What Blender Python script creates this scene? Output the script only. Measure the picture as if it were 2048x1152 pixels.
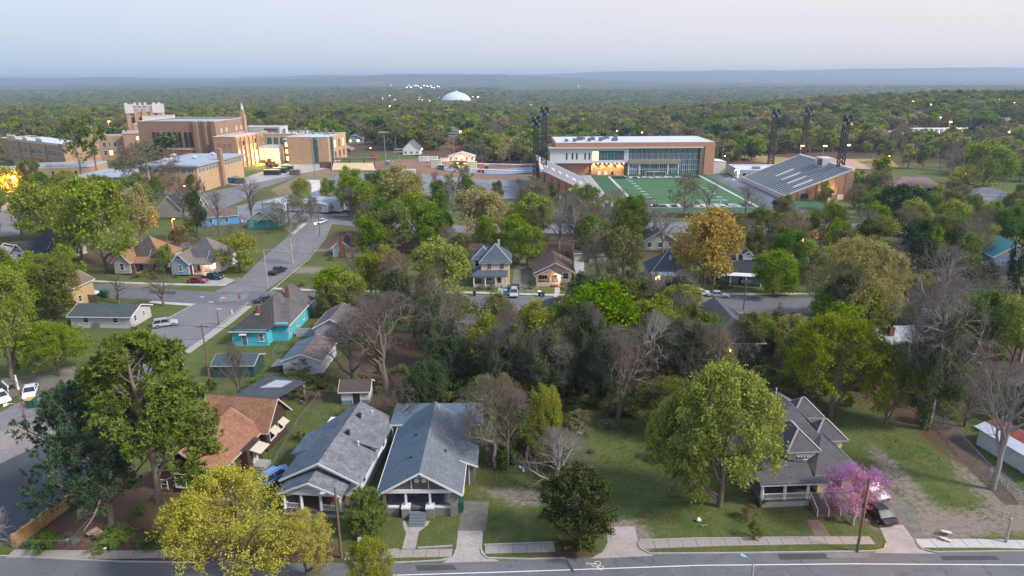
import bpy, bmesh, math, random
import numpy as np
from mathutils import Vector, Matrix
R = math.radians
SC = bpy.context.scene
COL = SC.collection
for o in list(bpy.data.objects): bpy.data.objects.remove(o)

# ---------------------------------------------------------------- camera
HC = 48.0
PITCH, ROLL = math.atan(424/1365.3), math.atan(12/2048)
cam_d = bpy.data.cameras.new('camera'); cam = bpy.data.objects.new('camera', cam_d); COL.objects.link(cam)
cam_d.lens, cam_d.sensor_width, cam_d.clip_start, cam_d.clip_end = 24.0, 36.0, 0.5, 60000
sp, cp = math.sin(PITCH), math.cos(PITCH); cr, sr = math.cos(ROLL), math.sin(ROLL)
r0, u0, f0 = Vector((1,0,0)), Vector((0,sp,cp)), Vector((0,cp,-sp))
rv, uv_ = cr*r0 - sr*u0, sr*r0 + cr*u0
cam.matrix_world = Matrix(((rv.x,uv_.x,-f0.x,0),(rv.y,uv_.y,-f0.y,0),(rv.z,uv_.z,-f0.z,HC),(0,0,0,1)))
SC.camera = cam

# ---------------------------------------------------------------- sky, sun, exposure
SUN_EL, SUN_AZ = R(40), R(112)          # the afterglow comes from the right, behind the camera (azimuth from +Y, clockwise)
w = bpy.data.worlds.new('World'); SC.world = w; w.use_nodes = True
nt = w.node_tree; nt.nodes.clear()
def N(nt, t, **k):
    n = nt.nodes.new(t)
    for a, b in k.items():
        if a.startswith('i_'):
            key = a[2:]; key = int(key) if key.isdigit() else key.replace('_', ' ')
            n.inputs[key].default_value = b
        else: setattr(n, a, b)
    return n
L = lambda nt, a, b: nt.links.new(a, b)
sky = N(nt, 'ShaderNodeTexSky', sky_type='NISHITA', sun_disc=False, sun_elevation=SUN_EL, sun_rotation=SUN_AZ, air_density=1.2, dust_density=2.0, ozone_density=1.5)
geo = N(nt, 'ShaderNodeTexCoord'); sep = N(nt, 'ShaderNodeSeparateXYZ'); L(nt, geo.outputs['Generated'], sep.inputs[0])
rmp = N(nt, 'ShaderNodeValToRGB'); L(nt, sep.outputs['Z'], rmp.inputs[0])          # thin dusk haze layer: horizon to zenith
cr_ = rmp.color_ramp; cr_.elements[0].position = 0.0; cr_.elements[0].color = (3.2,4.1,5.2,1)
cr_.elements[1].position = 1.0; cr_.elements[1].color = (3.2,4.6,7.4,1)
for p, c in ((0.03,(3.6,4.4,5.5,1)),(0.11,(4.4,5.0,6.0,1)),(0.3,(4.9,5.7,7.2,1)),(0.6,(4.0,5.2,7.4,1))):
    e = cr_.elements.new(p); e.color = c
dot = N(nt, 'ShaderNodeVectorMath', operation='DOT_PRODUCT'); L(nt, geo.outputs['Generated'], dot.inputs[0]); dot.inputs[1].default_value = (0.97, 0.15, 0.1)
mr = N(nt, 'ShaderNodeMapRange', i_From_Min=-0.5, i_From_Max=0.9, i_To_Min=0, i_To_Max=1); L(nt, dot.outputs['Value'], mr.inputs[0])
warm = N(nt, 'ShaderNodeMix', data_type='RGBA', blend_type='MULTIPLY'); L(nt, mr.outputs[0], warm.inputs['Factor'])
L(nt, rmp.outputs[0], warm.inputs['A']); warm.inputs['B'].default_value = (1.52, 1.17, .98, 1)
mx = N(nt, 'ShaderNodeMix', data_type='RGBA', blend_type='MIX'); mx.inputs['Factor'].default_value = 0.88
L(nt, sky.outputs[0], mx.inputs['A']); L(nt, warm.outputs['Result'], mx.inputs['B'])
bg = N(nt, 'ShaderNodeBackground'); bg.inputs[1].default_value = 0.0475; L(nt, mx.outputs['Result'], bg.inputs[0])
out = N(nt, 'ShaderNodeOutputWorld'); L(nt, bg.outputs[0], out.inputs[0])

sd = bpy.data.lights.new('sun', 'SUN'); sd.energy = 1.5; sd.angle = R(11); sd.color = (1.0, 0.93, 0.85)
sun = bpy.data.objects.new('sun', sd); COL.objects.link(sun)
sdir = Vector((math.sin(SUN_AZ)*math.cos(SUN_EL), math.cos(SUN_AZ)*math.cos(SUN_EL), math.sin(SUN_EL)))
sun.rotation_euler = sdir.to_track_quat('Z', 'Y').to_euler(); sun.location = (0, 0, 200)
vs = SC.view_settings; vs.view_transform = 'Standard'; vs.look = 'None'; vs.gamma = 1.0; vs.use_curve_mapping = False; vs.exposure = 1.75
SC.cycles.max_bounces = 5; SC.cycles.diffuse_bounces = 2; SC.cycles.glossy_bounces = 2; SC.cycles.transmission_bounces = 2
SC.cycles.transparent_max_bounces = 4; SC.cycles.volume_bounces = 0; SC.cycles.caustics_reflective = False; SC.cycles.caustics_refractive = False
SC.cycles.use_denoising = True
try: SC.cycles.volume_max_steps = 16
except Exception: pass

# ---------------------------------------------------------------- terrain height and pixel-to-ground
def smooth(t):
    t = np.clip(t, 0, 1); return t*t*(3-2*t)
def Hgt(x, y):
    h = -10*smooth((y-190)/105)*smooth((x+75)/75)
    h = h - 26*smooth((y-560)/1300)
    h = h + 26*np.exp(-((x-620)/330)**2-((y-950)/330)**2)
    return h
HZ = lambda x, y: float(Hgt(x, y))
def ray(px, py):
    u, v = (px-1024)/1365.3, (py-576)/1365.3
    a, b = u*cr - v*sr, u*sr + v*cr
    return (a, cp - b*sp, -(sp + b*cp))
def at(px, py, dz=0.0):                     # the place on the ground (raised by dz) seen at a photo position
    d = ray(px, py); t = 10.0; step = 2.0
    while t < 20000:
        t2 = t + step
        if HC + d[2]*t2 < HZ(d[0]*t2, d[1]*t2) + dz:
            for _ in range(24):
                m = (t+t2)/2
                if HC + d[2]*m < HZ(d[0]*m, d[1]*m) + dz: t2 = m
                else: t = m
            break
        t = t2; step *= 1.01
    return (d[0]*t, d[1]*t, HC + d[2]*t)
def proj(x, y, z):
    dy, dz = y, z - HC
    dep = dy*cp - dz*sp; up = dy*sp + dz*cp
    a, b = x/dep, -up/dep
    return 1024 + 1365.3*(a*cr + b*sr), 576 + 1365.3*(-a*sr + b*cr), dep

# ---------------------------------------------------------------- objects, parts, labels
def tag(o, label=None, cat=None, group=None, kind=None):
    if label: o['label'] = label
    if cat: o['category'] = cat
    if group: o['group'] = group
    if kind: o['kind'] = kind
    return o
def thing(name, label, cat, loc=(0,0,0), rot=0.0, group=None):
    o = bpy.data.objects.new(name, None); COL.objects.link(o); o.empty_display_size = .3
    o.location = loc; o.rotation_euler = (0,0,rot)
    return tag(o, label, cat, group)
def link(name, me, parent=None, loc=None, rot=None, scale=None):
    o = bpy.data.objects.new(name, me); COL.objects.link(o); o.parent = parent
    if loc is not None: o.location = loc
    if rot is not None: o.rotation_euler = (0,0,rot) if not hasattr(rot,'__len__') else rot
    if scale is not None: o.scale = scale
    return o
def copy_tree(o, parent=None):
    c = o.copy(); COL.objects.link(c); c.parent = parent
    for ch in list(o.children): copy_tree(ch, c)
    return c

class MB:
    """collects shapes, builds ONE mesh object"""
    def __init__(s): s.v, s.f = [], []
    def poly(s, pts):
        n = len(s.v); s.v += [tuple(p) for p in pts]; s.f.append(tuple(range(n, n+len(pts)))); return s
    def box(s, x0, x1, y0, y1, z0, z1):
        n = len(s.v)
        s.v += [(x0,y0,z0),(x1,y0,z0),(x1,y1,z0),(x0,y1,z0),(x0,y0,z1),(x1,y0,z1),(x1,y1,z1),(x0,y1,z1)]
        s.f += [tuple(n+i for i in q) for q in ((0,3,2,1),(4,5,6,7),(0,1,5,4),(1,2,6,5),(2,3,7,6),(3,0,4,7))]
        return s
    def slab(s, pts, t=.14):                # planar polygon given a thickness downwards along its normal
        p = [Vector(q) for q in pts]; nrm = (p[1]-p[0]).cross(p[2]-p[0]).normalized()
        if nrm.z < 0: p.reverse(); nrm = -nrm
        n = len(s.v); k = len(p)
        s.v += [tuple(q) for q in p] + [tuple(q - nrm*t) for q in p]
        s.f.append(tuple(range(n, n+k))); s.f.append(tuple(n+k+i for i in reversed(range(k))))
        s.f += [(n+i, n+k+i, n+k+(i+1)%k, n+(i+1)%k) for i in range(k)]
        return s
    def prism(s, prof, a, b, axis='y'):     # closed 2D profile pushed along an axis from a to b
        n = len(s.v); k = len(prof)
        for t in (a, b):
            for p in prof:
                s.v.append({'y':(p[0],t,p[1]), 'x':(t,p[0],p[1]), 'z':(p[0],p[1],t)}[axis])
        s.f.append(tuple(range(n, n+k))); s.f.append(tuple(n+k+i for i in reversed(range(k))))
        s.f += [(n+i, n+k+i, n+k+(i+1)%k, n+(i+1)%k) for i in range(k)]
        return s
    def bar(s, p, q, w, h=None):            # straight beam of section w x h
        h = h or w; p, q = Vector(p), Vector(q); d = (q-p).normalized()
        a = Vector((0,0,1)) if abs(d.z) < .95 else Vector((1,0,0))
        x = d.cross(a).normalized(); y = x.cross(d)
        n = len(s.v)
        for c in (p, q):
            for i, j in ((-1,-1),(1,-1),(1,1),(-1,1)): s.v.append(tuple(c + x*i*w/2 + y*j*h/2))
        s.f += [tuple(n+i for i in f) for f in ((0,3,2,1),(4,5,6,7),(0,1,5,4),(1,2,6,5),(2,3,7,6),(3,0,4,7))]
        return s
    def tube(s, pts, rad, sides=8, cap=True):
        n = len(s.v); P = [Vector(p) for p in pts]; m = len(P)
        if not hasattr(rad, '__len__'): rad = [rad]*m
        for i, p in enumerate(P):
            d = (P[min(i+1,m-1)] - P[max(i-1,0)]).normalized()
            a = Vector((0,0,1)) if abs(d.z) < .9 else Vector((1,0,0))
            x = d.cross(a).normalized(); y = x.cross(d)
            for k in range(sides):
                t = 2*math.pi*k/sides; s.v.append(tuple(p + (x*math.cos(t) + y*math.sin(t))*rad[i]))
        for i in range(m-1):
            for k in range(sides):
                a, b = n+i*sides+k, n+i*sides+(k+1)%sides
                s.f.append((a, b, b+sides, a+sides))
        if cap: s.f.append(tuple(n+k for k in reversed(range(sides)))); s.f.append(tuple(n+(m-1)*sides+k for k in range(sides)))
        return s
    def cyl(s, x, y, z0, z1, r, r2=None, sides=10): return s.tube([(x,y,z0),(x,y,z1)], [r, r if r2 is None else r2], sides)
    def lathe(s, prof, x=0, y=0, sides=16):
        n = len(s.v); m = len(prof)
        for r, z in prof:
            for k in range(sides):
                t = 2*math.pi*k/sides; s.v.append((x+r*math.cos(t), y+r*math.sin(t), z))
        for i in range(m-1):
            for k in range(sides):
                a, b = n+i*sides+k, n+i*sides+(k+1)%sides; s.f.append((a, b, b+sides, a+sides))
        s.f.append(tuple(n+k for k in reversed(range(sides)))); s.f.append(tuple(n+(m-1)*sides+k for k in range(sides)))
        return s
    def mesh(s, name, mat, smooth_=False):
        me = bpy.data.meshes.new(name); me.from_pydata(s.v, [], s.f); me.validate()
        if mat: me.materials.append(mat)
        if smooth_:
            for p in me.polygons: p.use_smooth = True
        me.update(); return me
    def make(s, name, mat, parent=None, smooth_=False, **k):
        return link(name, s.mesh(name, mat, smooth_), parent, **k)

# ---------------------------------------------------------------- materials
def new_mat(name):
    m = bpy.data.materials.new(name); m.use_nodes = True; m.node_tree.nodes.clear(); return m, m.node_tree
def rgb(c): return (c[0], c[1], c[2], 1)
def ramp2(nt, src, c0, c1, p0=.35, p1=.65):
    r = N(nt, 'ShaderNodeValToRGB'); L(nt, src, r.inputs[0]); e = r.color_ramp.elements
    e[0].position, e[1].position = p0, p1; e[0].color, e[1].color = rgb(c0), rgb(c1); return r.outputs[0]
def noise(nt, vec, scale, detail=3, rough=.6):
    n = N(nt, 'ShaderNodeTexNoise', i_Scale=scale, i_Detail=detail, i_Roughness=rough)
    if vec: L(nt, vec, n.inputs['Vector'])
    return n.outputs['Fac']
def mix(nt, fac, a, b, mode='MIX'):
    m = N(nt, 'ShaderNodeMix', data_type='RGBA', blend_type=mode)
    for s_, v in ((m.inputs['Factor'], fac), (m.inputs['A'], a), (m.inputs['B'], b)):
        if isinstance(v, (int, float)): s_.default_value = v
        elif isinstance(v, tuple): s_.default_value = rgb(v)
        else: L(nt, v, s_)
    return m.outputs['Result']
def fin(m, nt, col, rough=.85, metal=0, bump=None, bs=.3, bd=.05, spec=.3):
    b = N(nt, 'ShaderNodeBsdfPrincipled'); b.inputs['Roughness'].default_value = rough; b.inputs['Metallic'].default_value = metal
    b.inputs['Specular IOR Level'].default_value = spec
    if isinstance(col, tuple): b.inputs['Base Color'].default_value = rgb(col)
    else: L(nt, col, b.inputs['Base Color'])
    if bump is not None:
        u = N(nt, 'ShaderNodeBump', i_Strength=bs, i_Distance=bd); L(nt, bump, u.inputs['Height']); L(nt, u.outputs[0], b.inputs['Normal'])
    o = N(nt, 'ShaderNodeOutputMaterial'); L(nt, b.outputs[0], o.inputs[0]); return m
def sc_(c, k): return tuple(min(1, x*k) for x in c[:3])
_mats = {}
def plain(name, c, rough=.75, var=.18, scale=.8, metal=0, spec=.3, dirt=0.0):
    """paint or concrete: two octaves of uneven wear"""
    if name in _mats: return _mats[name]
    m, nt = new_mat(name); tc = N(nt, 'ShaderNodeTexCoord').outputs['Object']
    a = noise(nt, tc, scale); b = noise(nt, tc, scale*9, 2)
    col = ramp2(nt, a, sc_(c,1-var), sc_(c,1+var*.6), .3, .7)
    col = mix(nt, .5, col, ramp2(nt, b, sc_(c,1-var*.8), sc_(c,1+var*.5), .3, .7))
    if dirt:
        col = mix(nt, ramp2(nt, noise(nt, tc, scale*2.3, 4, .7), (0,0,0), (dirt,)*3, .5, .72), col, sc_((.16,.13,.10), .8))
    _mats[name] = fin(m, nt, col, rough, metal, spec=spec); return m
def shingle(name, c, row=.16, var=.35, stain=.25):
    """asphalt shingles: tabs in rows down the slope, blotchy with age"""
    if name in _mats: return _mats[name]
    m, nt = new_mat(name); t = N(nt, 'ShaderNodeTexCoord'); tc = t.outputs['Object']
    s1 = N(nt, 'ShaderNodeSeparateXYZ'); L(nt, tc, s1.inputs[0]); s2 = N(nt, 'ShaderNodeSeparateXYZ'); L(nt, t.outputs['Normal'], s2.inputs[0])
    ab = lambda o: (lambda n: (L(nt, o, n.inputs[0]), n.outputs[0])[1])(N(nt, 'ShaderNodeMath', operation='ABSOLUTE'))
    mul = lambda a, b: (lambda n: (L(nt, a, n.inputs[0]), L(nt, b, n.inputs[1]), n.outputs[0])[2])(N(nt, 'ShaderNodeMath', operation='MULTIPLY'))
    add = N(nt, 'ShaderNodeMath', operation='ADD'); L(nt, mul(s1.outputs[0], ab(s2.outputs[1])), add.inputs[0]); L(nt, mul(s1.outputs[1], ab(s2.outputs[0])), add.inputs[1])
    k = N(nt, 'ShaderNodeMath', operation='MULTIPLY'); L(nt, add.outputs[0], k.inputs[0]); k.inputs[1].default_value = 1.9
    z = N(nt, 'ShaderNodeMath', operation='MULTIPLY'); L(nt, s1.outputs[2], z.inputs[0]); z.inputs[1].default_value = 1.7
    cv = N(nt, 'ShaderNodeCombineXYZ'); L(nt, k.outputs[0], cv.inputs[0]); L(nt, z.outputs[0], cv.inputs[1])
    br = N(nt, 'ShaderNodeTexBrick', i_Scale=1.0, i_Mortar_Size=.012, i_Brick_Width=.45, i_Row_Height=row, i_Bias=0.0)
    br.inputs['Color1'].default_value = rgb(sc_(c,1-var)); br.inputs['Color2'].default_value = rgb(sc_(c,1+var)); br.inputs['Mortar'].default_value = rgb(sc_(c,.45))
    L(nt, cv.outputs[0], br.inputs['Vector'])
    col = mix(nt, .6, br.outputs[0], ramp2(nt, noise(nt, tc, 14, 2), sc_(c,1-var), sc_(c,1+var), .3, .7))
    col = mix(nt, ramp2(nt, noise(nt, tc, .45, 4, .7), (0,0,0), (stain*2,)*3, .42, .75), col, sc_(c,.5))
    _mats[name] = fin(m, nt, col, .9, bump=br.outputs['Fac'], bs=.4, bd=-.02, spec=.25); return m
def wallmat(name, c, kind='siding', pitch=.16, var=.12, dirt=.3, c2=None):
    """siding, brick or board walls; the texture runs along the wall and up it"""
    if name in _mats: return _mats[name]
    m, nt = new_mat(name); t = N(nt, 'ShaderNodeTexCoord'); tc = t.outputs['Object']
    s1 = N(nt, 'ShaderNodeSeparateXYZ'); L(nt, tc, s1.inputs[0])
    wear = noise(nt, tc, .9, 4, .7)
    if kind == 'brick':
        a = N(nt, 'ShaderNodeMath', operation='ADD'); L(nt, s1.outputs[0], a.inputs[0]); L(nt, s1.outputs[1], a.inputs[1])
        cv = N(nt, 'ShaderNodeCombineXYZ'); L(nt, a.outputs[0], cv.inputs[0]); L(nt, s1.outputs[2], cv.inputs[1])
        br = N(nt, 'ShaderNodeTexBrick', i_Scale=1.0, i_Mortar_Size=.011, i_Brick_Width=pitch*2.6, i_Row_Height=pitch*.9)
        c2 = c2 or sc_(c,.72)
        br.inputs['Color1'].default_value = rgb(c); br.inputs['Color2'].default_value = rgb(c2); br.inputs['Mortar'].default_value = rgb(sc_(c,1.25))
        L(nt, cv.outputs[0], br.inputs['Vector']); col, bump = br.outputs[0], br.outputs['Fac']; bd = -.01
        col = mix(nt, ramp2(nt, noise(nt, tc, .35, 3), (0,0,0), (.45,)*3, .4, .7), col, sc_(c2,.85))
    else:
        src = s1.outputs[2]
        if kind == 'boards':
            a = N(nt, 'ShaderNodeMath', operation='ADD'); L(nt, s1.outputs[0], a.inputs[0]); L(nt, s1.outputs[1], a.inputs[1]); src = a.outputs[0]
        dv = N(nt, 'ShaderNodeMath', operation='DIVIDE'); L(nt, src, dv.inputs[0]); dv.inputs[1].default_value = pitch
        fr = N(nt, 'ShaderNodeMath', operation='FRACT'); L(nt, dv.outputs[0], fr.inputs[0])
        seam = ramp2(nt, fr.outputs[0], sc_(c,.55), c, .02, .14)
        col = mix(nt, .6, seam, ramp2(nt, noise(nt, tc, 6, 3), sc_(c,1-var), sc_(c,1+var*.5), .3, .7)); bump = fr.outputs[0]; bd = -.02
    if dirt: col = mix(nt, ramp2(nt, wear, (0,0,0), (dirt,)*3, .5, .8), col, sc_(c,.45))
    _mats[name] = fin(m, nt, col, .8, bump=bump, bs=.5, bd=bd); return m
def glow(name, c, s):
    if name in _mats: return _mats[name]
    m, nt = new_mat(name); e = N(nt, 'ShaderNodeEmission'); e.inputs[0].default_value = rgb(c); e.inputs[1].default_value = s
    o = N(nt, 'ShaderNodeOutputMaterial'); L(nt, e.outputs[0], o.inputs[0]); _mats[name] = m; return m
def glassy(name, c, rough=.12):
    if name in _mats: return _mats[name]
    m, nt = new_mat(name); tc = N(nt, 'ShaderNodeTexCoord').outputs['Object']
    _mats[name] = fin(m, nt, ramp2(nt, noise(nt, tc, .6, 2), sc_(c,.6), sc_(c,1.4), .3, .7), max(rough,.16), spec=.38); return m
WHITE = plain('white_paint', (.62,.63,.66), .6, .12)
GLASS = glassy('window_glass', (.02,.026,.034)); CURT = glassy('curtained_glass', (.16,.16,.16), .25)
LIT = glow('lit_window', (1.0,.62,.22), 3.0)
METAL = plain('grey_metal', (.25,.27,.29), .45, .15, metal=.6); DARK = plain('dark_metal', (.03,.03,.034), .5, .2)
CONC = plain('concrete', (.33,.32,.31), .9, .25, .5, dirt=.35); POLE = plain('pole_wood', (.17,.11,.075), .9, .3, 2)
# ================================================================ ground
def lines(fine0, fine1, st, far0, far1, g=1.16):
    a = list(np.arange(fine0, fine1+.01, st)); s = st
    hi = a[-1]
    while hi < far1: s *= g; hi += s; a.append(min(hi, far1))
    s = st; lo = a[0]; b = []
    while lo > far0: s *= g; lo -= s; b.append(max(lo, far0))
    return np.array(b[::-1] + a)
gx = lines(-150, 120, 1.25, -16000, 16000, 1.14); gy = lines(44, 205, 1.25, -300, 16000, 1.065)
GX, GY = np.meshgrid(gx, gy)
GZ = Hgt(GX, GY)
# the far country rises to long ridges at the horizon
def ridge(x, y, cx, cy, rx, ry, h): return h*np.exp(-((x-cx)/rx)**2-((y-cy)/ry)**2)
def Far(x, y):
    f = ridge(x,y,-900,7200,1900,900,82) + ridge(x,y,-5200,9000,2400,1100,62) + ridge(x,y,-3000,10500,1800,900,58) + ridge(x,y,1500,10500,3500,1200,92) + ridge(x,y,6000,9500,3800,1500,128) + ridge(x,y,-7500,8500,1500,900,66)
    f = f + ridge(x,y,200,13500,14000,1600,78) + 7*np.sin(x/610+y/900)*smooth((y-2500)/2500) + 5*np.sin(x/233+1.3+y/410)*smooth((y-4000)/2500)
    return f
GZ = GZ + Far(GX, GY)
def blob(field, pts):
    for x, y, rx, ry, s in pts:
        field += s*np.exp(-((GX-x)/rx)**2-((GY-y)/ry)**2)
dirt = np.zeros_like(GX); litter = np.zeros_like(GX)
A2 = lambda px, py: at(px, py)[:2]
def pb(px, py, rx, ry, s): x, y = A2(px, py); return (x, y, rx, ry, s)
blob(dirt, [pb(1850,1056,6,2.0,.7), pb(1780,930,1.5,8,.35), pb(1900,930,6,6,.12), pb(1260,1075,2.2,3,1), pb(1020,985,3.5,1.2,.5), pb(960,960,2,4,.2),
            pb(610,540,8,4,.6), pb(660,500,8,2.5,.5), pb(480,560,6,3,.5), pb(280,570,14,1.6,.75), pb(700,860,3,3,.9), pb(730,930,1.4,8,.9), pb(70,765,9,2.6,.9),
            pb(180,740,6,2,.7), pb(1230,930,3,5,.12), pb(1320,970,3,5,.18), pb(1960,1040,7,3,.4), pb(1800,970,2,6,.4), pb(100,1080,8,1.5,.4), pb(590,790,4,2,.35), pb(1060,560,2.5,10,.9), pb(1060,1000,3,1.5,.6), pb(2000,990,3,8,.5),pb(540,500,8,2,.4), pb(1440,590,9,3,.6)])
blob(litter, [pb(300,1010,8,7,1.1), pb(250,1040,8,7,1.1), pb(350,1080,6,4,1.0), pb(560,1110,9,2.5,.8), pb(1120,1100,4,1.6,.9), pb(800,800,9,4,.7), pb(1000,720,26,10,.95), pb(1300,740,24,12,.95), pb(850,700,10,12,.9), pb(1600,700,22,14,.7),
              pb(1880,880,2,14,.8), pb(1850,800,14,8,.5), pb(1500,620,20,8,.6), pb(1050,900,6,3,.7), pb(640,780,2,6,.6), pb(560,770,10,2,.5), pb(220,520,9,8,.7), pb(1200,1050,4,2,.6), pb(1950,700,16,14,.7),
              (30,200,70,28,.7), (-40,210,30,30,.5), (-150,190,40,40,.5), (120,185,40,40,.6), (90,240,60,40,.6)])
litter += smooth((GY-430)/60)*.9
me = bpy.data.meshes.new('ground'); ny, nx = GX.shape
V = np.stack([GX, GY, GZ], -1).reshape(-1,3).astype(np.float32)
def grid_faces(nx, ny):
    i, j = np.meshgrid(np.arange(nx-1), np.arange(ny-1)); a = (j*nx+i).ravel(); return np.stack([a, a+1, a+nx+1, a+nx], 1)
def np_mesh(name, V, F, mats=(), smooth_=False, attrs=None, mi=None):
    me = bpy.data.meshes.new(name); V = np.asarray(V, np.float32); F = np.asarray(F, np.int32); k = F.shape[1]
    me.vertices.add(len(V)); me.vertices.foreach_set('co', V.ravel()); me.loops.add(F.size); me.loops.foreach_set('vertex_index', F.ravel())
    me.polygons.add(len(F)); me.polygons.foreach_set('loop_start', np.arange(0, F.size, k, dtype=np.int32)); me.polygons.foreach_set('loop_total', np.full(len(F), k, np.int32))
    for a, vals in (attrs or {}).items():
        at_ = me.attributes.new(a, 'FLOAT', 'POINT'); at_.data.foreach_set('value', np.asarray(vals, np.float32).ravel())
    for m in mats: me.materials.append(m)
    if mi is not None: me.polygons.foreach_set('material_index', np.asarray(mi, np.int32))
    me.update(calc_edges=True)
    if smooth_: me.polygons.foreach_set('use_smooth', np.ones(len(F), bool))
    return me
def grass_mat():
    m, nt = new_mat('grass_and_earth'); tc = N(nt, 'ShaderNodeTexCoord').outputs['Object']
    at1 = N(nt, 'ShaderNodeAttribute', attribute_name='dirt').outputs['Fac']; at2 = N(nt, 'ShaderNodeAttribute', attribute_name='litter').outputs['Fac']
    g = ramp2(nt, noise(nt, tc, .09, 4, .65), (.042,.082,.015), (.092,.128,.028), .35, .65)
    g = mix(nt, ramp2(nt, noise(nt, tc, .5, 5, .7), (0,0,0), (.9,)*3, .40, .62), g, (.135,.125,.05))
    g = mix(nt, ramp2(nt, noise(nt, tc, 3.2, 4, .7), (.0,)*3, (.85,)*3, .42, .66), g, (.036,.058,.014))
    g = mix(nt, ramp2(nt, noise(nt, tc, 22, 2, .7), (.0,)*3, (.55,)*3, .4, .8), g, (.12,.135,.045))
    n2 = noise(nt, tc, 1.1, 6, .75)
    def mask(att, amp=1.1):
        a = N(nt, 'ShaderNodeMath', operation='MULTIPLY_ADD'); L(nt, n2, a.inputs[0]); a.inputs[1].default_value = amp; L(nt, att, a.inputs[2])
        return ramp2(nt, a.outputs[0], (0,0,0), (1,1,1), .78, 1.0)
    li = ramp2(nt, noise(nt, tc, 7, 4, .7), (.055,.034,.023), (.15,.092,.062), .35, .7)
    di = ramp2(nt, noise(nt, tc, 2.0, 5, .7), (.13,.105,.08), (.26,.225,.19), .3, .7)
    c = mix(nt, mask(at2, .95), g, li); c = mix(nt, mask(at1), c, di)
    return fin(m, nt, c, .95, bump=noise(nt, tc, 9, 4, .7), bs=.6, bd=.12, spec=.15)
me = np_mesh('ground', V, grid_faces(nx, ny), [grass_mat()], True, {'dirt': dirt, 'litter': litter})
tag(link('ground', me), kind='structure')

# sheets draped on the ground --------------------------------------------------------------
def drape(name, pts, off, mat, parent=None, cell=4.0, flat=None, pix=True):
    """polygon (photo positions or metres) cut into cells and laid on the terrain, a few mm to cm above it"""
    P = [A2(*p) for p in pts] if pix else pts
    bm = bmesh.new(); vs_ = [bm.verts.new((x, y, 0)) for x, y in P]; f = bm.faces.new(vs_)
    if f.normal.z < 0 or sum((P[i][0]*P[(i+1)%len(P)][1]-P[(i+1)%len(P)][0]*P[i][1]) for i in range(len(P))) < 0: bmesh.ops.reverse_faces(bm, faces=bm.faces[:])
    xs = [p[0] for p in P]; ys = [p[1] for p in P]
    if max(ys) > 188 and max(xs) > -80:
        for ax, lo, hi in ((0, min(xs), max(xs)), (1, min(ys), max(ys))):
            k = math.ceil(lo/cell)*cell
            while k < hi:
                co = (k,0,0) if ax == 0 else (0,k,0); no = (1,0,0) if ax == 0 else (0,1,0)
                bmesh.ops.bisect_plane(bm, geom=bm.verts[:]+bm.edges[:]+bm.faces[:], plane_co=co, plane_no=no); k += cell
    bmesh.ops.triangulate(bm, faces=bm.faces[:])
    for v in bm.verts: v.co.z = (HZ(v.co.x, v.co.y) if flat is None else flat) + off
    me = bpy.data.meshes.new(name); bm.to_mesh(me); bm.free(); me.materials.append(mat)
    return link(name, me, parent)
def asphalt(name, c, patch=.3):
    m, nt = new_mat(name); tc = N(nt, 'ShaderNodeTexCoord').outputs['Object']
    col = ramp2(nt, noise(nt, tc, .12, 5, .7), sc_(c,.8), sc_(c,1.2), .3, .7)
    col = mix(nt, .4, col, ramp2(nt, noise(nt, tc, 30, 2), sc_(c,.7), sc_(c,1.35), .3, .7))
    v = N(nt, 'ShaderNodeTexVoronoi', feature='DISTANCE_TO_EDGE', i_Scale=.22); nz = N(nt, 'ShaderNodeTexNoise', i_Scale=.6, i_Detail=4.0)
    L(nt, tc, nz.inputs['Vector']); ad = N(nt, 'ShaderNodeVectorMath', operation='MULTIPLY_ADD'); L(nt, nz.outputs['Color'], ad.inputs[0]); ad.inputs[1].default_value = (2.5,2.5,0); L(nt, tc, ad.inputs[2]); L(nt, ad.outputs[0], v.inputs['Vector'])
    col = mix(nt, ramp2(nt, v.outputs['Distance'], (patch*1.6,)*3, (0,0,0), .0, .02), col, sc_(c,.45))
    col = mix(nt, ramp2(nt, noise(nt, tc, .35, 3, .8), (0,0,0), (patch,)*3, .55, .62), col, sc_(c,1.5))
    return fin(m, nt, col, .85, spec=.3)
ASPH = asphalt('asphalt', (.115,.118,.128)); ASPH2 = asphalt('old_asphalt', (.15,.15,.16)); LOT = asphalt('lot_asphalt', (.16,.172,.195), .2); DARKLOT = asphalt('dark_asphalt', (.045,.055,.068), .15)
def st(o): return tag(o, kind='structure')
# near avenue, side street, middle street, back road, lane
st(drape('avenue', [(-55,1104),(0,1112),(240,1122),(800,1128),(1000,1122),(1300,1110),(1700,1104),(2120,1103),(2300,1400),(-400,1400),(-400,1104)], .02, ASPH))
st(drape('side_street', [(-200,940),(-30,842),(60,793),(185,745),(290,664),(330,640),(392,606),(430,583),(480,560),(522,519),(570,478),(606,440),(640,436),(665,440),(648,478),(612,520),(572,553),(528,584),(500,600),(462,633),(412,672),(374,703),(230,800),(100,880),(0,928),(-200,1060)], .024, ASPH2))
st(drape('cross_street', [(-300,530),(0,556),(160,566),(230,572),(430,584),(540,583),(640,586),(940,592),(1200,597),(1500,596),(1800,596),(2300,600),(2300,632),(1800,630),(1500,627),(1200,626),(940,621),(640,617),(500,610),(385,608),(300,600),(180,594),(0,588),(-300,570)], .028, ASPH))
st(drape('back_road', [(470,430),(620,432),(800,446),(1000,452),(1180,447),(1350,444),(1700,446),(2300,440),(2300,462),(1700,470),(1350,466),(1180,467),(1000,466),(800,462),(640,446),(470,446)], .04, ASPH2))
st(drape('lane', [(-300,420),(0,402),(60,402),(20,420),(40,450),(40,470),(-300,500)], .03, ASPH2))
st(drape('school_road', [(380,392),(440,380),(500,368),(560,352),(600,350),(560,365),(520,378),(500,395),(440,420),(400,420)], .03, ASPH2))
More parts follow.
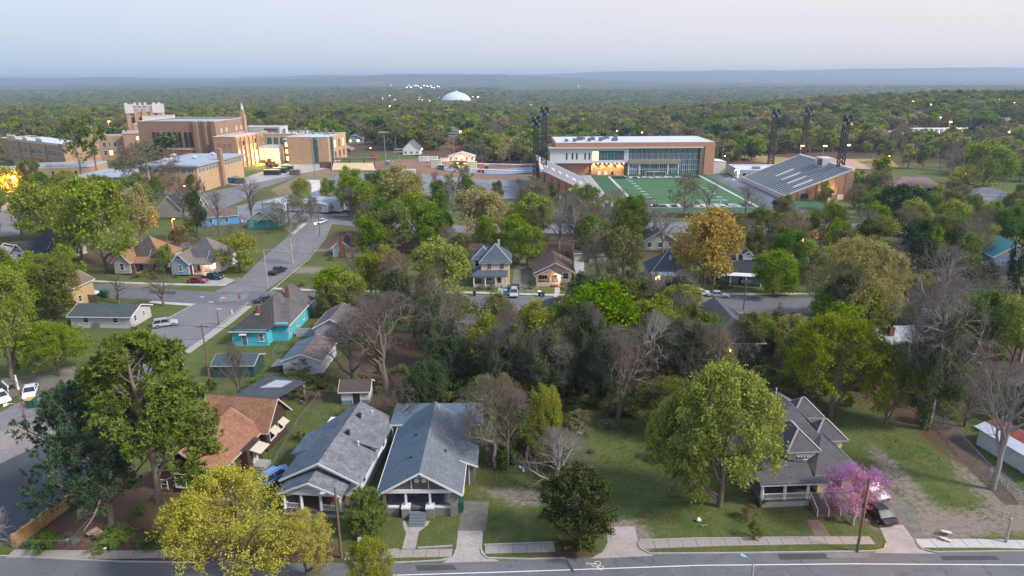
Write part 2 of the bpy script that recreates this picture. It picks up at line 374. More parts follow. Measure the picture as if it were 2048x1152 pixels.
st(drape('parking_lot', [(655,352),(1090,352),(1090,392),(980,398),(640,392),(600,392)], .05, LOT))
st(drape('portable_yard', [(440,420),(600,384),(760,386),(770,430),(640,436),(470,430)], .045, LOT))
st(drape('dark_parking_lot', [(0,905),(40,890),(110,880),(210,880),(250,930),(165,990),(30,1080),(0,1085),(-200,1100),(-250,1000)], .012, DARKLOT))
PALE = plain('pale_paving', (.34,.33,.33), .9, .3, .3, dirt=.3)
REDE = plain('red_earth', (.20,.115,.08), .95, .4, .2); EMB = plain('straw_bank', (.20,.15,.085), .95, .45, .15)
st(drape('construction_yard', [(560,322),(660,328),(760,322),(900,322),(1075,326),(1085,352),(655,353),(600,348)], .03, REDE))
st(drape('concrete_apron', [(590,322),(675,318),(690,330),(600,348),(480,372),(450,368)], .06, PALE))
st(drape('straw_bank', [(600,350),(680,330),(690,344),(650,362),(615,388),(560,392),(540,380)], .08, EMB))
st(drape('old_school_yard', [(190,352),(240,345),(300,372),(430,380),(300,395),(210,370)], .03, ASPH2))

# painted markings ---------------------------------------------------------------
LINE = plain('road_paint', (.62,.62,.62), .7, .2, 3)
def stripe(name, pts, wd, off, mat=LINE, parent=None):
    P = [Vector(A2(*p)) for p in pts]; mb = MB()
    for a, b in zip(P[:-1], P[1:]):
        d = (b-a).normalized(); n = Vector((-d.y, d.x))*wd/2
        mb.poly([(q.x, q.y, HZ(q.x, q.y)+off) for q in (a-n, b-n, b+n, a+n)])
    return mb.make(name, mat, parent)
TAR = plain('tar_patch', (.062,.062,.066), .9, .3, .8); OLDP = plain('pale_road_patch', (.17,.165,.17), .9, .3, .8)
for pts in ([(830,1131),(905,1130),(915,1140),(835,1142)],[(1555,1108),(1650,1107),(1662,1118),(1560,1120)],[(1130,1121),(1136,1121),(1150,1145),(1143,1145)],[(250,735),(300,700),(312,706),(262,745)],[(500,600),(540,592),(546,600),(505,610)],[(1880,1112),(1990,1112),(2000,1120),(1885,1121)],[(300,580),(352,583),(350,590),(298,587)]): st(drape('road_patch', pts, .031, TAR))
for pts in ([(1650,1106),(1740,1106),(1735,1116),(1655,1116)],[(440,590),(500,586),(490,600),(436,604)],[(120,806),(170,780),(182,790),(130,820)],[(1200,600),(1290,600),(1290,606),(1200,606)]): st(drape('road_patch', pts, .032, OLDP))
st(stripe('lane_line', [(780,1151),(1020,1144),(1400,1131),(1700,1128),(2200,1131)], .13, .026))
bx, by = A2(1197,1131); mb = MB()                # the bicycle marking, seen sideways on the avenue
def ring(mb, cx, cy, r, wd, z, n=16):
    for i in range(n):
        a, b = 2*math.pi*i/n, 2*math.pi*(i+1)/n
        mb.poly([(cx+q*math.cos(t), cy+q*math.sin(t), z) for q, t in ((r-wd,a),(r,a),(r,b),(r-wd,b))])
ring(mb, bx-.05, by+.33, .34, .07, .027); ring(mb, bx+.15, by-.35, .34, .07, .027)
for p, q in (((bx-.1,by+.3),(bx-.75,by+.25)),((bx+.1,by-.3),(bx-.6,by-.12)),((bx-.75,by+.25),(bx-.6,by-.12)),((bx-.75,by+.25),(bx-1.15,by+.3)),((bx-.7,by+.1),(bx-.35,by-.25)),((bx-1.15,by+.42),(bx-1.15,by+.16))):
    mb.bar((p[0],p[1],.025), (q[0],q[1],.025), .07, .006)
st(mb.make('bicycle_marking', LINE))
for i, (px, py) in enumerate(((404,594),(422,604),(446,596),(438,618))):
    x, y = A2(px, py); st(MB().box(x-.5, x+.5, y-.18, y+.18, .031, .034).make('worn_marking', LINE))

# pavements with slabs, kerbs, drives ------------------------------------------------------------
SLAB = plain('pavement_concrete', (.30,.27,.245), .9, .3, .4, dirt=.45); SLAB2 = plain('pale_pavement', (.42,.41,.40), .9, .2, .4, dirt=.2)
_rs = random.Random(5)
def pavement(name, pts, wd, label, mat=SLAB, slab=1.5, h=.06, skip=()):
    """a run of separate concrete slabs with open joints"""
    t = bpy.data.objects.new(name, None); COL.objects.link(t); tag(t, label, None, None, 'structure')
    P = [Vector(A2(*p)) for p in pts]; proto = {}
    k = 0
    for a, b in zip(P[:-1], P[1:]):
        d = (b-a); Ln = d.length; n = max(1, round(Ln/slab)); s = Ln/n; ang = math.atan2(d.y, d.x); d.normalize()
        key = round(s, 3)
        if key not in proto: proto[key] = MB().box(-s/2+.02, s/2-.02, -wd/2, wd/2, -.1, h).mesh('slab', mat)
        for i in range(n):
            k += 1
            c = a + d*(s*(i+.5))
            if any(abs(c.x-q) < r for q, r in skip): continue
            o = link('slab', proto[key], t, loc=(c.x, c.y, HZ(c.x,c.y)+_rs.uniform(-.012,.012)), rot=(_rs.uniform(-.006,.006), _rs.uniform(-.008,.008), ang+_rs.uniform(-.004,.004)))
    return t
X = lambda px, py: A2(px, py)[0]
pavement('pavement', [(20,1108),(240,1110),(400,1106)], 1.3, 'mossy grey pavement slabs under the pines', SLAB)
pavement('pavement', [(690,1113),(800,1108),(905,1106)], 1.25, 'cracked brown pavement in front of the grey bungalow', SLAB)
pavement('pavement', [(970,1100),(1110,1096)], 1.25, 'short run of pavement beside the brown cedar', SLAB)
pavement('pavement', [(1280,1090),(1450,1084),(1620,1081),(1745,1081)], 1.3, 'pavement in front of the yellow dormer house', SLAB)
pavement('pavement', [(1836,1087),(1960,1087),(2120,1091)], 1.4, 'pale pavement beside the dirt lot', SLAB2)
pavement('pavement', [(545,577),(640,581),(800,584),(940,585)], 1.3, 'white pavement along the far side of the cross street', SLAB2, 2.0)
pavement('pavement', [(940,585),(1100,590),(1240,590),(1500,588),(1800,586)], 1.3, 'white pavement in front of the cream house and brown bungalow', SLAB2, 2.0)
pavement('pavement', [(60,549),(180,562),(260,566),(400,570)], 1.2, 'narrow pavement before the gabled cottages', SLAB2, 2.0)
pavement('pavement', [(372,706),(410,679),(460,643),(498,612)], 1.5, 'grey pavement beside the turquoise house', CONC, 1.6)
pavement('pavement', [(940,628),(1110,634),(1420,636),(1700,636)], 1.2, 'pavement on the near side of the cross street', SLAB2, 2.0)
pavement('pavement', [(585,468),(610,447)], 1.4, 'pale pavement beside the teal house', SLAB2, 2.0)
pavement('pavement', [(300,604),(385,610)], 1.4, 'pavement stub beyond the white ranch house', SLAB2, 2.0)
def kerb(pts, label, mat=CONC, h=.13, wd=.16, pix=True):
    P = [Vector(A2(*p)) if pix else Vector(p) for p in pts]; mb = MB()
    for a, b in zip(P[:-1], P[1:]):
        mb.bar((a.x,a.y,HZ(a.x,a.y)+h/2-.03), (b.x,b.y,HZ(b.x,b.y)+h/2-.03), wd, h+.06)
    return tag(mb.make('kerb', mat), label, None, None, 'structure')
kerb([(-55,1110),(240,1124),(420,1126)], 'kerb below the pines'); kerb([(690,1128),(800,1126),(880,1122),(905,1116),(910,1108),(911,1101)], 'kerb of the verge at the grey bungalow')
kerb([(962,1098),(964,1108),(975,1117),(1060,1119),(1130,1117)], 'kerb right of the concrete drive'); kerb([(1276,1085),(1281,1098),(1300,1108),(1450,1107),(1700,1104),(1752,1103),(1768,1099),(1772,1088)], 'kerb of the long verge')
kerb([(1832,1085),(1842,1098),(1870,1105),(2040,1103),(2120,1104)], 'kerb beside the dirt lot'); kerb([(374,704),(412,672),(462,633),(496,606)], 'kerb beside the turquoise house')
kerb([(1278,1082),(1390,1078),(1600,1076)], 'garden edging before the lawn', CONC, .16, .14)
kerb([(740,1104),(798,1100)], 'garden edging left of the steps', CONC, .16, .14); kerb([(835,1097),(905,1093)], 'garden edging right of the steps', CONC, .16, .14); kerb([(968,1091),(1110,1086)], 'garden edging left of the cedar', CONC, .16, .14)
kerb([(185,745),(290,664),(330,640),(390,608)], 'kerb beside the white ranch house'); kerb([(640,586),(940,592),(1200,597),(1500,596)], 'kerb on the far side of the cross street')
kerb([(640,617),(940,621),(1200,626),(1500,627)], 'kerb on the near side of the cross street'); kerb([(540,584),(576,553),(616,520),(650,478),(664,446)], 'kerb of the vacant corner lot')
GRAV = plain('gravel', (.155,.145,.125), .95, .45, 1.2)
DRV = plain('drive_concrete', (.34,.305,.29), .9, .3, .35, dirt=.35); WALK = plain('brick_walk', (.17,.12,.105), .9, .3, 1.5)
st(drape('gravel_drive', [(925,1002),(978,1004),(972,1062),(916,1062)], .014, GRAV))
st(drape('concrete_drive', [(916,1062),(966,1062),(964,1098),(972,1112),(1000,1123),(885,1126),(905,1112),(912,1098)], .03, DRV))
st(drape('concrete_drive', [(1214,1054),(1270,1053),(1277,1088),(1284,1102),(1308,1112),(1180,1118),(1205,1104),(1215,1086)], .03, DRV))
st(drape('concrete_drive', [(1757,1050),(1806,1050),(1834,1088),(1850,1102),(1872,1108),(1748,1106),(1770,1098),(1774,1088)], .03, DRV))
st(drape('gravel_drive', [(1750,985),(1775,975),(1830,1020),(1850,1080),(1834,1082),(1806,1050),(1757,1050)], .016, GRAV))
st(drape('brick_walk', [(1612,1040),(1640,1040),(1664,1076),(1632,1076)], .02, WALK))
st(drape('concrete_walk', [(806,1042),(860,1042),(856,1050),(838,1064),(831,1098),(804,1098),(812,1066),(806,1052)], .02, DRV))
st(drape('concrete_drive', [(1148,520),(1168,520),(1170,590),(1150,590)], .02, PALE)); st(drape('dirt_drive', [(1030,520),(1050,520),(1046,588),(1022,588)], .015, GRAV))
st(drape('concrete_walk', [(997,575),(1006,575),(1006,592),(994,592)], .02, PALE)); st(drape('concrete_walk', [(1110,575),(1120,575),(1118,594),(1108,594)], .02, PALE))
st(drape('drive', [(375,560),(440,552),(470,560),(450,572),(400,572)], .015, PALE))
st(drape('field_drive', [(0,760),(60,752),(185,744),(150,765),(60,786),(0,800)], .013, GRAV))
st(drape('track_strip', [(1840,812),(1890,815),(1960,900),(2040,1010),(2010,1010),(1930,930)], .012, plain('bare_soil', (.10,.075,.055), .95, .4, .6)))
st(drape('concrete_pad', [(1975,935),(1995,930),(2048,985),(2048,1000),(2030,995)], .02, GRAV))
st(drape('concrete_walk', [(595,700),(612,693),(580,712),(565,718)], .02, PALE)); st(drape('concrete_walk', [(625,700),(632,700),(605,722),(598,722)], .02, PALE))
# ================================================================ trees
def unit(a): return a/np.maximum(np.linalg.norm(a, axis=-1, keepdims=True), 1e-9)
def perp(d, rng):
    r = rng.normal(size=d.shape); return unit(r - (r*d).sum(-1, keepdims=True)*d)
class Env:
    """lobed crown outline"""
    def __init__(s, c, r, rng, lobes=7, amp=.28, flat=0):
        s.c, s.r = np.array(c, float), np.array(r, float); s.l = unit(rng.normal(size=(lobes,3))); s.a = rng.uniform(-.6,1,lobes)*amp
    def exit(s, p, d):
        q = (p - s.c)/s.r; e = d/s.r; A = (e*e).sum(-1); B = (q*e).sum(-1); C = (q*q).sum(-1) - 1
        t = (-B + np.sqrt(np.maximum(B*B - A*C, 0)))/A
        t = np.where((B*B - A*C < 0) | (t < 0), 0, t)
        w_ = unit((p + d*t[:,None] - s.c)/s.r)
        f = 1 + ((np.maximum(w_ @ s.l.T, 0)**4)*s.a).sum(-1); f = np.clip(f, .5, 1.22)
        return t*f
def sub(rng, P, Rr, n, t0, t1, ang, up, env, frac, S, wob, rk, ln=None, minl=.2, curl=0.0):
    B, m, _ = P.shape
    idx = np.repeat(np.arange(B), n); t = t0 + (t1-t0)*((np.tile(np.arange(n), B) + rng.uniform(0,1,B*n))/n)
    x = t*(m-1); i = np.minimum(x.astype(int), m-2); f = (x-i)[:,None]
    p = P[idx,i]*(1-f) + P[idx,i+1]*f; tan = unit(P[idx,i+1]-P[idx,i]); r = Rr[idx,i]*(1-f[:,0]) + Rr[idx,i+1]*f[:,0]
    a = R(ang)*rng.uniform(.75,1.25,len(idx))
    d = unit(np.cos(a)[:,None]*tan + np.sin(a)[:,None]*perp(tan, rng) + np.array([0,0,up]))
    if env is not None: Ln = env.exit(p, d)*frac*rng.uniform(.7,1.08,len(idx))
    else: Ln = ln*rng.uniform(.6,1.2,len(idx))
    if ln is not None and env is not None: Ln = np.minimum(Ln, ln*rng.uniform(.7,1.2,len(idx)))
    k = Ln > minl; p, d, Ln, r = p[k], d[k], Ln[k], r[k]
    pts = [p]; cur = d
    for s_ in range(S):
        cur = unit(cur + rng.normal(size=cur.shape)*wob + np.array([0,0,curl])); pts.append(pts[-1] + cur*(Ln/S)[:,None])
    Q = np.stack(pts, 1); r0_ = np.minimum(r*.75, Ln*rk + .006)
    RR = r0_[:,None]*np.linspace(1, .28, S+1)[None,:]
    return Q, RR
def tubes(P, RR, k):
    B, m, _ = P.shape
    T = np.empty_like(P); T[:,1:-1] = P[:,2:]-P[:,:-2]; T[:,0] = P[:,1]-P[:,0]; T[:,-1] = P[:,-1]-P[:,-2]; T = unit(T)
    ref = np.where(np.abs(T[:,:1,2:3]) > .9, np.array([1.,0,0]), np.array([0,0,1.]))
    X = unit(np.cross(T, np.broadcast_to(ref, T.shape))); Y = np.cross(X, T)
    th = np.arange(k)*2*np.pi/k
    V = P[:,:,None,:] + (X[:,:,None,:]*np.cos(th)[:,None] + Y[:,:,None,:]*np.sin(th)[:,None])*RR[:,:,None,None]
    b, i, j = np.meshgrid(np.arange(B), np.arange(m-1), np.arange(k), indexing='ij'); base = (b*m+i)*k; jn = (j+1)%k
    F = np.stack([base+j, base+jn, base+k+jn, base+k+j], -1).reshape(-1,4)
    return V.reshape(-1,3), F
def cat_mesh(lst):
    V, F, n = [], [], 0
    for v, f in lst: V.append(v); F.append(f+n); n += len(v)
    return np.concatenate(V), np.concatenate(F)
def leaves(rng, C, size, up=.5, asp=.6):
    n = len(C); nrm = unit(rng.normal(size=(n,3)) + np.array([0,0,up])); a = perp(nrm, rng); b = np.cross(nrm, a)
    s = size*rng.uniform(.6,1.35,n)[:,None]
    V = np.stack([C - a*s, C - b*s*asp, C + a*s, C + b*s*asp], 1)
    F = np.arange(n*4).reshape(n,4); var = np.repeat(rng.uniform(0,1,n), 4)
    return V.reshape(-1,3), F, var
def tips(rng, P, n, t0=.15, jit=.2):
    B, m, _ = P.shape; idx = np.repeat(np.arange(B), n); x = rng.uniform(t0,1,len(idx))*(m-1); i = np.minimum(x.astype(int), m-2); f = (x-i)[:,None]
    return P[idx,i]*(1-f)+P[idx,i+1]*f + rng.normal(size=(len(idx),3))*jit
def leaf_mat(name, c, c2, var=.4, trans=.36, clump=.42):
    if name in _mats: return _mats[name]
    m, nt = new_mat(name); tc = N(nt, 'ShaderNodeTexCoord').outputs['Object']; oi = N(nt, 'ShaderNodeObjectInfo').outputs['Random']
    v = N(nt, 'ShaderNodeAttribute', attribute_name='var').outputs['Fac']
    a = mix(nt, ramp2(nt, noise(nt, tc, clump, 3, .7), (0,0,0), (1,1,1), .38, .62), c, c2)
    a = mix(nt, v, mix(nt, .75, a, sc_(c,1-var), 'MIX'), mix(nt, .45, a, sc_(c2,1+var), 'MIX'))
    h = N(nt, 'ShaderNodeHueSaturation'); L(nt, a, h.inputs['Color'])
    def mp(lo, hi):
        q = N(nt, 'ShaderNodeMapRange', i_To_Min=lo, i_To_Max=hi); L(nt, oi, q.inputs[0]); return q.outputs[0]
    L(nt, mp(.475,.52), h.inputs['Hue']); L(nt, mp(1.1,.8), h.inputs['Value']); L(nt, mp(.85,1.1), h.inputs['Saturation'])
    d = N(nt, 'ShaderNodeBsdfDiffuse'); L(nt, h.outputs[0], d.inputs[0]); t = N(nt, 'ShaderNodeBsdfTranslucent'); L(nt, h.outputs[0], t.inputs[0])
    ms = N(nt, 'ShaderNodeMixShader'); ms.inputs[0].default_value = trans; L(nt, d.outputs[0], ms.inputs[1]); L(nt, t.outputs[0], ms.inputs[2])
    o = N(nt, 'ShaderNodeOutputMaterial'); L(nt, ms.outputs[0], o.inputs[0]); _mats[name] = m; return m
BARK = plain('bark', (.15,.12,.095), .95, .35, 1.5); BARKG = plain('grey_bark', (.27,.24,.225), .95, .3, 1.5); BARKP = plain('pale_bark', (.40,.36,.33), .95, .3, 1.5); BARKR = plain('pine_bark', (.22,.165,.13), .95, .35, 1.5); BARKD = plain('dark_bark', (.10,.08,.07), .95, .3, 1.5)
KM = {  # kind: leaf material, bark, words
 'G': (leaf_mat('spring_leaves', (.14,.25,.018), (.31,.37,.03)), BARK, 'bright green'),
 'Y': (leaf_mat('yellow_green_leaves', (.22,.265,.024), (.36,.36,.04)), BARK, 'yellow-green'),
 'M': (leaf_mat('mid_green_leaves', (.09,.175,.022), (.18,.26,.035)), BARK, 'mid green'),
 'K': (leaf_mat('dull_green_leaves', (.13,.15,.035), (.22,.225,.055)), BARK, 'dull olive green'),
 'W': (leaf_mat('golden_flowers', (.56,.49,.035), (.42,.43,.06), .45), BARK, 'golden yellow'),
 'A': (leaf_mat('amber_leaves', (.52,.345,.035), (.42,.35,.05), .3), BARK, 'amber orange'),
 'O': (leaf_mat('tan_blossom', (.46,.38,.14), (.30,.30,.08), .3), BARKG, 'tan blossoming'),
 'T': (leaf_mat('brown_buds', (.25,.185,.09), (.18,.18,.07), .3), BARKG, 'brown budding'),
 'R': (leaf_mat('redbud_blossom', (.44,.20,.44), (.56,.30,.56), .3), BARKG, 'pink-purple blossoming'),
 'D': (leaf_mat('evergreen_leaves', (.035,.07,.026), (.07,.11,.038), .35, .1), BARKD, 'dark evergreen'),
 'I': (leaf_mat('ivy_leaves', (.04,.085,.018), (.11,.155,.03), .4, .1), BARKG, 'ivy-clad'),
 'P': (leaf_mat('pine_needles', (.12,.17,.035), (.20,.24,.05), .35, .15), BARKR, 'pine'),
 'Q': (leaf_mat('deep_pine_needles', (.03,.09,.038), (.065,.13,.05), .35, .1), BARKR, 'deep green pine'),
 'C': (leaf_mat('cedar_sprays', (.042,.068,.022), (.11,.105,.032), .35, .1), BARK, 'brown-green cedar'),
 'B': (None, BARKG, 'bare grey'), 'V': (None, BARKP, 'bare pale'), 'N': (None, BARK, 'bare brown'),
}
H0 = 14.0     # every tree mesh is grown 14 m tall and then scaled
def grow(kind, seed, lod, wr=.42, base=.12, spread=None):
    """returns [(part name, V, F, var or None, material)]; lod 0 near, 1 middle, 2 far"""
    rng = np.random.default_rng(seed*7+13); Lm, Bk, _ = KM[kind]; out = []
    s2 = lambda a, b, c: (a, b, c)[lod]
    ez = lambda c, r, **k: Env((0,0,c*H0), (wr*H0, wr*H0, r*H0), rng, **k)
    tr_top = .8; lean = rng.normal(size=2)*.5
    S0 = 8; t = np.linspace(0, 1, S0+1)
    trunk = np.stack([lean[0]*t**2 + rng.normal(size=S0+1)*.12*(t>0), lean[1]*t**2 + rng.normal(size=S0+1)*.12*(t>0), t*H0*tr_top - .3*(t==0)], -1)[None]
    if kind in 'PQ':
        trunk[...,2] = (t*H0*.97 - .3*(t==0))[None]
        rr = (.25*(1-t*.8)+.02)[None]
        env = Env((0,0,H0*(.58 if kind=='P' else .5)), (wr*H0, wr*H0, H0*(.44 if kind=='P' else .46)), rng, 12, .8)
        L1, r1 = sub(rng, trunk, rr, s2(*((38,24,12) if kind == 'P' else (54,30,12))), .28 if kind=='P' else .14, .98, 66, .16, env, .95, 5, .14, .016, curl=.05)
        L2, r2 = sub(rng, L1, r1, s2(11,7,3), .42 if kind == 'P' else .25, 1, 46, .18, env, .6, 3, .12, .012, ln=2.0, minl=.25)
        parts = [tubes(trunk, rr, s2(10,6,4)), tubes(L1, r1, s2(5,3,3))] + ([tubes(L2, r2, 3)] if lod < 2 else [])
        out.append(('trunk', *cat_mesh(parts), None, Bk))
        if lod == 0:
            L3, r3 = sub(rng, L2, r2, 4, .35, 1, 45, .2, None, 0, 2, .1, .012, ln=.6); C = np.concatenate([L3[:,-1], L3[:,1], L2[:,-1]]); nb, sz = 15, .30
        else: C = np.concatenate([tips(rng, L2, s2(1,3,4), .3, .22)]); nb, sz = s2(0,9,4), s2(0,.42,.95)
        C = C + rng.normal(size=C.shape)*.08; idx = np.repeat(np.arange(len(C)), nb)
        d = unit(rng.normal(size=(len(idx),3)) + np.array([0,0,.55])); s = sz*rng.uniform(.6,1.2,len(idx))[:,None]; p = perp(d, rng)*s*s2(.13,.2,.32)
        c = C[idx]; V = np.stack([c - d*s*.15, c + d*s*.5 + p, c + d*s, c + d*s*.5 - p], 1).reshape(-1,3)
        out.append(('crown', V, np.arange(len(V)).reshape(-1,4), np.repeat(rng.uniform(0,1,len(C))[idx], 4), Lm)); return out
    if kind in 'C' or spread == 'shrub':
        Lm = Lm or KM['T'][0]
        rr = (.22*(1-t*.9)+.01)[None]; trunk[...,2] = (t*H0*.9 - .3*(t==0))[None]
        env = Env((0,0,H0*.47), (wr*H0, wr*H0, H0*.5), rng, 10, .3)
        L1, r1 = sub(rng, trunk, rr, s2(70,32,12), .0, .97, 72, .12, env, .95, 4, .12, .016)
        L2, r2 = sub(rng, L1, r1, s2(9,6,3), .25, 1, 38, .2, env, .8, 2, .12, .014, ln=1.8)
        out.append(('trunk', *cat_mesh([tubes(trunk, rr, 6), tubes(L1, r1, 3)]), None, Bk))
        C = tips(rng, L2, s2(34,12,10), .1, s2(.24,.38,.5)); V, F, v = leaves(rng, C, s2(.18,.35,.6), .3)
        out.append(('crown', V, F, v, Lm)); return out
    bare = Lm is None; rr = ((.42 if bare else .34)*(1-t*.72)+.015)[None]
    base = base if not bare else base+.03
    env = Env((0,0,H0*(.5+base*.45)), (wr*H0*.98, wr*H0*.98, H0*(.5-base*.42)), rng, 11, .10 if kind == 'A' else .55)
    # several leaders rather than one spine
    M1, m1 = sub(rng, trunk, rr, s2(*((11,9,6) if bare else (14,11,7))), base if bare else base*.6, .98, 46 if bare else 62, .42 if bare else .2, env, .9, 6, .17 if not bare else .22, .034 if bare else .024, curl=.06)
    M2, m2 = sub(rng, M1, m1, s2(*((7,6,4) if bare else (8,7,5))), .22, 1, 46, .1, env, .85, 4, .18, .024 if bare else .018, ln=.30*H0)
    M3, m3 = sub(rng, M2, m2, s2(*((5,4,3) if bare else (6,5,3))), .2, 1, 42, .08, env, .9, 3, .17, .014, ln=.15*H0, minl=.15)
    pr = [tubes(trunk, rr, s2(10,6,4)), tubes(M1, m1, s2(6,4,3)), tubes(M2, m2, s2(4,3,3))]
    if lod < 1 or (lod == 1 and (bare or kind in 'IT')): pr.append(tubes(M3, m3, 3))
    if bare or kind == 'I' or kind == 'T':
        M4, m4 = sub(rng, M3, m3, s2(4,3,2), .15, 1, 40, .08, None if lod else env, .95, 2, .13, .010, ln=s2(.075,.085,.11)*H0, minl=.1)
        m4 = np.maximum(m4, s2(.011,.015,.045)); tw = [tubes(M4, m4, 3)]
        if lod == 0:
            M5, m5 = sub(rng, M4, m4, 2, .2, 1, 38, .05, None, 0, 1, .1, .01, ln=.035*H0, minl=.1); m5 = np.maximum(m5, .008)
            tw.append(tubes(M5, m5, 3)) if kind != 'T' else None
        out.append(('trunk', *cat_mesh(pr), None, Bk)); Vt, Ft = cat_mesh(tw)
        out.append(('twigs', Vt, Ft, None, {'V': plain('pale_twigs', (.25,.222,.205), .95, .3, 1.2), 'N': plain('brown_twigs', (.17,.13,.115), .95, .25, 1.2)}.get(kind, plain('grey_twigs', (.165,.143,.13), .95, .3, 1.2))))
        if kind == 'T': C = tips(rng, M4, s2(6,4,4), .2, .16); V, F, v = leaves(rng, C, s2(.085,.17,.42)); out.append(('crown', V, F, v, Lm))
        if kind == 'I':
            C = np.concatenate([tips(rng, trunk, s2(3200,1200,200), 0, .5), tips(rng, M1, s2(950,300,60), 0, .42), tips(rng, M2[:int(len(M2)*.55)], s2(110,50,10), 0, .32)])
            V, F, v = leaves(rng, C, s2(.15,.27,.6), .2); out.append(('ivy', V, F, v, Lm))
        return out
    out.append(('trunk', *cat_mesh(pr), None, Bk))
    dens = {'Y': .8, 'W': 1.0, 'O': .8, 'R': .5, 'A': 1.25}.get(kind, 1.0)
    if lod == 0: M4, m4 = sub(rng, M3, m3, 4, .2, 1, 40, .08, None, 0, 2, .14, .01, ln=.05*H0); C = tips(rng, M4, int(12*dens+.5), .1, .22)
    else: C = tips(rng, M3, int(s2(0,23,19)*dens), .1, s2(0,.42,.6))
    V, F, v = leaves(rng, C, s2(.14,.25,.62)*(.9 if kind in 'WR' else 1)); out.append(('crown', V, F, v, Lm)); return out
_tm = {}
def tree_meshes(kind, seed, lod, **k):
    key = (kind, seed, lod, tuple(sorted(k.items())))
    if key not in _tm:
        parts = grow(kind, seed, lod, **k)
        if lod == 2:
            V, F, vr, mi, mats, n = [], [], [], [], [], 0
            for i, (nm, v, f, a, m) in enumerate(parts): V.append(v); F.append(f+n); n += len(v); vr.append(np.full(len(v), .5) if a is None else a); mi.append(np.full(len(f), i)); mats.append(m)
            _tm[key] = np_mesh('far_tree', np.concatenate(V), np.concatenate(F), mats, False, {'var': np.concatenate(vr)}, np.concatenate(mi))
        else: _tm[key] = [(nm, np_mesh(nm, v, f, [m], False, None if a is None else {'var': a})) for nm, v, f, a, m in parts]
    return _tm[key]
NAMES = dict(G='leafy_tree', Y='leafy_tree', M='leafy_tree', K='leafy_tree', W='flowering_tree', A='leafy_tree', O='blossoming_tree', T='budding_tree', R='redbud_tree', D='evergreen_tree', I='ivy_clad_tree', P='pine_tree', Q='pine_tree', C='cedar_tree', B='bare_tree', V='bare_tree', N='bare_tree')
TREES = []
_tr = random.Random(11)
def put_tree(kind, x, y, h, wd, label=None, seed=None, lod=None, rot=None, **k):
    z = HZ(x, y); px, py, dep = proj(x, y, z+h*.6); sc = 1365.3/dep
    if lod is None: lod = 0 if dep < 88 else (1 if dep < 330 else 2)
    if lod == 0 and dep > 152: lod = 1
    if seed is None: seed = _tr.randrange(3)
    wr = k.pop('wr', .42)
    if k.get('spread') != 'shrub':      # few distinct meshes, shared and scaled
        if lod: wr = .42 if kind not in 'PQ' else .32; k.pop('base', None); seed = seed % 2
        elif kind not in 'PQW': wr = .38 if wr < .41 else (.44 if wr < .5 else .54); k['base'] = .06 if k.get('base', .1) < .15 else .25; seed = 1 + seed % 2
    elif lod: wr = .5
    s = h/H0; sw = wd/(2*wr*H0)
    rot = _tr.uniform(0, 6.28) if rot is None else rot; ms = tree_meshes(kind, seed, lod, wr=wr, **k)
    if lod == 2:
        o = link(NAMES[kind], ms, None, (x,y,z)); o.rotation_euler = (0,0,rot); o.scale = (sw,sw,s)
    else:
        o = thing(NAMES[kind], None, None, (x,y,z), rot); o.scale = (sw,sw,s)
        for nm, me in ms: (tag(link(nm, me, o), kind='stuff') if nm != 'trunk' else link(nm, me, o))
    tag(o, None, 'tree'); TREES.append([o, kind, px, py, label, h]); return o
def tree(kind, bx, by, top, wpx, label=None, **k):
    """base position and crown top read from the photograph; height solved in metres"""
    x, y, z = at(bx, by); lo, hi = .5, 45
    for _ in range(30):
        m = (lo+hi)/2
        if proj(x, y, z+m)[1] > top: lo = m
        else: hi = m
    d = proj(x, y, z+lo*.6)[2]
    return put_tree(kind, x, y, lo, wpx*d/1365.3, label, **k)
# ---- the trees one can single out, nearest first (base x, base y, top y, crown width in photo pixels)
tree('P', 332,1078,686,270,'tallest pine at lower left, olive green with a long bare trunk', seed=1, wr=.30, lod=0)
tree('Q', 222,1050,760,330,'spreading deep green pine below the tallest pine', seed=2, wr=.55, lod=0)
tree('W', 488,1152,960,305,'golden yellow flowering tree at the bottom kerb', seed=1, wr=.62, lod=0, base=.06)
tree('W', 612,1150,1035,140,'smaller golden tree right of the largest golden tree', seed=2, wr=.62, lod=0, base=.06)
tree('Y', 745,1235,1088,115,'low yellow-green tree at the bottom edge below the holly bush', seed=1, wr=.6, lod=0, base=.1)
tree('V', -8,1150,1010,120,'pale leafless tree at the bottom left corner', seed=1, wr=.6, lod=0)
tree('M', 735,1066,975,92,'round dark holly bush between the white house and the grey bungalow', seed=1, lod=0, spread='shrub', wr=.42)
tree('C', 1152,1090,932,165,'brown-green cedar beside the empty concrete drive', seed=1, wr=.46, lod=0)
tree('B', 1112,985,868,180,'pale leafless tree fanning out behind the cedar', seed=2, wr=.62, lod=0, base=.05)
tree('T', 990,935,750,160,'brown budding tree at the back corner of the grey bungalow', seed=1, wr=.5, lod=0)
tree('N', 1015,940,775,130,'brown leafless tree tangled with the budding one', seed=1, wr=.5, lod=0)
tree('Y', 1082,925,765,80,'narrow yellow-green tree beside the brown budding tree', seed=2, wr=.34, lod=0, base=.05)
tree('G', 1438,1012,745,225,'largest bright green tree, in front of the yellow dormer house', seed=1, wr=.44, lod=0, base=.03)
tree('G', 1345,990,800,120,'thin green tree at the left edge of the largest bright green tree', seed=2, wr=.42, lod=0, base=.05)
tree('R', 1706,1050,940,150,'pink-purple redbud in blossom before the yellow dormer house', seed=1, wr=.62, lod=0, base=.12)
tree('I', 1848,858,640,150,'tall leafless tree with an ivy-covered trunk in the right-hand yards', seed=1, wr=.5, lod=0, base=.35)
tree('B', 1855,850,560,230,'wide grey leafless crown above the ivy-covered trunk', seed=2, wr=.5, lod=0, base=.35)
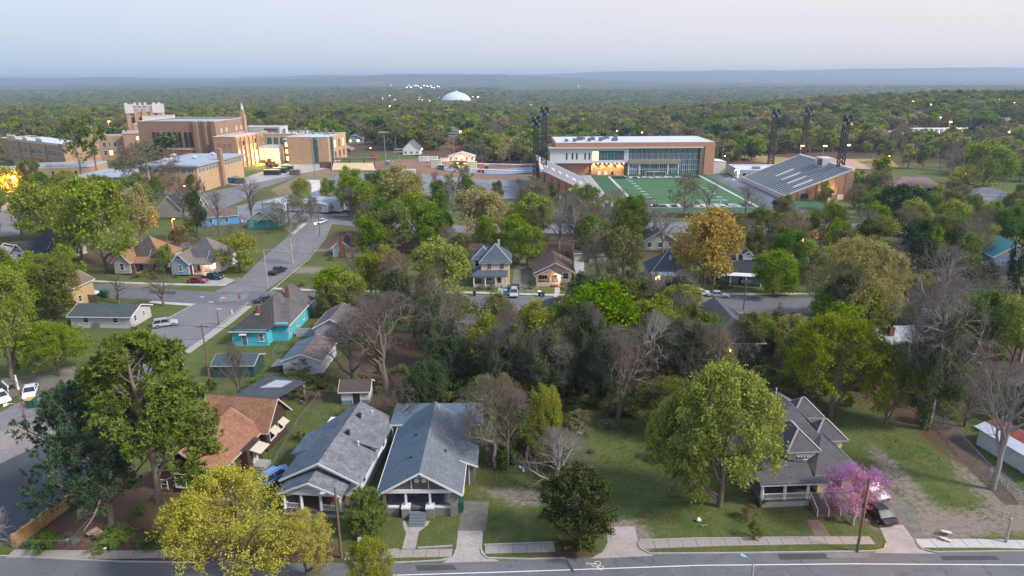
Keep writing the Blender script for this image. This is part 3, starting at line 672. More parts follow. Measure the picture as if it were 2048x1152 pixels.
tree('B', 1985,978,735,210,'bare spreading tree beside the red and white shed', seed=1, wr=.55, lod=0, base=.25)
tree('Y', 1662,832,640,215,'leaning yellow-green tree behind the yellow dormer house', seed=1, wr=.55, lod=0, base=.12)
tree('Y', 1770,850,690,120,'sparse yellow-green tree right of the leaning one', seed=2, wr=.5, lod=0)
tree('I', 1010,800,640,105,'ivy-draped snag with broken pale limbs left of the thicket', seed=2, wr=.36, lod=0, base=.2)
tree('I', 1092,808,655,120,'ivy-draped tree in the middle of the thicket', seed=1, wr=.40, lod=0, base=.1)
tree('I', 1160,790,600,110,'tall ivy-draped tree left of the yellow-green thicket tree', seed=0, wr=.36, lod=0, base=.1)
tree('D', 1125,800,690,110,'low dark evergreen at the foot of the thicket', seed=1, wr=.5, lod=0)
tree('G', 1200,735,562,160,'bright green tree rising highest from the central thicket', seed=1, wr=.42, base=.1)
tree('G', 1310,742,600,110,'bright green tree right of the highest thicket tree', seed=2, wr=.42)
tree('Y', 1075,735,600,90,'yellow-green tree left of the highest thicket tree', seed=1, wr=.42)
tree('K', 985,720,590,110,'olive budding tree at the left end of the thicket', seed=1, wr=.46)
tree('I', 1205,815,650,120,'dark ivy-draped tree behind the open lawn', seed=2, wr=.40, lod=0, base=.1)
tree('N', 1238,850,655,165,'dark leafless tree at the top of the open lawn', seed=1, wr=.5, lod=0)
tree('V', 1300,770,625,120,'pale leafless tree in the thicket right of the yellow-green crown', seed=0, wr=.46, lod=0)
tree('I', 1372,775,640,125,'ivy-draped tree above the lawn, right of the thicket centre', seed=1, wr=.42, lod=0, base=.1)
tree('K', 1335,870,765,150,'low olive budding tree between lawn and bright green tree', seed=1, wr=.6, lod=0)
tree('N', 1425,800,650,150,'brown leafless tree behind the bright green tree', seed=2, wr=.5, lod=0)
tree('M', 1440,880,740,120,'mid green tree tucked behind the largest bright green tree', seed=1, wr=.5, lod=0)
tree('N', 770,782,588,215,'broad brown leafless tree behind the small white shed', seed=1, wr=.52, lod=0, base=.12)
tree('N', 705,765,640,120,'smaller brown leafless tree left of the broad brown one', seed=2, wr=.5, lod=0)
tree('T', 885,705,528,125,'brown budding tree behind the cross street kerb', seed=2, wr=.46, lod=0, base=.1)
tree('I', 868,735,590,90,'ivy-draped tree below the brown budding street tree', seed=1, wr=.36, lod=0)
tree('D', 900,790,680,115,'dark evergreen behind the grey bungalow', seed=2, wr=.55, lod=0)
tree('D', 845,850,720,110,'dark evergreen left behind the bungalow roof', seed=0, wr=.55, lod=0)
tree('N', 805,860,750,120,'brown twiggy tree right of the small white shed', seed=0, wr=.62, lod=0)
tree('N', 478,800,683,62,'brown vine-choked tree before the green shed', seed=0, wr=.34, lod=0)
tree('N', 1020,790,600,80,'thin brown leafless tree left of the thicket', seed=2, wr=.36, lod=0)
tree('V', 945,745,630,100,'thin pale leafless tree right of the street tree', seed=1, wr=.46, lod=0)
tree('G', 890,610,482,112,'dense bright green tree left of the cream two-storey house', seed=2, wr=.42, base=.08)
tree('Y', 780,605,492,72,'yellow-green tree on the vacant corner lot', seed=1, wr=.36)
tree('Y', 745,612,505,62,'second yellow-green tree on the vacant corner lot', seed=2, wr=.36)
tree('G', 682,615,535,105,'low bright green tree at the cross street kerb', seed=1, wr=.5, base=.05)
tree('T', 800,620,505,80,'thin brown budding tree behind the utility pole', seed=1, wr=.36)
tree('D', 800,640,540,60,'dark evergreen shrub tree at the vacant lot', seed=1, wr=.4)
tree('G', 742,512,430,75,'green tree hiding the small chimney house', seed=0, wr=.42, base=.06)
tree('G', 838,492,388,105,'green tree with purple blossom behind the vacant lot', seed=1, wr=.42)
tree('M', 790,505,405,75,'mid green tree behind the chimney house', seed=1, wr=.42)
tree('O', 808,440,330,105,'tan blossoming oak at the parking lot lamp', seed=1, wr=.46, base=.1, lod=0)
tree('O', 960,482,376,112,'broad tan blossoming oak right of the lone pine', seed=2, wr=.52, base=.1, lod=0)
tree('P', 915,414,324,72,'lone dark pine before the parking lot', seed=2, wr=.30, lod=0)
tree('G', 1066,475,390,92,'bright green tree above the cream two-storey house', seed=1, wr=.46, base=.05)
tree('G', 1057,535,452,82,'bright green tree between cream house and brown bungalow', seed=2, wr=.44, base=.1)
tree('T', 1060,420,355,80,'brown-green tree before the left grandstand', seed=0, wr=.5)
tree('B', 1150,512,392,80,'dark leafless tree behind the brown bungalow', seed=1, wr=.4)
tree('B', 1118,500,410,70,'second dark leafless tree behind the brown bungalow', seed=2, wr=.4)
tree('K', 1245,566,455,84,'olive pointed tree right of the concrete drive', seed=1, wr=.32, base=.03)
tree('T', 1192,560,458,60,'narrow tan budding tree beside the concrete drive', seed=2, wr=.32, base=.05)
tree('N', 1200,575,520,70,'low brown thicket tree beside the concrete drive', seed=1, wr=.6)
tree('A', 1406,574,416,134,'round amber orange tree before the back road', seed=1, wr=.40, base=.12, lod=0)
tree('G', 1545,592,500,105,'bright green tree right of the ivy-walled house', seed=1, wr=.5)
tree('O', 1700,690,486,190,'large tan blossoming tree with ivy limbs on the right', seed=1, wr=.50, lod=0, base=.2)
tree('I', 1690,700,545,110,'ivy-clad trunks under the large tan blossoming tree', seed=0, wr=.4, lod=0)
tree('O', 1790,640,545,70,'small tan blossoming tree right of the large tan one', seed=2, wr=.5)
tree('B', 1862,655,492,150,'wide grey leafless tree behind the pale-roofed house', seed=1, wr=.5)
tree('B', 1945,660,530,140,'grey leafless tree left of the teal-roofed house', seed=2, wr=.5)
tree('D', 2034,655,375,72,'tall dark evergreen at the right edge', seed=1, wr=.34)
tree('D', 1792,470,370,110,'broad dark evergreen right of the mauve-roofed house', seed=2, wr=.55)
tree('M', 1740,455,385,60,'mid green tree left of the broad dark evergreen', seed=1, wr=.45)
tree('G', 1905,482,403,80,'bright green round tree before the white two-storey house', seed=1, wr=.46)
tree('Y', 1750,490,420,80,'yellow-green tree below the broad dark evergreen', seed=2, wr=.46)
tree('K', 1650,500,410,80,'dull green tree before the right grandstand', seed=1, wr=.46)
tree('G', 1962,395,284,110,'large bright green tree above the mauve-roofed house', seed=0, wr=.5, base=.12)
tree('T', 1302,640,545,46,'slim budding street tree beside the white picket fence', seed=1, wr=.3, base=.4)
tree('G', 1362,640,565,84,'low bright green street tree before the blue-roofed house', seed=1, wr=.5)
tree('N', 238,607,552,70,'pruned leaning leafless tree behind the white ranch house', seed=1, wr=.5, base=.4)
tree('N', 327,612,548,72,'pruned leafless tree at the ranch house corner', seed=2, wr=.5, base=.45)
tree('G', 30,770,540,150,'large bright green tree at the left edge', seed=1, wr=.42, lod=0, base=.08)
tree('G', 120,752,640,135,'bright green tree behind the white sedan', seed=2, wr=.5, lod=0, base=.05)
tree('K', 118,640,520,95,'olive green tree left of the white ranch house', seed=1, wr=.46)
tree('G', 145,580,490,60,'bright green tree behind the olive tree by the ranch house', seed=1, wr=.46)
tree('G', 215,545,357,150,'tall yellow-green tree beside the weathered cottage', seed=2, wr=.44, lod=0, base=.05)
tree('Y', 165,520,365,110,'yellow-green tree left of the tallest one by the cottage', seed=0, wr=.42, lod=0, base=.08)
tree('G', 95,480,366,110,'green tree at the edge of the left car park', seed=1, wr=.46, base=.08)
tree('O', 285,500,372,80,'pale blossoming tree right of the tall yellow-green tree', seed=0, wr=.42)
tree('M', 275,440,350,80,'mid green tree before the beige gymnasium', seed=2, wr=.5)
tree('N', 45,470,415,60,'bare twiggy tree at the lane on the left', seed=1, wr=.5)
tree('P', 165,362,238,75,'left of two tall school pines', seed=1, wr=.30)
tree('P', 196,358,236,72,'right of two tall school pines', seed=2, wr=.28)
tree('T', 305,390,287,130,'broad brown oak before the school gymnasium', seed=1, wr=.58, base=.2)
tree('D', 330,340,268,75,'dark evergreen behind the broad brown oak', seed=1, wr=.55)
tree('N', 440,472,384,62,'bare dark tree before the bright blue house', seed=1, wr=.4)
tree('D', 396,482,384,48,'narrow dark cedar left of the bright blue house', seed=0, wr=.30)
tree('N', 370,440,370,70,'bare grey tree behind the dark-roofed cottage', seed=2, wr=.5)
tree('Y', 480,545,466,78,'yellow-green tree right of the blue-grey cottage', seed=1, wr=.46)
tree('Y', 455,510,475,40,'small yellow-green tree behind the blue-grey cottage', seed=2, wr=.5)
tree('V', 586,528,452,46,'leafless tree on the side street kerb', seed=1, wr=.3)
tree('T', 580,462,392,80,'tan budding tree before the teal house', seed=1, wr=.5)
tree('N', 505,440,355,70,'bare tree beside the portable classrooms', seed=2, wr=.36)
tree('N', 705,440,372,80,'bare spreading tree by the last portable classroom', seed=0, wr=.5)
tree('T', 1368,430,347,66,'lone bare tree before the football end zone', seed=1, wr=.4, base=.2)
tree('N', 1415,432,366,52,'small bare tree before the football end zone', seed=2, wr=.4, base=.3)
tree('N', 1490,448,372,80,'bare tree at the right corner of the football field', seed=1, wr=.5)
tree('B', 1232,478,378,110,'wide grey leafless tree before the left corner of the field', seed=1, wr=.5)
tree('B', 1290,470,395,80,'grey leafless tree beside the wide one at the field', seed=2, wr=.5)
tree('D', 1555,455,398,44,'small dark cedar below the right grandstand', seed=2, wr=.4)
tree('Y', 25,400,335,75,'lamp-lit yellow tree before the low school building', seed=1, wr=.5)
tree('K', 68,400,318,50,'thin olive tree before the low school building', seed=2, wr=.4)
tree('D', 2040,840,770,70,'dark shrub tree at the right edge behind the shed', seed=1, wr=.5)
tree('G', 2020,740,590,90,'bright green tree at the right edge below the teal roof', seed=0, wr=.46)
# fill of the middle distance: single trees in the yards, away from houses and streets
ZONES = [  # photo region x0,y0,x1,y1 (bases), number, kinds, height range
 (1330,640,1560,720,12,'YBIKNTGM',(8,13)), (1560,690,1700,800,9,'YKGINM',(7,12)), (1700,600,1860,700,10,'BYOKGM',(8,13)), (1860,600,2080,760,14,'BNKGMB',(7,13)), (1900,780,2080,860,7,'NKMB',(4,8)),
 (940,640,1140,760,12,'NIIYKG',(7,12)), (1140,640,1330,740,9,'KYIKMG',(7,11)), (620,610,760,700,6,'NNTK',(5,9)), (840,640,940,700,5,'NITM',(7,11)),
 (1380,480,1620,560,12,'YKNGTM',(8,13)), (1560,440,1760,560,16,'KMGTNB',(8,14)), (1760,470,1990,560,14,'KGDTNM',(7,13)), (820,420,1110,540,13,'TMGNKO',(9,14)), (680,440,900,520,8,'MGKNT',(8,12)),
 (1110,430,1330,520,15,'BNKTMG',(11,15)), (680,402,890,445,11,'GOKNMG',(11,15)), (600,400,1060,416,6,'GMTKGO',(9,12)), (1020,400,1110,440,4,'GKT',(8,11)), (500,432,640,450,3,'NT',(6,8)), (1700,380,1780,450,6,'KMGB',(8,13)), (1860,380,2060,440,9,'GKTBM',(8,13)), (60,400,240,470,9,'GYKMN',(9,13)), (-40,560,100,660,6,'GGMY',(9,12)), (-40,470,60,530,4,'GMN',(9,12)),
 (1640,395,1760,430,5,'TKGB',(7,10)), (1150,418,1560,436,8,'BTNGKM',(6,9)), (1700,345,2070,440,26,'KTGBMNY',(8,14)), (1880,430,2080,520,14,'GKMNB',(8,13)), (0,385,250,475,14,'GMKYTN',(8,13)), (330,440,480,560,5,'NTGK',(5,8)), (960,640,1420,790,22,'IKYIIMDG',(7,12)), (640,560,900,640,7,'GTNKM',(6,10)), (1420,560,1720,640,12,'BNKTG',(8,13)), (1720,300,1960,370,20,'BTKGMY',(9,15)), (1960,300,2100,370,9,'GTMB',(10,15)), (380,420,500,450,5,'NTB',(6,9)), (230,385,420,400,5,'NMGT',(7,10)),
]
def keep(x0,y0,x1,y1): return [(x0,y0,x1,y1)]
CLEAR = [(640,480,730,540),(940,530,1170,600),(1290,530,1400,580),(1415,530,1530,590),(1385,600,1510,700),(1760,650,1860,720),(1965,520,2060,600),(1780,350,1890,395),(1930,385,2030,425),(1050,590,1170,640),(480,420,600,470),(385,420,490,465),
         (300,400,385,445),(1195,440,1360,470),(620,640,700,700),(0,470,120,540),(1230,395,1560,440),(1540,600,1700,612)]
_z = random.Random(77)
def inroad(px, py): return (590 < py < 628 and px > 380) or (445 < py < 468 and px > 620) or (448 < py < 640 and 330+ (640-py)*1.4-35 < px < 345+(640-py)*1.65+25 and px < 680)
for zx0, zy0, zx1, zy1, n, kinds, (h0, h1) in ZONES:
    n = int(n*1.15+.5)
    k = 0; tries = 0; got = []
    while k < n and tries < 400:
        tries += 1; px, py = _z.uniform(zx0, zx1), _z.uniform(zy0, zy1)
        if inroad(px, py) or any(a-8 < px < c+8 and b < py < d+10 for a, b, c, d in CLEAR): continue
        x, y, z = at(px, py)
        if any((x-a)**2+(y-b)**2 < 16 for a, b in got): continue
        got.append((x, y)); kd = kinds[k % len(kinds)]; h = _z.uniform(h0, h1)
        if 628 < py < 800 and (925 < px < 1135 or 1180 < px < 1250 or 1430 < px < 1640):      # the street shows above these
            while h > 3 and proj(x, y, z+h)[1] < 627: h -= .3
        if 596 > py > 560 and px > 900: h = min(h, 5)
        put_tree(kd, x, y, h, h*_z.uniform(.6,.95), wr=.46, seed=_z.randrange(3)); k += 1
# woods behind school and stadium: nearest as single trees, the rest one mass
_fh = random.Random(8); FARH = []
while len(FARH) < 34:
    b = _fh.uniform(520, 1150); a = _fh.uniform(-.72,.72)*b
    if all((a-c)**2+(b-d)**2 > 2500 for c, d in FARH) and not (300 < a < 480 and 560 < b < 680): FARH.append((a, b))
def blocked(x, y):
    if y < 560 and -60 < x < 30 and y < 470: return True
    if x < -90 and y < 500+(-90-x)*-.02 and x > -330 and y < 498: return True
    if 20 < x < 135 and y < 480: return True
    if 120 < x < 260 and y < 430: return True
    if 300 < x < 480 and 560 < y < 650: return True
    if 170 < x < 300 and 430 < y < 520: return True
    if abs(x + 40 + (y-440)*.05) < 7 and y < 700: return True
    if any((x-a)**2 < 200 and -26 < y-b < 7 for a, b in FARH): return True
    return False
# reserved sight-lines to things standing in the woods
pts_near, pts_far = [], []
_w = np.random.default_rng(4)
RY = list(np.arange(395, 2150, 8.6))
while RY[-1] < 3900: RY.append(RY[-1]*1.0055)
for yy in RY:
    for xx in np.arange(-.84*yy-10, .84*yy+10, 8.6*max(1, (yy/2150)**1.4)):
        x, y = xx + _w.uniform(-4,4), yy + _w.uniform(-4,4)
        if blocked(x, y): continue
        if y < 470 and not (x > 255 or x < -335): continue
        if _w.uniform() < .10 or (y > 620 and math.sin(x/61+y/97)*math.sin(x/43-y/71+2) > .86): continue
        (pts_near if y < 600 and len(pts_near) < 130 and _w.uniform() < .62 else pts_far).append((x, y))
def wood_kind(x, y):
    n = math.sin(x/37+1)*math.sin(y/45+2) + .5*math.sin(x/16+y/23); u = _w.uniform()
    ks = 'TTGKKGMTYO' if n > .2 else ('GKMYTGKMTD' if n > -.5 else 'BNTKTTMKDO')
    return ks[int(u*len(ks))]
for x, y in pts_near:
    h = _w.uniform(9, 15); put_tree(wood_kind(x, y), x, y, h, h*_w.uniform(.75,1.0), lod=2, seed=int(_w.integers(0,2)), wr=.46)
# the mass: points with a variant index, instanced by geometry nodes
col_w = bpy.data.collections.new('wood_sources'); variants = 'TGKMNBYOD'
for i, kd in enumerate('TTGGKKMMNNBBYODD'):
    me = tree_meshes(kd, i % 2, 2, wr=.46); o = bpy.data.objects.new('wood_source_%02d' % i, me); col_w.objects.link(o)
srcs = 'TTGGKKMMNNBBYODD'
P3 = np.array([(x, y, HZ(x, y)+float(Far(x, y))-.3) for x, y in pts_far], np.float32)
vi = np.array([srcs.index(wood_kind(x, y)) + (int(_w.integers(0,2)) if wood_kind(x,y) in 'TGKMNBD' else 0) for x, y in pts_far], np.int32) % 16
me = bpy.data.meshes.new('distant_wood'); me.vertices.add(len(P3)); me.vertices.foreach_set('co', P3.ravel())
a = me.attributes.new('vi', 'INT', 'POINT'); a.data.foreach_set('value', vi)
a = me.attributes.new('sz', 'FLOAT_VECTOR', 'POINT'); hh = _w.uniform(.42,1.22,len(P3)); ww = hh*_w.uniform(.8,1.5,len(P3)); far_ = np.maximum(1, P3[:,1]/2150); ww = ww*far_**1.2; hh = hh*far_**.35; a.data.foreach_set('vector', np.stack([ww,ww,hh],-1).astype(np.float32).ravel())
a = me.attributes.new('rz', 'FLOAT_VECTOR', 'POINT'); a.data.foreach_set('vector', np.stack([np.zeros(len(P3)),np.zeros(len(P3)),_w.uniform(0,6.28,len(P3))],-1).astype(np.float32).ravel())
wood = link('distant_wood', me); tag(wood, kind='stuff', label='mixed green and brown woods stretching to the valley')
ng = bpy.data.node_groups.new('scatter', 'GeometryNodeTree'); ng.interface.new_socket('Geometry', in_out='INPUT', socket_type='NodeSocketGeometry'); ng.interface.new_socket('Geometry', in_out='OUTPUT', socket_type='NodeSocketGeometry')
gi, go = ng.nodes.new('NodeGroupInput'), ng.nodes.new('NodeGroupOutput'); iop = ng.nodes.new('GeometryNodeInstanceOnPoints'); ci = ng.nodes.new('GeometryNodeCollectionInfo')
ci.inputs['Collection'].default_value = col_w; ci.inputs['Separate Children'].default_value = True; ci.inputs['Reset Children'].default_value = True
def na(nm, ty):
    n = ng.nodes.new('GeometryNodeInputNamedAttribute'); n.data_type = ty; n.inputs['Name'].default_value = nm; return n.outputs['Attribute']
ng.links.new(gi.outputs[0], iop.inputs['Points']); ng.links.new(ci.outputs[0], iop.inputs['Instance']); iop.inputs['Pick Instance'].default_value = True
ng.links.new(na('vi','INT'), iop.inputs['Instance Index']); ng.links.new(na('sz','FLOAT_VECTOR'), iop.inputs['Scale'])
e2r = ng.nodes.new('FunctionNodeEulerToRotation'); ng.links.new(na('rz','FLOAT_VECTOR'), e2r.inputs[0]); ng.links.new(e2r.outputs[0], iop.inputs['Rotation'])
ng.links.new(iop.outputs[0], go.inputs[0]); md = wood.modifiers.new('scatter', 'NODES'); md.node_group = ng
# canopy of the far plain and ridges, beyond single crowns
cx = np.arange(-12500, 12500, 85.0); ky = [3500.0]
while ky[-1] < 14500: ky.append(ky[-1] + max(9, (ky[-1]/48.0)*.30))
cy = np.array(ky); CX, CY = np.meshgrid(cx, cy); CX = CX*(CY/14500*1.0)*1.02
rn = np.random.default_rng(9); bump_ = rn.uniform(0,1,CX.shape)*8 + 4*np.sin(CX/90+CY/130)*np.sin(CX/61) 
CZ = Hgt(CX, CY) + Far(CX, CY) + 5 + bump_
def canopy_mat():
    m, nt = new_mat('far_canopy'); tc = N(nt, 'ShaderNodeTexCoord').outputs['Object']; mp_ = N(nt, 'ShaderNodeMapping'); L(nt, tc, mp_.inputs[0]); mp_.inputs['Scale'].default_value = (1,.45,1)
    a = ramp2(nt, noise(nt, mp_.outputs[0], .004, 6, .7), (.06,.085,.035), (.13,.12,.065), .35, .65)
    b = mix(nt, ramp2(nt, noise(nt, mp_.outputs[0], .03, 5, .75), (0,0,0), (.9,)*3, .35, .65), a, (.035,.055,.03))
    b = mix(nt, ramp2(nt, noise(nt, mp_.outputs[0], .0013, 4, .6), (0,0,0), (.8,)*3, .62, .67), b, (.16,.14,.085))
    return fin(m, nt, b, .95, spec=.05)
cm = np_mesh('far_canopy', np.stack([CX,CY,CZ],-1).reshape(-1,3), grid_faces(CX.shape[1], CX.shape[0]), [canopy_mat()], True)
tag(link('far_canopy', cm), kind='stuff', label='hazy treetops of the far plain and blue ridges')
# ================================================================ buildings: shared pieces
_wm = {}
ROT = {'f': 0.0, 'r': math.pi/2, 'b': math.pi, 'l': -math.pi/2}
def win_mesh(w_, h_, bars=1, cols=1, fw=.09, fm=WHITE):
    key = (round(w_,2), round(h_,2), bars, cols, fw, fm.name)
    if key not in _wm:
        mb = MB(); d0, d1 = -.07, .03
        mb.box(-w_/2-fw, -w_/2, d0, d1, -fw, h_+fw).box(w_/2, w_/2+fw, d0, d1, -fw, h_+fw).box(-w_/2, w_/2, d0, d1, h_, h_+fw).box(-w_/2-fw*.5-.05, w_/2+fw*.5+.05, d0-.05, d1, -fw*1.6, 0)
        for i in range(bars): z = h_*(i+1)/(bars+1); mb.box(-w_/2, w_/2, -.045, .02, z-.025, z+.025)
        for i in range(cols-1): x = -w_/2 + w_*(i+1)/cols; mb.box(x-.025, x+.025, -.043, .02, 0, h_)
        _wm[key] = mb.mesh('window', fm)
    return _wm[key]
def pane_mesh(w_, h_, gm):
    key = ('p', round(w_,2), round(h_,2), gm.name)
    if key not in _wm: _wm[key] = MB().box(-w_/2, w_/2, -.02, .01, 0, h_).mesh('pane', gm)
    return _wm[key]
def win(t, side, u, z, w_, h_, plane, gm=None, bars=1, cols=1, fm=WHITE, fw=.09, name='window'):
    """a framed window: side f/r/b/l, u along the wall, plane = where that wall stands"""
    loc = {'f': (u, plane, z), 'b': (u, plane, z), 'l': (plane, u, z), 'r': (plane, u, z)}[side]
    o = link(name, win_mesh(w_, h_, bars, cols, fw, fm), t, loc=loc, rot=ROT[side]); link('pane', pane_mesh(w_, h_, gm or GLASS), o); return o
def door(t, side, u, z, w_, h_, plane, col=None, fm=WHITE):
    loc = {'f': (u, plane, z), 'b': (u, plane, z), 'l': (plane, u, z), 'r': (plane, u, z)}[side]
    m = col or plain('brown_door', (.10,.05,.035), .6)
    mb = MB().box(-w_/2, w_/2, -.05, .02, 0, h_); mb.box(-w_/2+.12, w_/2-.12, -.065, -.05, .25, h_*.45).box(-w_/2+.12, w_/2-.12, -.065, -.05, h_*.52, h_-.2)
    o = mb.make('door', m, t, loc=loc, rot=ROT[side])
    MB().box(-w_/2-.09, -w_/2, -.06, .03, 0, h_+.09).box(w_/2, w_/2+.09, -.06, .03, 0, h_+.09).box(-w_/2, w_/2, -.06, .03, h_, h_+.09).make('frame', fm, o)
    MB().cyl(w_/2-.1, -.08, h_*.46, h_*.46+.08, .035).make('handle', METAL, o); return o
def roof_gable(t, x0, x1, y0, y1, z, rise, axis, mat, over=.4, wall=None, trim=WHITE, th=.13, split=True, gable_ends='both', name='roof', zdrop=None):
    """gable roof with eaves; axis = direction of the ridge. wall fills the gables, trim caps the rakes and eaves"""
    mb = MB(); tr = MB(); hw = ((x1-x0) if axis == 'y' else (y1-y0))/2; sl = rise/hw; e = over; dz = sl*e
    if axis == 'y':
        c = (x0+x1)/2; a, b = y0-e, y1+e
        for sx in (-1, 1):
            xe = c + sx*(hw+e); mb.slab([(xe,a,z-dz),(c,a,z+rise),(c,b,z+rise),(xe,b,z-dz)] if sx < 0 else [(c,a,z+rise),(xe,a,z-dz),(xe,b,z-dz),(c,b,z+rise)], th)
            for yy in (a-.025, b+.025): tr.bar((xe,yy,z-dz-.08),(c,yy,z+rise-.08), .05, .2)
            tr.bar((xe+sx*.03,a,z-dz-.09),(xe+sx*.03,b,z-dz-.09), .05, .16)
        if wall:
            g = MB()
            g.prism([(x0+.01,z-.02),(x1-.01,z-.02),(c,z+rise-.1)], y0, y0+.15) if gable_ends in ('both','front') else None
            g.prism([(x0+.01,z-.02),(x1-.01,z-.02),(c,z+rise-.1)], y1-.15, y1) if gable_ends in ('both','back') else None
            g.make('gable', wall, t)
    else:
        c = (y0+y1)/2; a, b = x0-e, x1+e
        for sy in (-1, 1):
            ye = c + sy*(hw+e); mb.slab([(a,ye,z-dz),(b,ye,z-dz),(b,c,z+rise),(a,c,z+rise)] if sy < 0 else [(a,c,z+rise),(b,c,z+rise),(b,ye,z-dz),(a,ye,z-dz)], th)
            for xx in (a-.025, b+.025): tr.bar((xx,ye,z-dz-.08),(xx,c,z+rise-.08), .05, .2)
            tr.bar((a,ye+sy*.03,z-dz-.09),(b,ye+sy*.03,z-dz-.09), .05, .16)
        if wall:
            g = MB()
            for p, q in ((x0,x0+.15),(x1-.15,x1)): g.prism([(y0+.01,z-.02),(y1-.01,z-.02),(c,z+rise-.1)], p, q, 'x')
            g.make('gable', wall, t)
    r = mb.make(name, mat, t); tr.make('fascia', trim, r); return r
def roof_hip(t, x0, x1, y0, y1, z, rise, mat, over=.4, ridge=None, trim=WHITE, th=.12, name='roof'):
    w_, d = x1-x0, y1-y0; e = over; X0, X1, Y0, Y1 = x0-e, x1+e, y0-e, y1+e; hw = min(w_, d)/2
    zl = z - rise*e/hw
    if ridge is None: ridge = abs(w_-d)
    cx_, cy_ = (X0+X1)/2, (Y0+Y1)/2
    if w_ >= d: A, B = (cx_-ridge/2, cy_, z+rise), (cx_+ridge/2, cy_, z+rise)
    else: A, B = (cx_, cy_-ridge/2, z+rise), (cx_, cy_+ridge/2, z+rise)
    mb = MB(); c = [(X0,Y0,zl),(X1,Y0,zl),(X1,Y1,zl),(X0,Y1,zl)]
    if w_ >= d: F = [[c[0],c[1],B,A],[c[2],c[3],A,B],[c[3],c[0],A],[c[1],c[2],B]]
    else: F = [[c[0],c[1],A],[c[1],c[2],B,A],[c[2],c[3],B],[c[3],c[0],A,B]]
    for f in F:
        if (Vector(f[-1])-Vector(f[-2])).length < .01: f = f[:-1]
        mb.slab(f, th)
    r = mb.make(name, mat, t); tr = MB()
    for a, b in zip(c, c[1:]+c[:1]): tr.bar((a[0],a[1],zl-.1),(b[0],b[1],zl-.1), .06, .17)
    for p, q in ((c[0],A),(c[3],A if w_ >= d else B),(c[1],B if w_ >= d else A),(c[2],B),(A,B)):
        if (Vector(p)-Vector(q)).length > .3: tr.bar((p[0],p[1],p[2]+.03),(q[0],q[1],q[2]+.03), .22, .05) if trim is not WHITE else None
    tr.make('fascia', trim, r); return r
def chimney(t, x, y, z0, z1, s=.6, mat=None, parent=None):
    m = mat or wallmat('chimney_brick', (.22,.08,.05), 'brick', .09)
    c = MB().box(x-s/2, x+s/2, y-s/2, y+s/2, z0, z1).box(x-s/2-.05, x+s/2+.05, y-s/2-.05, y+s/2+.05, z1+.003, z1+.12).make('chimney', m, parent or t)
    MB().cyl(x, y, z1+.12, z1+.35, s*.2).make('flue', DARK, c); return c
def vent(r, x, y, z, h=.4, rad=.07, mat=METAL): MB().cyl(x, y, z, z+h, rad, sides=8).cyl(x, y, z+h-.02, z+h+.06, rad*1.5, sides=8).make('vent', mat, r)
def steps(t, x0, x1, y0, n, z_top, mat, dn=.3, name='step'):
    h = z_top/n
    for i in range(n): MB().box(x0, x1, y0-(i+1)*dn, y0-i*dn-.004, 0, z_top-(i)*h-h+.0).make(name, mat, t)
def railing(t, p, q, h=.8, mat=WHITE, sp=.16, name='railing'):
    mb = MB(); P_, Q_ = Vector(p), Vector(q); n = max(2, int((Q_-P_).length/sp)); up = Vector((0,0,1))
    mb.bar(P_+up*h, Q_+up*h, .07, .06).bar(P_+up*.12, Q_+up*.12, .05, .05)
    for i in range(n+1): c = P_.lerp(Q_, i/n); mb.bar(c+up*.14, c+up*(h-.03), .035)
    return mb.make(name, mat, t)
def walls(t, x0, x1, y0, y1, z0, z1, mat, name='wall', th=None):
    return MB().box(x0, x1, y0, y1, z0, z1).make(name, mat, t)
def columns_(t, pts, z0, z1, mat=WHITE, w0=.34, w1=.24, name='column'):
    for x, y in pts:
        MB().poly([(x-w0/2,y-w0/2,z0),(x+w0/2,y-w0/2,z0),(x+w0/2,y+w0/2,z0),(x-w0/2,y+w0/2,z0)]).tube([(x,y,z0),(x,y,z1)], [w0*.7,w1*.7], 4).make(name, mat, t)
def house_at(name, label, px, py, w_, rot=0.0, group=None, cat='house', right=False):
    """front-left corner read from the photo; returns the thing with its origin at the middle of the front wall"""
    x, y, z = at(px, py); c, s_ = math.cos(rot), math.sin(rot); k = -1 if right else 1
    return thing(name, label, cat, (x + k*c*w_/2, y + k*s_*w_/2, z), rot, group)

# ================================================================ the near row
# grey-roofed bungalow with the wide porch --------------------------------------
SH_BLUE = shingle('blue_grey_shade_shingles', (.095,.135,.18), var=.28); SH_GREY = shingle('grey_lit_shingles', (.135,.155,.18), var=.42, stain=.3)  # bungalow roof: shade of left slope, light of right slope put into the colours
BRN = plain('brown_gable_paint', (.115,.10,.085), .8, .15); STONE = wallmat('rough_stone', (.23,.21,.185), 'brick', .24, c2=(.15,.14,.125)); TAUPE = wallmat('taupe_siding', (.16,.145,.13), 'siding', .14)
t = thing('bungalow', 'grey-roofed bungalow with two round gable vents and brick porch piers', 'house', (-10.45, 66.9, 0), R(0))
W2 = 4.35
walls(t, -W2+.35, W2-.3, 2.9, 16, 0, 3.35, TAUPE)
MB().box(-W2+.3, W2-.25, .35, 2.88, .55, .95).make('porch_floor', plain('slate_porch', (.13,.15,.17), .7), t)
for a, b in ((-4.0,-2.6),(1.35,3.3)):
    MB().box(a-.15, b, 0.05, .33, 0, 1.0).make('porch_wall', STONE, t); MB().box(a-.2, b+.05, 0, .4, 1.003, 1.16).make('coping', WHITE, t)
for x_ in (-1.75, 1.0):
    MB().box(x_-.45, x_+.45, -.55, .45, 0, 1.25).make('pier', STONE, t); MB().box(x_-.5, x_+.5, -.6, .5, 1.253, 1.42).make('coping', WHITE, t); MB().box(x_-.12, x_+.12, .0, .24, 1.42, 3.0).make('column', WHITE, t)
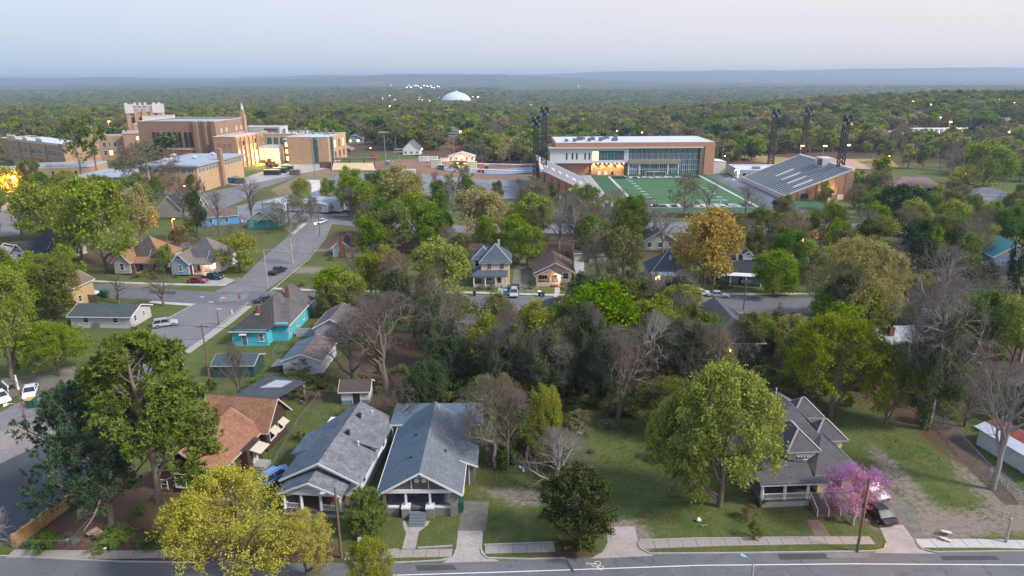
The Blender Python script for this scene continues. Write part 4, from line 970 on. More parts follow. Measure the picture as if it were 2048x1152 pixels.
MB().box(3.3, 4.1, -.25, .55, 0, 3.0).make('pier', STONE, t); MB().box(-4.35, -4.05, .0, .3, 0, 3.0).make('column', TAUPE, t)
for i in range(5): MB().box(-1.28+.0, .53, -.5-.32*(i+1), -.5-.32*i+.3 if i == 0 else -.5-.32*i-.004, 0, .95-.17*(i+1)).make('step', plain('blue_grey_steps', (.14,.17,.20), .7), t)
MB().box(-4.3, 4.2, -.06, .22, 3.0, 3.42).make('beam', WHITE, t)
g = MB().prism([(-4.2,3.423),(4.15,3.423),(0,5.65)], .1, .3).make('gable', BRN, t)
for x_ in (-1.05, .9): MB().box(x_-.04, x_+.04, -.0, .09, 3.45, 5.0).make('trim', WHITE, g)
MB().box(-1.1, .95, -.002, .085, 5.0, 5.1).make('trim', WHITE, g)
for x_ in (-.42, .4): o = MB().tube([(x_,.06,4.55),(x_,.1,4.55)], .3, 16).make('round_vent', plain('vent_white', (.5,.5,.52), .6), g)
def gridroof(mb, p00, p10, p11, p01, th=.14): mb.slab([p00,p10,p11,p01], th)
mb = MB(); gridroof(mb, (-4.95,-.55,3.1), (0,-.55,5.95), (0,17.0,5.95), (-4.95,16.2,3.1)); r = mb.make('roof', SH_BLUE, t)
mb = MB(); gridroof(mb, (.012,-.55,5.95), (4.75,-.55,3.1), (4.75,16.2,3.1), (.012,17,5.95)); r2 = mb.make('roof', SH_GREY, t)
for p, q, rr_ in (((-4.97,-.6,3.0),(0,-.6,5.86),r),((0.0,-.6,5.86),(4.77,-.6,3.0),r2),((4.8,-.55,3.02),(4.8,16.2,3.02),r2),((-5,-.55,3.02),(-5,16.2,3.02),r)): MB().bar(p, q, .07, .22).make('fascia', WHITE, rr_)
for x_, y_ in ((-1.6,4.2),(-1.7,9.5)): MB().cyl(x_, y_, 5.0, 5.2, .2).make('roof_vent', DARK, r)
MB().cyl(2.3, 6.2, 4.4, 4.9, .1).make('roof_vent', DARK, r2); MB().cyl(.7, 15.2, 5.3, 6.3, .05).make('vent_pipe', WHITE, r2)
# rear cross wing and side bay
walls(t, -5.4, 6.0, 16.02, 20.5, 0, 3.5, TAUPE)
mb = MB().slab([(-6.0,14.9,3.55),(6.6,14.9,3.55),(6.3,18.3,5.0),(-5.6,18.3,5.0)], .14).slab([(-5.6,18.3,5.0),(6.3,18.3,5.0),(6.3,21,3.5),(-5.6,21,3.5)], .14); r3 = mb.make('roof', SH_BLUE, t)
MB().bar((-6.0,14.86,3.45),(-3,14.86,3.45), .06, .2).bar((4.6,14.86,3.45),(6.6,14.86,3.45), .06, .2).make('fascia', WHITE, r3)
for x_ in (-5.7, 6.2): MB().box(x_-.07, x_+.07, 15.0, 15.15, 0, 3.45).make('post', WHITE, t)
walls(t, 4.1, 5.7, 6.2, 11.6, 0, 2.7, plain('taupe_panel', (.15,.13,.12), .8)); mb = MB().slab([(3.6,5.9,3.75),(6.15,5.9,2.75),(6.15,12,2.75),(3.6,12,3.75)], .12); r4 = mb.make('roof', SH_GREY, t)
MB().bar((3.9,5.84,3.55),(6.2,5.84,2.65), .06, .2).make('fascia', WHITE, r4); MB().box(5.0, 5.12, 6.12, 6.2, 0, 2.8).make('post', WHITE, t)
walls(t, -4.9, -4.02, 8.3, 11.5, 0, 2.6, TAUPE, 'bay'); MB().slab([(-5.2,8.0,2.6),(-4.0,8.0,3.05),(-4.0,11.8,3.05),(-5.2,11.8,2.6)], .1).make('bay_roof', WHITE, t)
door(t, 'f', -.35, .95, 1.0, 2.05, 2.9, plain('dark_door', (.03,.035,.045), .5)); win(t, 'f', -2.6, 1.5, 1.5, 1.2, 2.9, GLASS); win(t, 'f', 2.4, 1.4, 1.7, 1.3, 2.9, GLASS, cols=2)
for y_ in (4.5, 13.5): win(t, 'r', y_, 1.4, .9, 1.3, W2-.3); win(t, 'l', y_, 1.4, .9, 1.3, -W2+.35)

# white house with two stacked porch gables -------------------------------------------
WSIDE = wallmat('white_siding', (.60,.62,.66), 'siding', .16, dirt=.15); WLOW = wallmat('grey_lower_siding', (.33,.36,.42), 'siding', .2)
SH_T = shingle('weathered_lit_shingles', (.15,.16,.175), row=.34, var=.6, stain=.3); SH_TB = shingle('weathered_shade_shingles', (.09,.125,.165), row=.34, var=.5, stain=.25)  # one weathered roof, its shaded left and lit right slope painted in
t = thing('gabled_house', 'white clapboard house with grey roof and two stacked porch gables', 'house', (-22.6, 66.9, 0), R(-6))
walls(t, -4.1, 4.2, 2.7, 17, 1.0, 3.5, WSIDE); walls(t, -4.05, 4.15, 2.75, 16.95, 0, .997, WLOW, 'base')
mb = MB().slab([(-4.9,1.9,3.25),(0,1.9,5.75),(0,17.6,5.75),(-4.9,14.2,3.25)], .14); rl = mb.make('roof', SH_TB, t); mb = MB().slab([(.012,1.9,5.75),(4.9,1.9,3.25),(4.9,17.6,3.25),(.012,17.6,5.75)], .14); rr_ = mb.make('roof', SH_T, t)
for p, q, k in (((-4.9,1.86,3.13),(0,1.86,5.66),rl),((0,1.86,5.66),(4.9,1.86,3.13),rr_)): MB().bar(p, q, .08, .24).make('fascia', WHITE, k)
MB().prism([(-4.1,3.503),(4.2,3.503),(.05,5.6)], 2.7, 2.85).make('gable', WSIDE, t)
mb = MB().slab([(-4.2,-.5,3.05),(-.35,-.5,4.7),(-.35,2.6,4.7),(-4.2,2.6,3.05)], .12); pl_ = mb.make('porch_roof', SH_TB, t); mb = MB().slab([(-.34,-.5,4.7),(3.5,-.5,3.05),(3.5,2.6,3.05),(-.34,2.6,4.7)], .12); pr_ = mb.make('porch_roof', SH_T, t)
for p, q, k in (((-4.2,-.54,2.93),(-.34,-.54,4.6),pl_),((-.34,-.54,4.6),(3.5,-.54,2.93),pr_)): MB().bar(p, q, .08, .22).make('fascia', WHITE, k)
MB().prism([(-3.7,3.1),(3.1,3.1),(-.33,4.55)], -.12, .05).make('gable', WSIDE, t); MB().box(-3.8, 3.2, -.15, .1, 2.82, 3.097).make('beam', WHITE, t)
MB().box(-3.8, 3.3, -.1, 2.69, .5, .85).make('porch_floor', plain('porch_boards', (.14,.10,.085), .7), t); MB().box(-3.8, 3.3, -.05, .1, 0, .498).make('base', WLOW, t)
columns_(t, [(-3.55,.05),(-1.55,.05),(.75,.05),(3.0,.05)], .85, 2.82); railing(t, (.95,0,.85), (2.85,0,.85), .75); railing(t, (-3.4,0,.85), (-1.7,0,.85), .75)
door(t, 'f', -1.0, .86, .95, 2.0, 2.69, plain('mauve_door', (.16,.10,.12), .5)); win(t, 'f', -2.7, 1.5, 1.1, 1.2, 2.69); win(t, 'f', 1.6, 1.5, 1.3, 1.2, 2.69)
for x_ in (1.3, 2.3):     # porch chairs are things of their own, added below
    pass
d = walls(t, 3.95, 4.75, 9.0, 13.0, 2.3, 3.9, WSIDE, 'dormer_wall'); MB().slab([(1.6,8.6,4.95),(5.1,8.6,3.95),(5.1,13.4,3.95),(1.6,13.4,4.95)], .12).make('dormer_roof', SH_T, t)
win(t, 'r', 11.6, 2.5, .8, 1.1, 4.75)
walls(t, -5.6, -4.12, 8.2, 12.8, 0, 3.0, WSIDE, 'bay'); MB().slab([(-6.1,7.8,3.0),(-2.6,7.8,4.3),(-2.6,13.2,4.3),(-6.1,13.2,3.0)], .12).make('bay_roof', SH_TB, t)
for y_ in (5.0, 15.2): win(t, 'r', y_, 1.5, .9, 1.3, 4.2)
for x_, y_ in ((1.0,9.5),(1.0,14.0)): MB().cyl(x_, y_, 5.2, 5.75, .24).cyl(x_, y_, 5.75, 5.85, .3).make('turbine_vent', DARK, rr_)
for x_, y_ in ((2.7,8.2),(2.0,16.2)): vent(rr_, x_, y_, 4.5, .6, .08, WHITE)

# yellow house with hipped dormers ---------------------------------------------------------
YEL = wallmat('cream_siding', (.62,.52,.33), 'siding', .14, dirt=.12); SH_D = shingle('charcoal_shingles', (.095,.088,.095), row=.15, var=.3); SH_P = shingle('mauve_shingles', (.18,.145,.145), row=.15, var=.3)
t = thing('dormer_house', 'cream yellow house with hipped dormers and white-railed porch', 'house', (34.4, 69.2, 0), R(3))
walls(t, -5.5, 4.9, 3.0, 17.5, 1.0, 4.1, YEL); walls(t, -5.45, 4.85, 3.05, 17.4, 0, .997, CONC, 'base')
walls(t, 1.3, 5.6, .2, 3.2, 1.0, 4.05, YEL, 'wing_wall'); walls(t, 1.35, 5.55, .25, 3.1, 0, .997, CONC, 'base')
apex = (2.0, 9.8, 7.6); apb = (1.6, 13.5, 7.6)
mb = MB().slab([(.4,-.5,3.85),(6.3,-.5,3.85),(3.4,4.6,6.2)], .12).slab([(6.3,-.5,3.85),(6.3,18.2,3.85),apb,apex,(3.4,4.6,6.2)][:4], .12); rf = mb.make('roof', SH_D, t)
MB().slab([(6.3,-.5,3.87),(6.3,18.2,3.87),(1.6,13.5,7.62),(2.0,9.8,7.62)], .1).make('roof_face', SH_P, rf)
MB().slab([(-6.1,2.3,3.85),(1.2,2.3,3.85),(3.2,4.8,6.1),apex], .12).slab([(-6.1,2.3,3.85),apex,apb,(-6.1,18.2,3.85)], .12).slab([(-6.1,18.2,3.85),apb,(6.3,18.2,3.85)], .12).slab([(.4,-.5,3.85),(3.4,4.6,6.2),(.6,4.6,4.5)], .1).make('roof', SH_D, t)
for p, q in (((.4,-.5,3.75),(6.3,-.5,3.75)),((6.3,-.5,3.75),(6.3,18.2,3.75)),((-6.1,2.3,3.75),(.5,2.3,3.75))): MB().bar(p, q, .06, .2).make('fascia', plain('grey_trim', (.3,.3,.31)), rf)
def dormer(x0, x1, y0, y1, z0, z1, front=True):
    w_ = walls(t, x0, x1, y0, y1, z0, z1, YEL, 'dormer'); roof_hip(w_, x0, x1, y0, y1, z1, 1.5, SH_D, .45, name='dormer_roof', trim=plain('grey_trim', (.3,.3,.31))); return w_
d = dormer(-1.6, 1.6, 2.2, 7.4, 3.9, 6.0)
win(d, 'f', 0, 4.35, 1.6, .8, 2.2, CURT, cols=2); MB().slab([(-1.0,2.18,5.6),(1.0,2.18,5.6),(1.05,1.6,5.05),(-1.05,1.6,5.05)], .05).make('awning', plain('blue_grey_awning', (.08,.12,.15), .6), d)
for i in range(5): MB().box(-.8+i*.36, -.66+i*.36, 1.55, 1.59, 4.92, 5.06).make('awning_fringe', WHITE, d)
for y_ in (5.0, 10.9): dormer(3.0, 6.4, y_, y_+3.0, 4.0, 5.7)
# porch
MB().box(-5.9, 1.25, -.9, 2.98, .75, 1.0).make('porch_floor', plain('porch_boards', (.14,.10,.085), .7), t); MB().box(-5.85, 1.2, -.85, -.65, 0, .747).make('base', CONC, t)
MB().slab([(-6.4,-1.4,3.45),(1.6,-1.4,3.45),(1.5,2.6,4.35),(-6.1,2.6,4.35)], .12).make('porch_roof', SH_D, t); MB().box(-6.2, 1.4, -1.25, -1.05, 3.05, 3.3).make('beam', WHITE, t)
columns_(t, [(-5.75,-.8),(-3.1,-.8),(-.35,-.8),(2.2,-.8)], 1.0, 3.06, w0=.3, w1=.26); railing(t, (-5.6,-.85,1.0), (-3.25,-.85,1.0)); railing(t, (-2.95,-.85,1.0), (-.5,-.85,1.0))
BRK = plain('brown_steps', (.13,.085,.065), .85)
for i in range(6): MB().box(-.1, 2.6, -.95-.34*(i+1), -.954-.34*i, 0, .85-.14*i).make('step', BRK, t)
for x_ in (-.1, 1.2, 2.6): MB().bar((x_,-1.0,1.85),(x_,-3.0,.95), .06, .06).bar((x_,-3.0,0),(x_,-3.0,.97), .08).bar((x_,-1.0,1.0),(x_,-1.0,1.9), .08).make('handrail', WHITE, t)
MB().box(.6, 1.9, -3.6, -3.05, 0, .04).make('doormat', DARK, t)
door(t, 'f', .9, 1.0, 1.0, 2.1, 2.98, plain('teal_door', (.03,.10,.13), .5)); win(t, 'f', -1.3, 1.7, 1.2, 1.3, 2.98, GLASS, fm=plain('blue_trim', (.06,.12,.2))); win(t, 'f', -4.2, 1.7, 1.4, 1.3, 2.98, GLASS)
win(t, 'f', 3.4, 1.6, 1.5, 2.0, .2, GLASS, cols=2, bars=0); win(t, 'r', 5.5, 1.8, .9, 1.5, 4.9); vent(rf, 1.2, 13, 7.4, .9, .06, WHITE)

# brown brick house with orange roof under the pines ------------------------------------------
BRB = wallmat('dark_brown_brick', (.075,.038,.032), 'brick', .11, c2=(.045,.026,.024)); SH_O = shingle('orange_shingles', (.25,.125,.078), row=.3, var=.5, stain=.3); CREAM = plain('cream_awning', (.48,.43,.35), .6, .12)
t = thing('brick_house', 'dark brick house with orange shingle roof and cream awnings', 'house', (-38.6, 71.4, 0), R(-9))
walls(t, -4.6, 3.2, 0, 16, 0, 3.4, BRB)
walls(t, 3.203, 4.4, 5.2, 8.6, 0, 3.2, BRB, 'bay')
roof_gable(t, -4.6, 3.2, 0, 10.4, 3.4, 2.6, 'y', SH_O, .5, BRB, trim=CREAM)
roof_gable(t, -5.2, 4.3, 10.4, 16.4, 3.5, 3.0, 'x', SH_O, .45, BRB, trim=CREAM)
MB().box(-4.6, 4.2, 10.42, 16, 0, 3.5).make('wall', BRB, t)
win(t, 'f', -1.4, .9, 1.3, 1.7, 0, GLASS); win(t, 'f', 1.6, .9, 1.4, 1.6, 0); win(t, 'r', 2.6, 1.3, 2.6, 1.3, 3.2, GLASS, cols=3, bars=0)
for y_, w_ in ((12.0,1.5),(14.4,1.5)):
    o = win(t, 'r', y_, 1.3, w_, 1.3, 4.2); MB().slab([(-.85,-.02,1.5),(.85,-.02,1.5),(.85,-.9,.85),(-.85,-.9,.85)], .05).make('awning', CREAM, o)
door(t, 'r', 6.9, .6, 1.0, 2.1, 4.4, plain('white_door', (.45,.46,.5), .5)); MB().box(4.4, 6.0, 6.0, 7.8, 0, .55).make('step', CONC, t)
MB().slab([(4.35,5.8,3.0),(5.9,5.8,2.6),(5.9,8.2,2.6),(4.35,8.2,3.0)], .08).make('awning', CREAM, t); chimney(t, -1.5, 9.0, 5.2, 6.9, .7)
win(t, 'f', -3.7, .5, .8, 1.1, -.001)

# flat dark-roofed block at the lower left: the photo shows its low tan parapet wall along the lot
t = thing('parapet_wall', 'tan stucco retaining wall along the dark car park', 'wall', (0,0,0))
p, q = A2(160,998), A2(32,1094); TAN = plain('tan_stucco', (.42,.26,.11), .85, .2, .6, dirt=.4)
pv, qv = Vector((p[0],p[1],0)), Vector((q[0],q[1],0)); dd = (qv-pv).normalized(); nn = Vector((-dd.y, dd.x, 0))
MB().bar(pv+Vector((0,0,.7)), qv+Vector((0,0,.7)), .25, 1.5).make('wall', TAN, t); MB().bar(pv+Vector((0,0,1.5)), qv+Vector((0,0,1.5)), .34, .09).make('coping', plain('tan_coping', (.34,.22,.10)), t)
for i in range(8): c = pv.lerp(qv, i/7); MB().box(c.x-.2, c.x+.2, c.y-.2, c.y+.2, 0, 1.62).make('pier', TAN, t)
p2 = A2(195,965); MB().bar((p2[0],p2[1],.7), (p[0],p[1],.7), .25, 1.5).make('wall', TAN, t)

# ================================================================ back yards of the near block
GRN = plain('green_metal', (.03,.075,.07), .6); t = thing('green_shed', 'dark green metal shed with a low pitched roof behind the vines', 'shed', (*A2(470,755)[:2],0), R(0))
walls(t, -3.6, 3.3, 0, 5, 0, 2.3, GRN); roof_gable(t, -3.6, 3.3, 0, 5, 2.3, .9, 'x', plain('green_roof', (.05,.08,.088), .6), .2, GRN, trim=plain('pale_edge', (.4,.42,.42)))
t = house_at('garage', 'white board garage with a patched grey and brown roof', 568,748, 6.6, R(-2), cat='garage')
GB = wallmat('white_boards', (.50,.53,.60), 'boards', .22, dirt=.4); walls(t, -3.3, 3.3, 0, 8.5, 0, 2.6, GB); roof_gable(t, -3.3, 3.3, 0, 8.5, 2.6, 1.2, 'y', shingle('patched_shingles', (.14,.11,.105), stain=.4), .3, GB)
MB().slab([(-3.62,-.3,2.52),(-.1,-.3,3.82),(-.1,8.8,3.82),(-3.62,8.8,2.52)], .02).make('roof_patch', SH_BLUE, t); MB().slab([(-5.6,.2,1.2),(-3.35,.2,1.6),(-3.35,3.4,1.6),(-5.6,3.4,1.2)], .06).make('lean_to', METAL, t)
t = house_at('shed', 'small white shed with an open doorway', 683,810, 4.3, R(2), cat='shed')
walls(t, -2.1, 2.1, 0, 3.4, .75, 2.5, plain('white_board', (.5,.52,.56), .8, dirt=.4)); walls(t, -2.08, 2.08, .02, 3.38, 0, .748, plain('blue_grey_board', (.16,.2,.26), .8), 'base')
roof_gable(t, -2.1, 2.1, 0, 3.4, 2.5, 1.0, 'x', shingle('brown_shingles', (.085,.065,.06)), .35, plain('white_board', (.5,.52,.56)))
MB().box(-.35, .75, -.04, .0, .1, 2.1).make('doorway', DARK, t); MB().box(-.45, -.35, -.06, .0, .1, 2.2).box(.75, .85, -.06, .0, .1, 2.2).make('door_frame', WHITE, t)
t = thing('carport', 'low dark flat-roofed carport behind the orange-roofed house', 'carport', (*A2(505,838)[:2],0), R(-20))
MB().slab([(-4.2,0,2.4),(2.2,0,2.4),(3.6,8.4,2.9),(-3.8,8.4,2.9)], .16).make('roof', plain('tar_roof', (.055,.065,.08), .8, .4, .5, dirt=.3), t)
for x_, y_ in ((-3.9,.2),(1.9,.2),(-3.6,8.1),(3.3,8.1),(-4,4)): MB().box(x_-.07, x_+.07, y_-.07, y_+.07, 0, 2.35).make('post', WHITE, t)
MB().slab([(-2,4.5,2.72),(1.2,5.6,2.79),(1.6,7.8,2.92),(-1.2,7.4,2.89)], .015).make('roof_patch', plain('silver_patch', (.32,.36,.42), .6, .4, 1.5), t)
# turquoise house -----------------------------------------------------------------
TQ = wallmat('turquoise_siding', (.07,.42,.52), 'siding', .2, dirt=.2); SH_K = shingle('black_brown_shingles', (.05,.046,.048), row=.34, var=.4); SH_M = shingle('grey_brown_shingles', (.115,.105,.108), row=.2, var=.3, stain=.35)
t = thing('turquoise_house', 'bright turquoise clapboard house with two brick chimneys', 'house', (-47.9, 118.9, 0), R(-1))
walls(t, -4.2, 2.2, 0, 6, 0, 3.2, TQ); walls(t, 2.203, 5.2, 2.6, 18, 0, 3.5, TQ); walls(t, -3.4, 2.2, 6.002, 18, 0, 3.5, TQ)
mb = MB().slab([(-4.7,-.5,3.1),(2.5,-.5,3.1),(3.0,2.2,3.3),(.3,10,6.4)], .12).slab([(-4.7,-.5,3.1),(.3,10,6.4),(-4.0,12,3.3)], .12); rk_ = mb.make('roof', SH_K, t)
mb = MB().slab([(3.0,2.0,3.35),(5.8,2.0,3.3),(5.8,18.6,3.3),(1.2,18.0,6.9),(.3,10,6.4)][:4], .12).slab([(3.0,2.0,3.38),(1.2,18.0,6.92),(.3,9.9,6.42)], .1).slab([(-4.0,10,3.3),(.3,10,6.4),(1.2,18.0,6.9),(-4.0,18.6,3.3)], .12).slab([(-4,18.6,3.3),(1.2,18.0,6.9),(5.8,18.6,3.3)], .12); rm_ = mb.make('roof', SH_M, t)
MB().bar((-4.75,-.55,3.0),(2.5,-.55,3.0), .06, .16).bar((5.83,2,3.2),(5.83,18.6,3.2), .06, .16).make('fascia', WHITE, rk_)
c = chimney(t, -1.0, 5.0, 4.2, 5.9, .6); MB().box(-1.4, -.6, 4.5, 4.69, 4.1, 4.75).make('flashing', WHITE, c); chimney(t, 2.3, 12.6, 5.2, 7.6, .65)
door(t, 'f', -2.1, .3, .9, 2.0, 0, plain('grey_door', (.12,.13,.15))); MB().slab([(-2.8,0,2.75),(-1.4,0,2.75),(-1.4,-.7,2.4),(-2.8,-.7,2.4)], .05).make('awning', WHITE, t); win(t, 'f', 1.1, 1.0, .8, 1.4, 0, CURT)
for y_ in (4.2, 8.4, 12.2, 16): win(t, 'r', y_, 1.0, 1.0, 1.5, 5.2, CURT, cols=2)
MB().box(-4.45, -4.2, .2, .8, 0, 1.6).make('meter_box', WHITE, t)
t = thing('lattice_fence', 'weathered white board fence right of the turquoise house', 'fence', (*A2(592,673)[:2],0), R(-1))
for i in range(12): MB().box(i*.36, i*.36+.33, 0, .03, 0, 1.75+.04*math.sin(i*3)).make('board', plain('weathered_white_board', (.38,.41,.46), .85, .3, 1.2, dirt=.4), t)
MB().box(0, 4.3, .031, .07, .4, .5).box(0, 4.3, .031, .07, 1.3, 1.4).make('rail', CONC, t)
t = house_at('lavender_house', 'pale lavender board house half hidden by the brown leafless trees', 632,690, 6.2, R(-1)); LV = wallmat('lavender_boards', (.30,.31,.38), 'siding', .22, dirt=.5)
walls(t, -3.1, 3.1, 0, 9, .5, 3.6, LV); walls(t, -3.0, 3.0, .1, 8.9, 0, .497, DARK, 'crawl_space'); roof_gable(t, -3.1, 3.1, 0, 9, 3.6, 1.7, 'y', SH_M, .35, LV); win(t, 'f', 1.5, 1.4, .8, 1.4, 0); win(t, 'r', 4, 1.4, .9, 1.4, 3.1)
# ranch and the tan house on the left
RW = wallmat('pale_grey_siding', (.42,.42,.43), 'siding', .24, dirt=.25); t = thing('ranch_house', 'white single-storey ranch house with a dark green-grey roof', 'house', (-82.6, 129.0, 0), R(-3))
walls(t, -6.2, 6.2, 0, 7.2, 0, 2.7, RW); roof_gable(t, -6.2, 6.2, 0, 7.2, 2.7, 1.3, 'x', shingle('green_grey_shingles', (.062,.078,.08), stain=.3), .45, RW)
for x_ in (-3.0, 3.1): win(t, 'f', x_, 1.2, 1.0, 1.1, 0)
win(t, 'r', 1.6, 1.1, .7, 1.1, 6.2, DARK); win(t, 'r', 4.6, 1.1, .7, 1.1, 6.2, CURT)
t = house_at('tan_house', 'tan two-storey house hidden by trees left of the white ranch house', 98,618, 6.0, R(-3)); TN = wallmat('tan_siding', (.42,.30,.15), 'siding', .2)
walls(t, -3, 3, 0, 7, 0, 5, TN); roof_gable(t, -3, 3, 0, 7, 5, 1.8, 'y', shingle('tan_shingles', (.16,.12,.09)), .4, TN); win(t, 'r', 2, 1.2, .9, 1.3, 3.0); win(t, 'f', 1.4, 3.2, .9, 1.2, 0); MB().box(2.4, 5.0, 4.5, 4.6, 0, 1.9).make('gate_panel', BRN, t)
# ---- cottages behind the cross street
def victorian(name, label, x, y, rot, wallm, frontm, roofA, roofB, gablem, porch_lit=False, wid=10.5):
    t = thing(name, label, 'house', (x, y, 0), rot); h = wid/2
    walls(t, -h, -h+4.2, 0, 10, .4, 3.7, frontm); walls(t, -h+4.203, h-.6, 3.2, 13, .4, 3.7, wallm); walls(t, -h+.1, h-.7, 3.5, 12.9, 0, .397, wallmat('foundation_brick', (.2,.08,.05), 'brick', .1), 'base')
    roof_gable(t, -h, -h+4.2, 0, 6.0, 3.7, 2.2, 'y', roofB, .4, gablem, gable_ends='front')
    mb = MB(); A = (-.3, 8.2, 8.4)
    c = [(-h-.3,3.6,3.6),(h-.2,2.8,3.6),(h-.2,13.5,3.6),(-h-.3,13.5,3.6)]
    mb.slab([c[0],c[1],A], .12).slab([c[3],c[0],A], .12); r = mb.make('roof', roofA, t); MB().slab([c[1],c[2],A], .12).slab([c[2],c[3],A], .12).make('roof', roofB, t)
    g = walls(t, h-3.4, h-.55, 2.6, 6.4, 3.0, 3.72, wallm, 'side_wall'); roof_gable(t, h-3.4+.0, h-.3, 2.7, 6.6, 3.7, 2.0, 'x', roofA, .3, wallm)
    MB().slab([(-h+4.0,.5,3.1),(h-1.2,.5,3.1),(h-1.6,3.4,4.0),(-h+4.0,3.4,4.0)], .1).make('porch_roof', roofB, t)
    MB().box(-h+4.2, h-1.3, .6, .75, 2.85, 3.05).make('beam', WHITE, t); MB().box(-h+4.25, h-1.3, .7, 3.18, .1, .5).make('porch_floor', CONC, t)
    win(t, 'f', -h+2.1, 1.4, .95, 1.6, 0, CURT if porch_lit else GLASS); win(t, 'f', -h+2.1, 4.6, .7, .5, .0, DARK, bars=0)
    door(t, 'f', -h+5.2, .5, .9, 2.0, 3.2); win(t, 'f', h-2.6, 1.3, 1.3, 1.3, 3.2, LIT if porch_lit else GLASS)
    for y_ in (4.8, 9.5): win(t, 'r', y_, 1.2, .8, 1.6, h-.6, GLASS if y_ > 5 else CURT)
    return t, h
WG = wallmat('weathered_grey_siding', (.36,.35,.33), 'siding', .18, dirt=.6); SH_R = shingle('rust_shingles', (.27,.15,.085), var=.25); SH_B2 = shingle('dark_brown_shingles', (.085,.07,.066))
t, h = victorian('cottage', 'weathered white cottage with rusty brown gabled roof', -95.6, 167.4, R(-4), wallmat('peeling_white_siding', (.5,.5,.53), 'siding', .18, dirt=.5), WG, SH_B2, SH_R, WG, wid=11.4)
for x_ in (-.9, 4.0): MB().box(x_-.35, x_+.35, .4, 1.1, 0, 2.85).make('brick_pier', wallmat('foundation_brick', (.2,.08,.05)), t)
MB().box(4.75, 5.05, .6, 3.2, 0, .9).make('porch_wall', wallmat('foundation_brick', (.2,.08,.05)), t)
t, h = victorian('cottage', 'blue-grey and white cottage with steep grey roof and lit porch', -80.0, 166.0, R(-3), wallmat('pale_siding', (.50,.51,.55), 'siding', .18), wallmat('powder_blue_siding', (.22,.32,.42), 'siding', .18), shingle('slate_shingles', (.10,.10,.105)), shingle('taupe_shingles', (.17,.145,.13)), wallmat('powder_blue_siding', (.22,.32,.42)), True, 11.6)
columns_(t, [(-.9,.7),(1.8,.7),(4.2,.7)], .5, 2.86, w0=.22, w1=.18); MB().box(-1.6, -1.15, .7, 1.1, .0, 2.85).make('red_panel', plain('red_paint', (.22,.02,.03)), t)
pl = bpy.data.lights.new('porch_light', 'POINT'); pl.energy = 90; pl.color = (1,.55,.28); pl.shadow_soft_size = .2; o = link('porch_light', pl, t, loc=(1.6, 1.9, 2.6))
BG = wallmat('blue_grey_siding', (.20,.27,.34), 'siding', .18)
t, h = victorian('cottage', 'white and dark-roofed cottage with blue gable at the left edge', -128.5, 177.5, R(-8), wallmat('cream_white_siding', (.5,.48,.42), 'siding', .18), wallmat('pale_siding', (.50,.51,.55)), shingle('near_black_shingles', (.04,.042,.048)), shingle('near_black_shingles', (.04,.042,.048)), BG, wid=12)
t = thing('cottage', 'dark-roofed cottage cut by the left edge of the photo', 'house', (-143, 178, 0), R(-8)); walls(t, -4, 3.2, 0, 9, 0, 3.2, WG); roof_gable(t, -4, 3.2, 0, 9, 3.2, 2, 'x', shingle('near_black_shingles', (.04,.042,.048)), .5, WG); win(t, 'f', 1, 1.2, 1.4, 1.2, 0, LIT)
# cream two-storey house
CRM = wallmat('cream_boards', (.64,.50,.40), 'siding', .2, var=.06, dirt=.1); SLT = shingle('slate_blue_shingles', (.075,.095,.12))
t = thing('two_storey_house', 'cream two-storey house with slate hip roof and wraparound porch', 'house', (-4.1, 155.8, 0), R(0)); PT = plain('pale_blue_trim', (.30,.36,.42))
walls(t, -3.3, 3.6, 1.6, 9.5, 0, 6.0, CRM); walls(t, -5.3, -3.303, 5.0, 11, 0, 5.9, CRM, 'side_wing')
roof_hip(t, -3.3, 3.6, 1.6, 9.5, 6.0, 3.2, SLT, .45, .4, trim=PT); roof_hip(t, -5.3, -.5, 5.0, 11, 5.9, 2.1, SLT, .4, trim=PT)
for x_ in (-1.3, 1.7): win(t, 'f', x_, 3.9, .9, 1.5, 1.6, cols=2, bars=2)
win(t, 'f', -4.4, 3.7, .8, 1.5, 5.0); MB().slab([(-5.4,-.9,2.8),(3.0,-.9,2.8),(3.2,1.9,3.7),(-4.2,1.9,3.7)], .12).slab([(-5.6,-.9,2.8),(-3.4,1.9,3.7),(-3.4,6,3.7),(-5.6,6,2.8)], .12).make('porch_roof', SLT, t)
MB().box(-5.2, 2.8, -.7, -.55, 2.45, 2.7).make('beam', WHITE, t); MB().box(-5.2, 3, -.7, 1.59, 0, .45).make('porch_floor', CONC, t); columns_(t, [(-5.0,-.6),(-2.3,-.6),(.2,-.6),(2.7,-.6)], .45, 2.46, plain('cream_column', (.6,.5,.42)), .28, .22)
door(t, 'f', 1.1, .45, 1.0, 2.0, 1.6, plain('dark_red_door', (.10,.015,.015))); win(t, 'f', -1.3, 1.1, 1.3, 1.1, 1.6, CURT); MB().box(1.8, 2.6, -1.6, -.75, 0, .5).make('step', CONC, t); chimney(t, .9, 7.5, 8, 9.6, .55, plain('pale_chimney', (.4,.4,.38)))
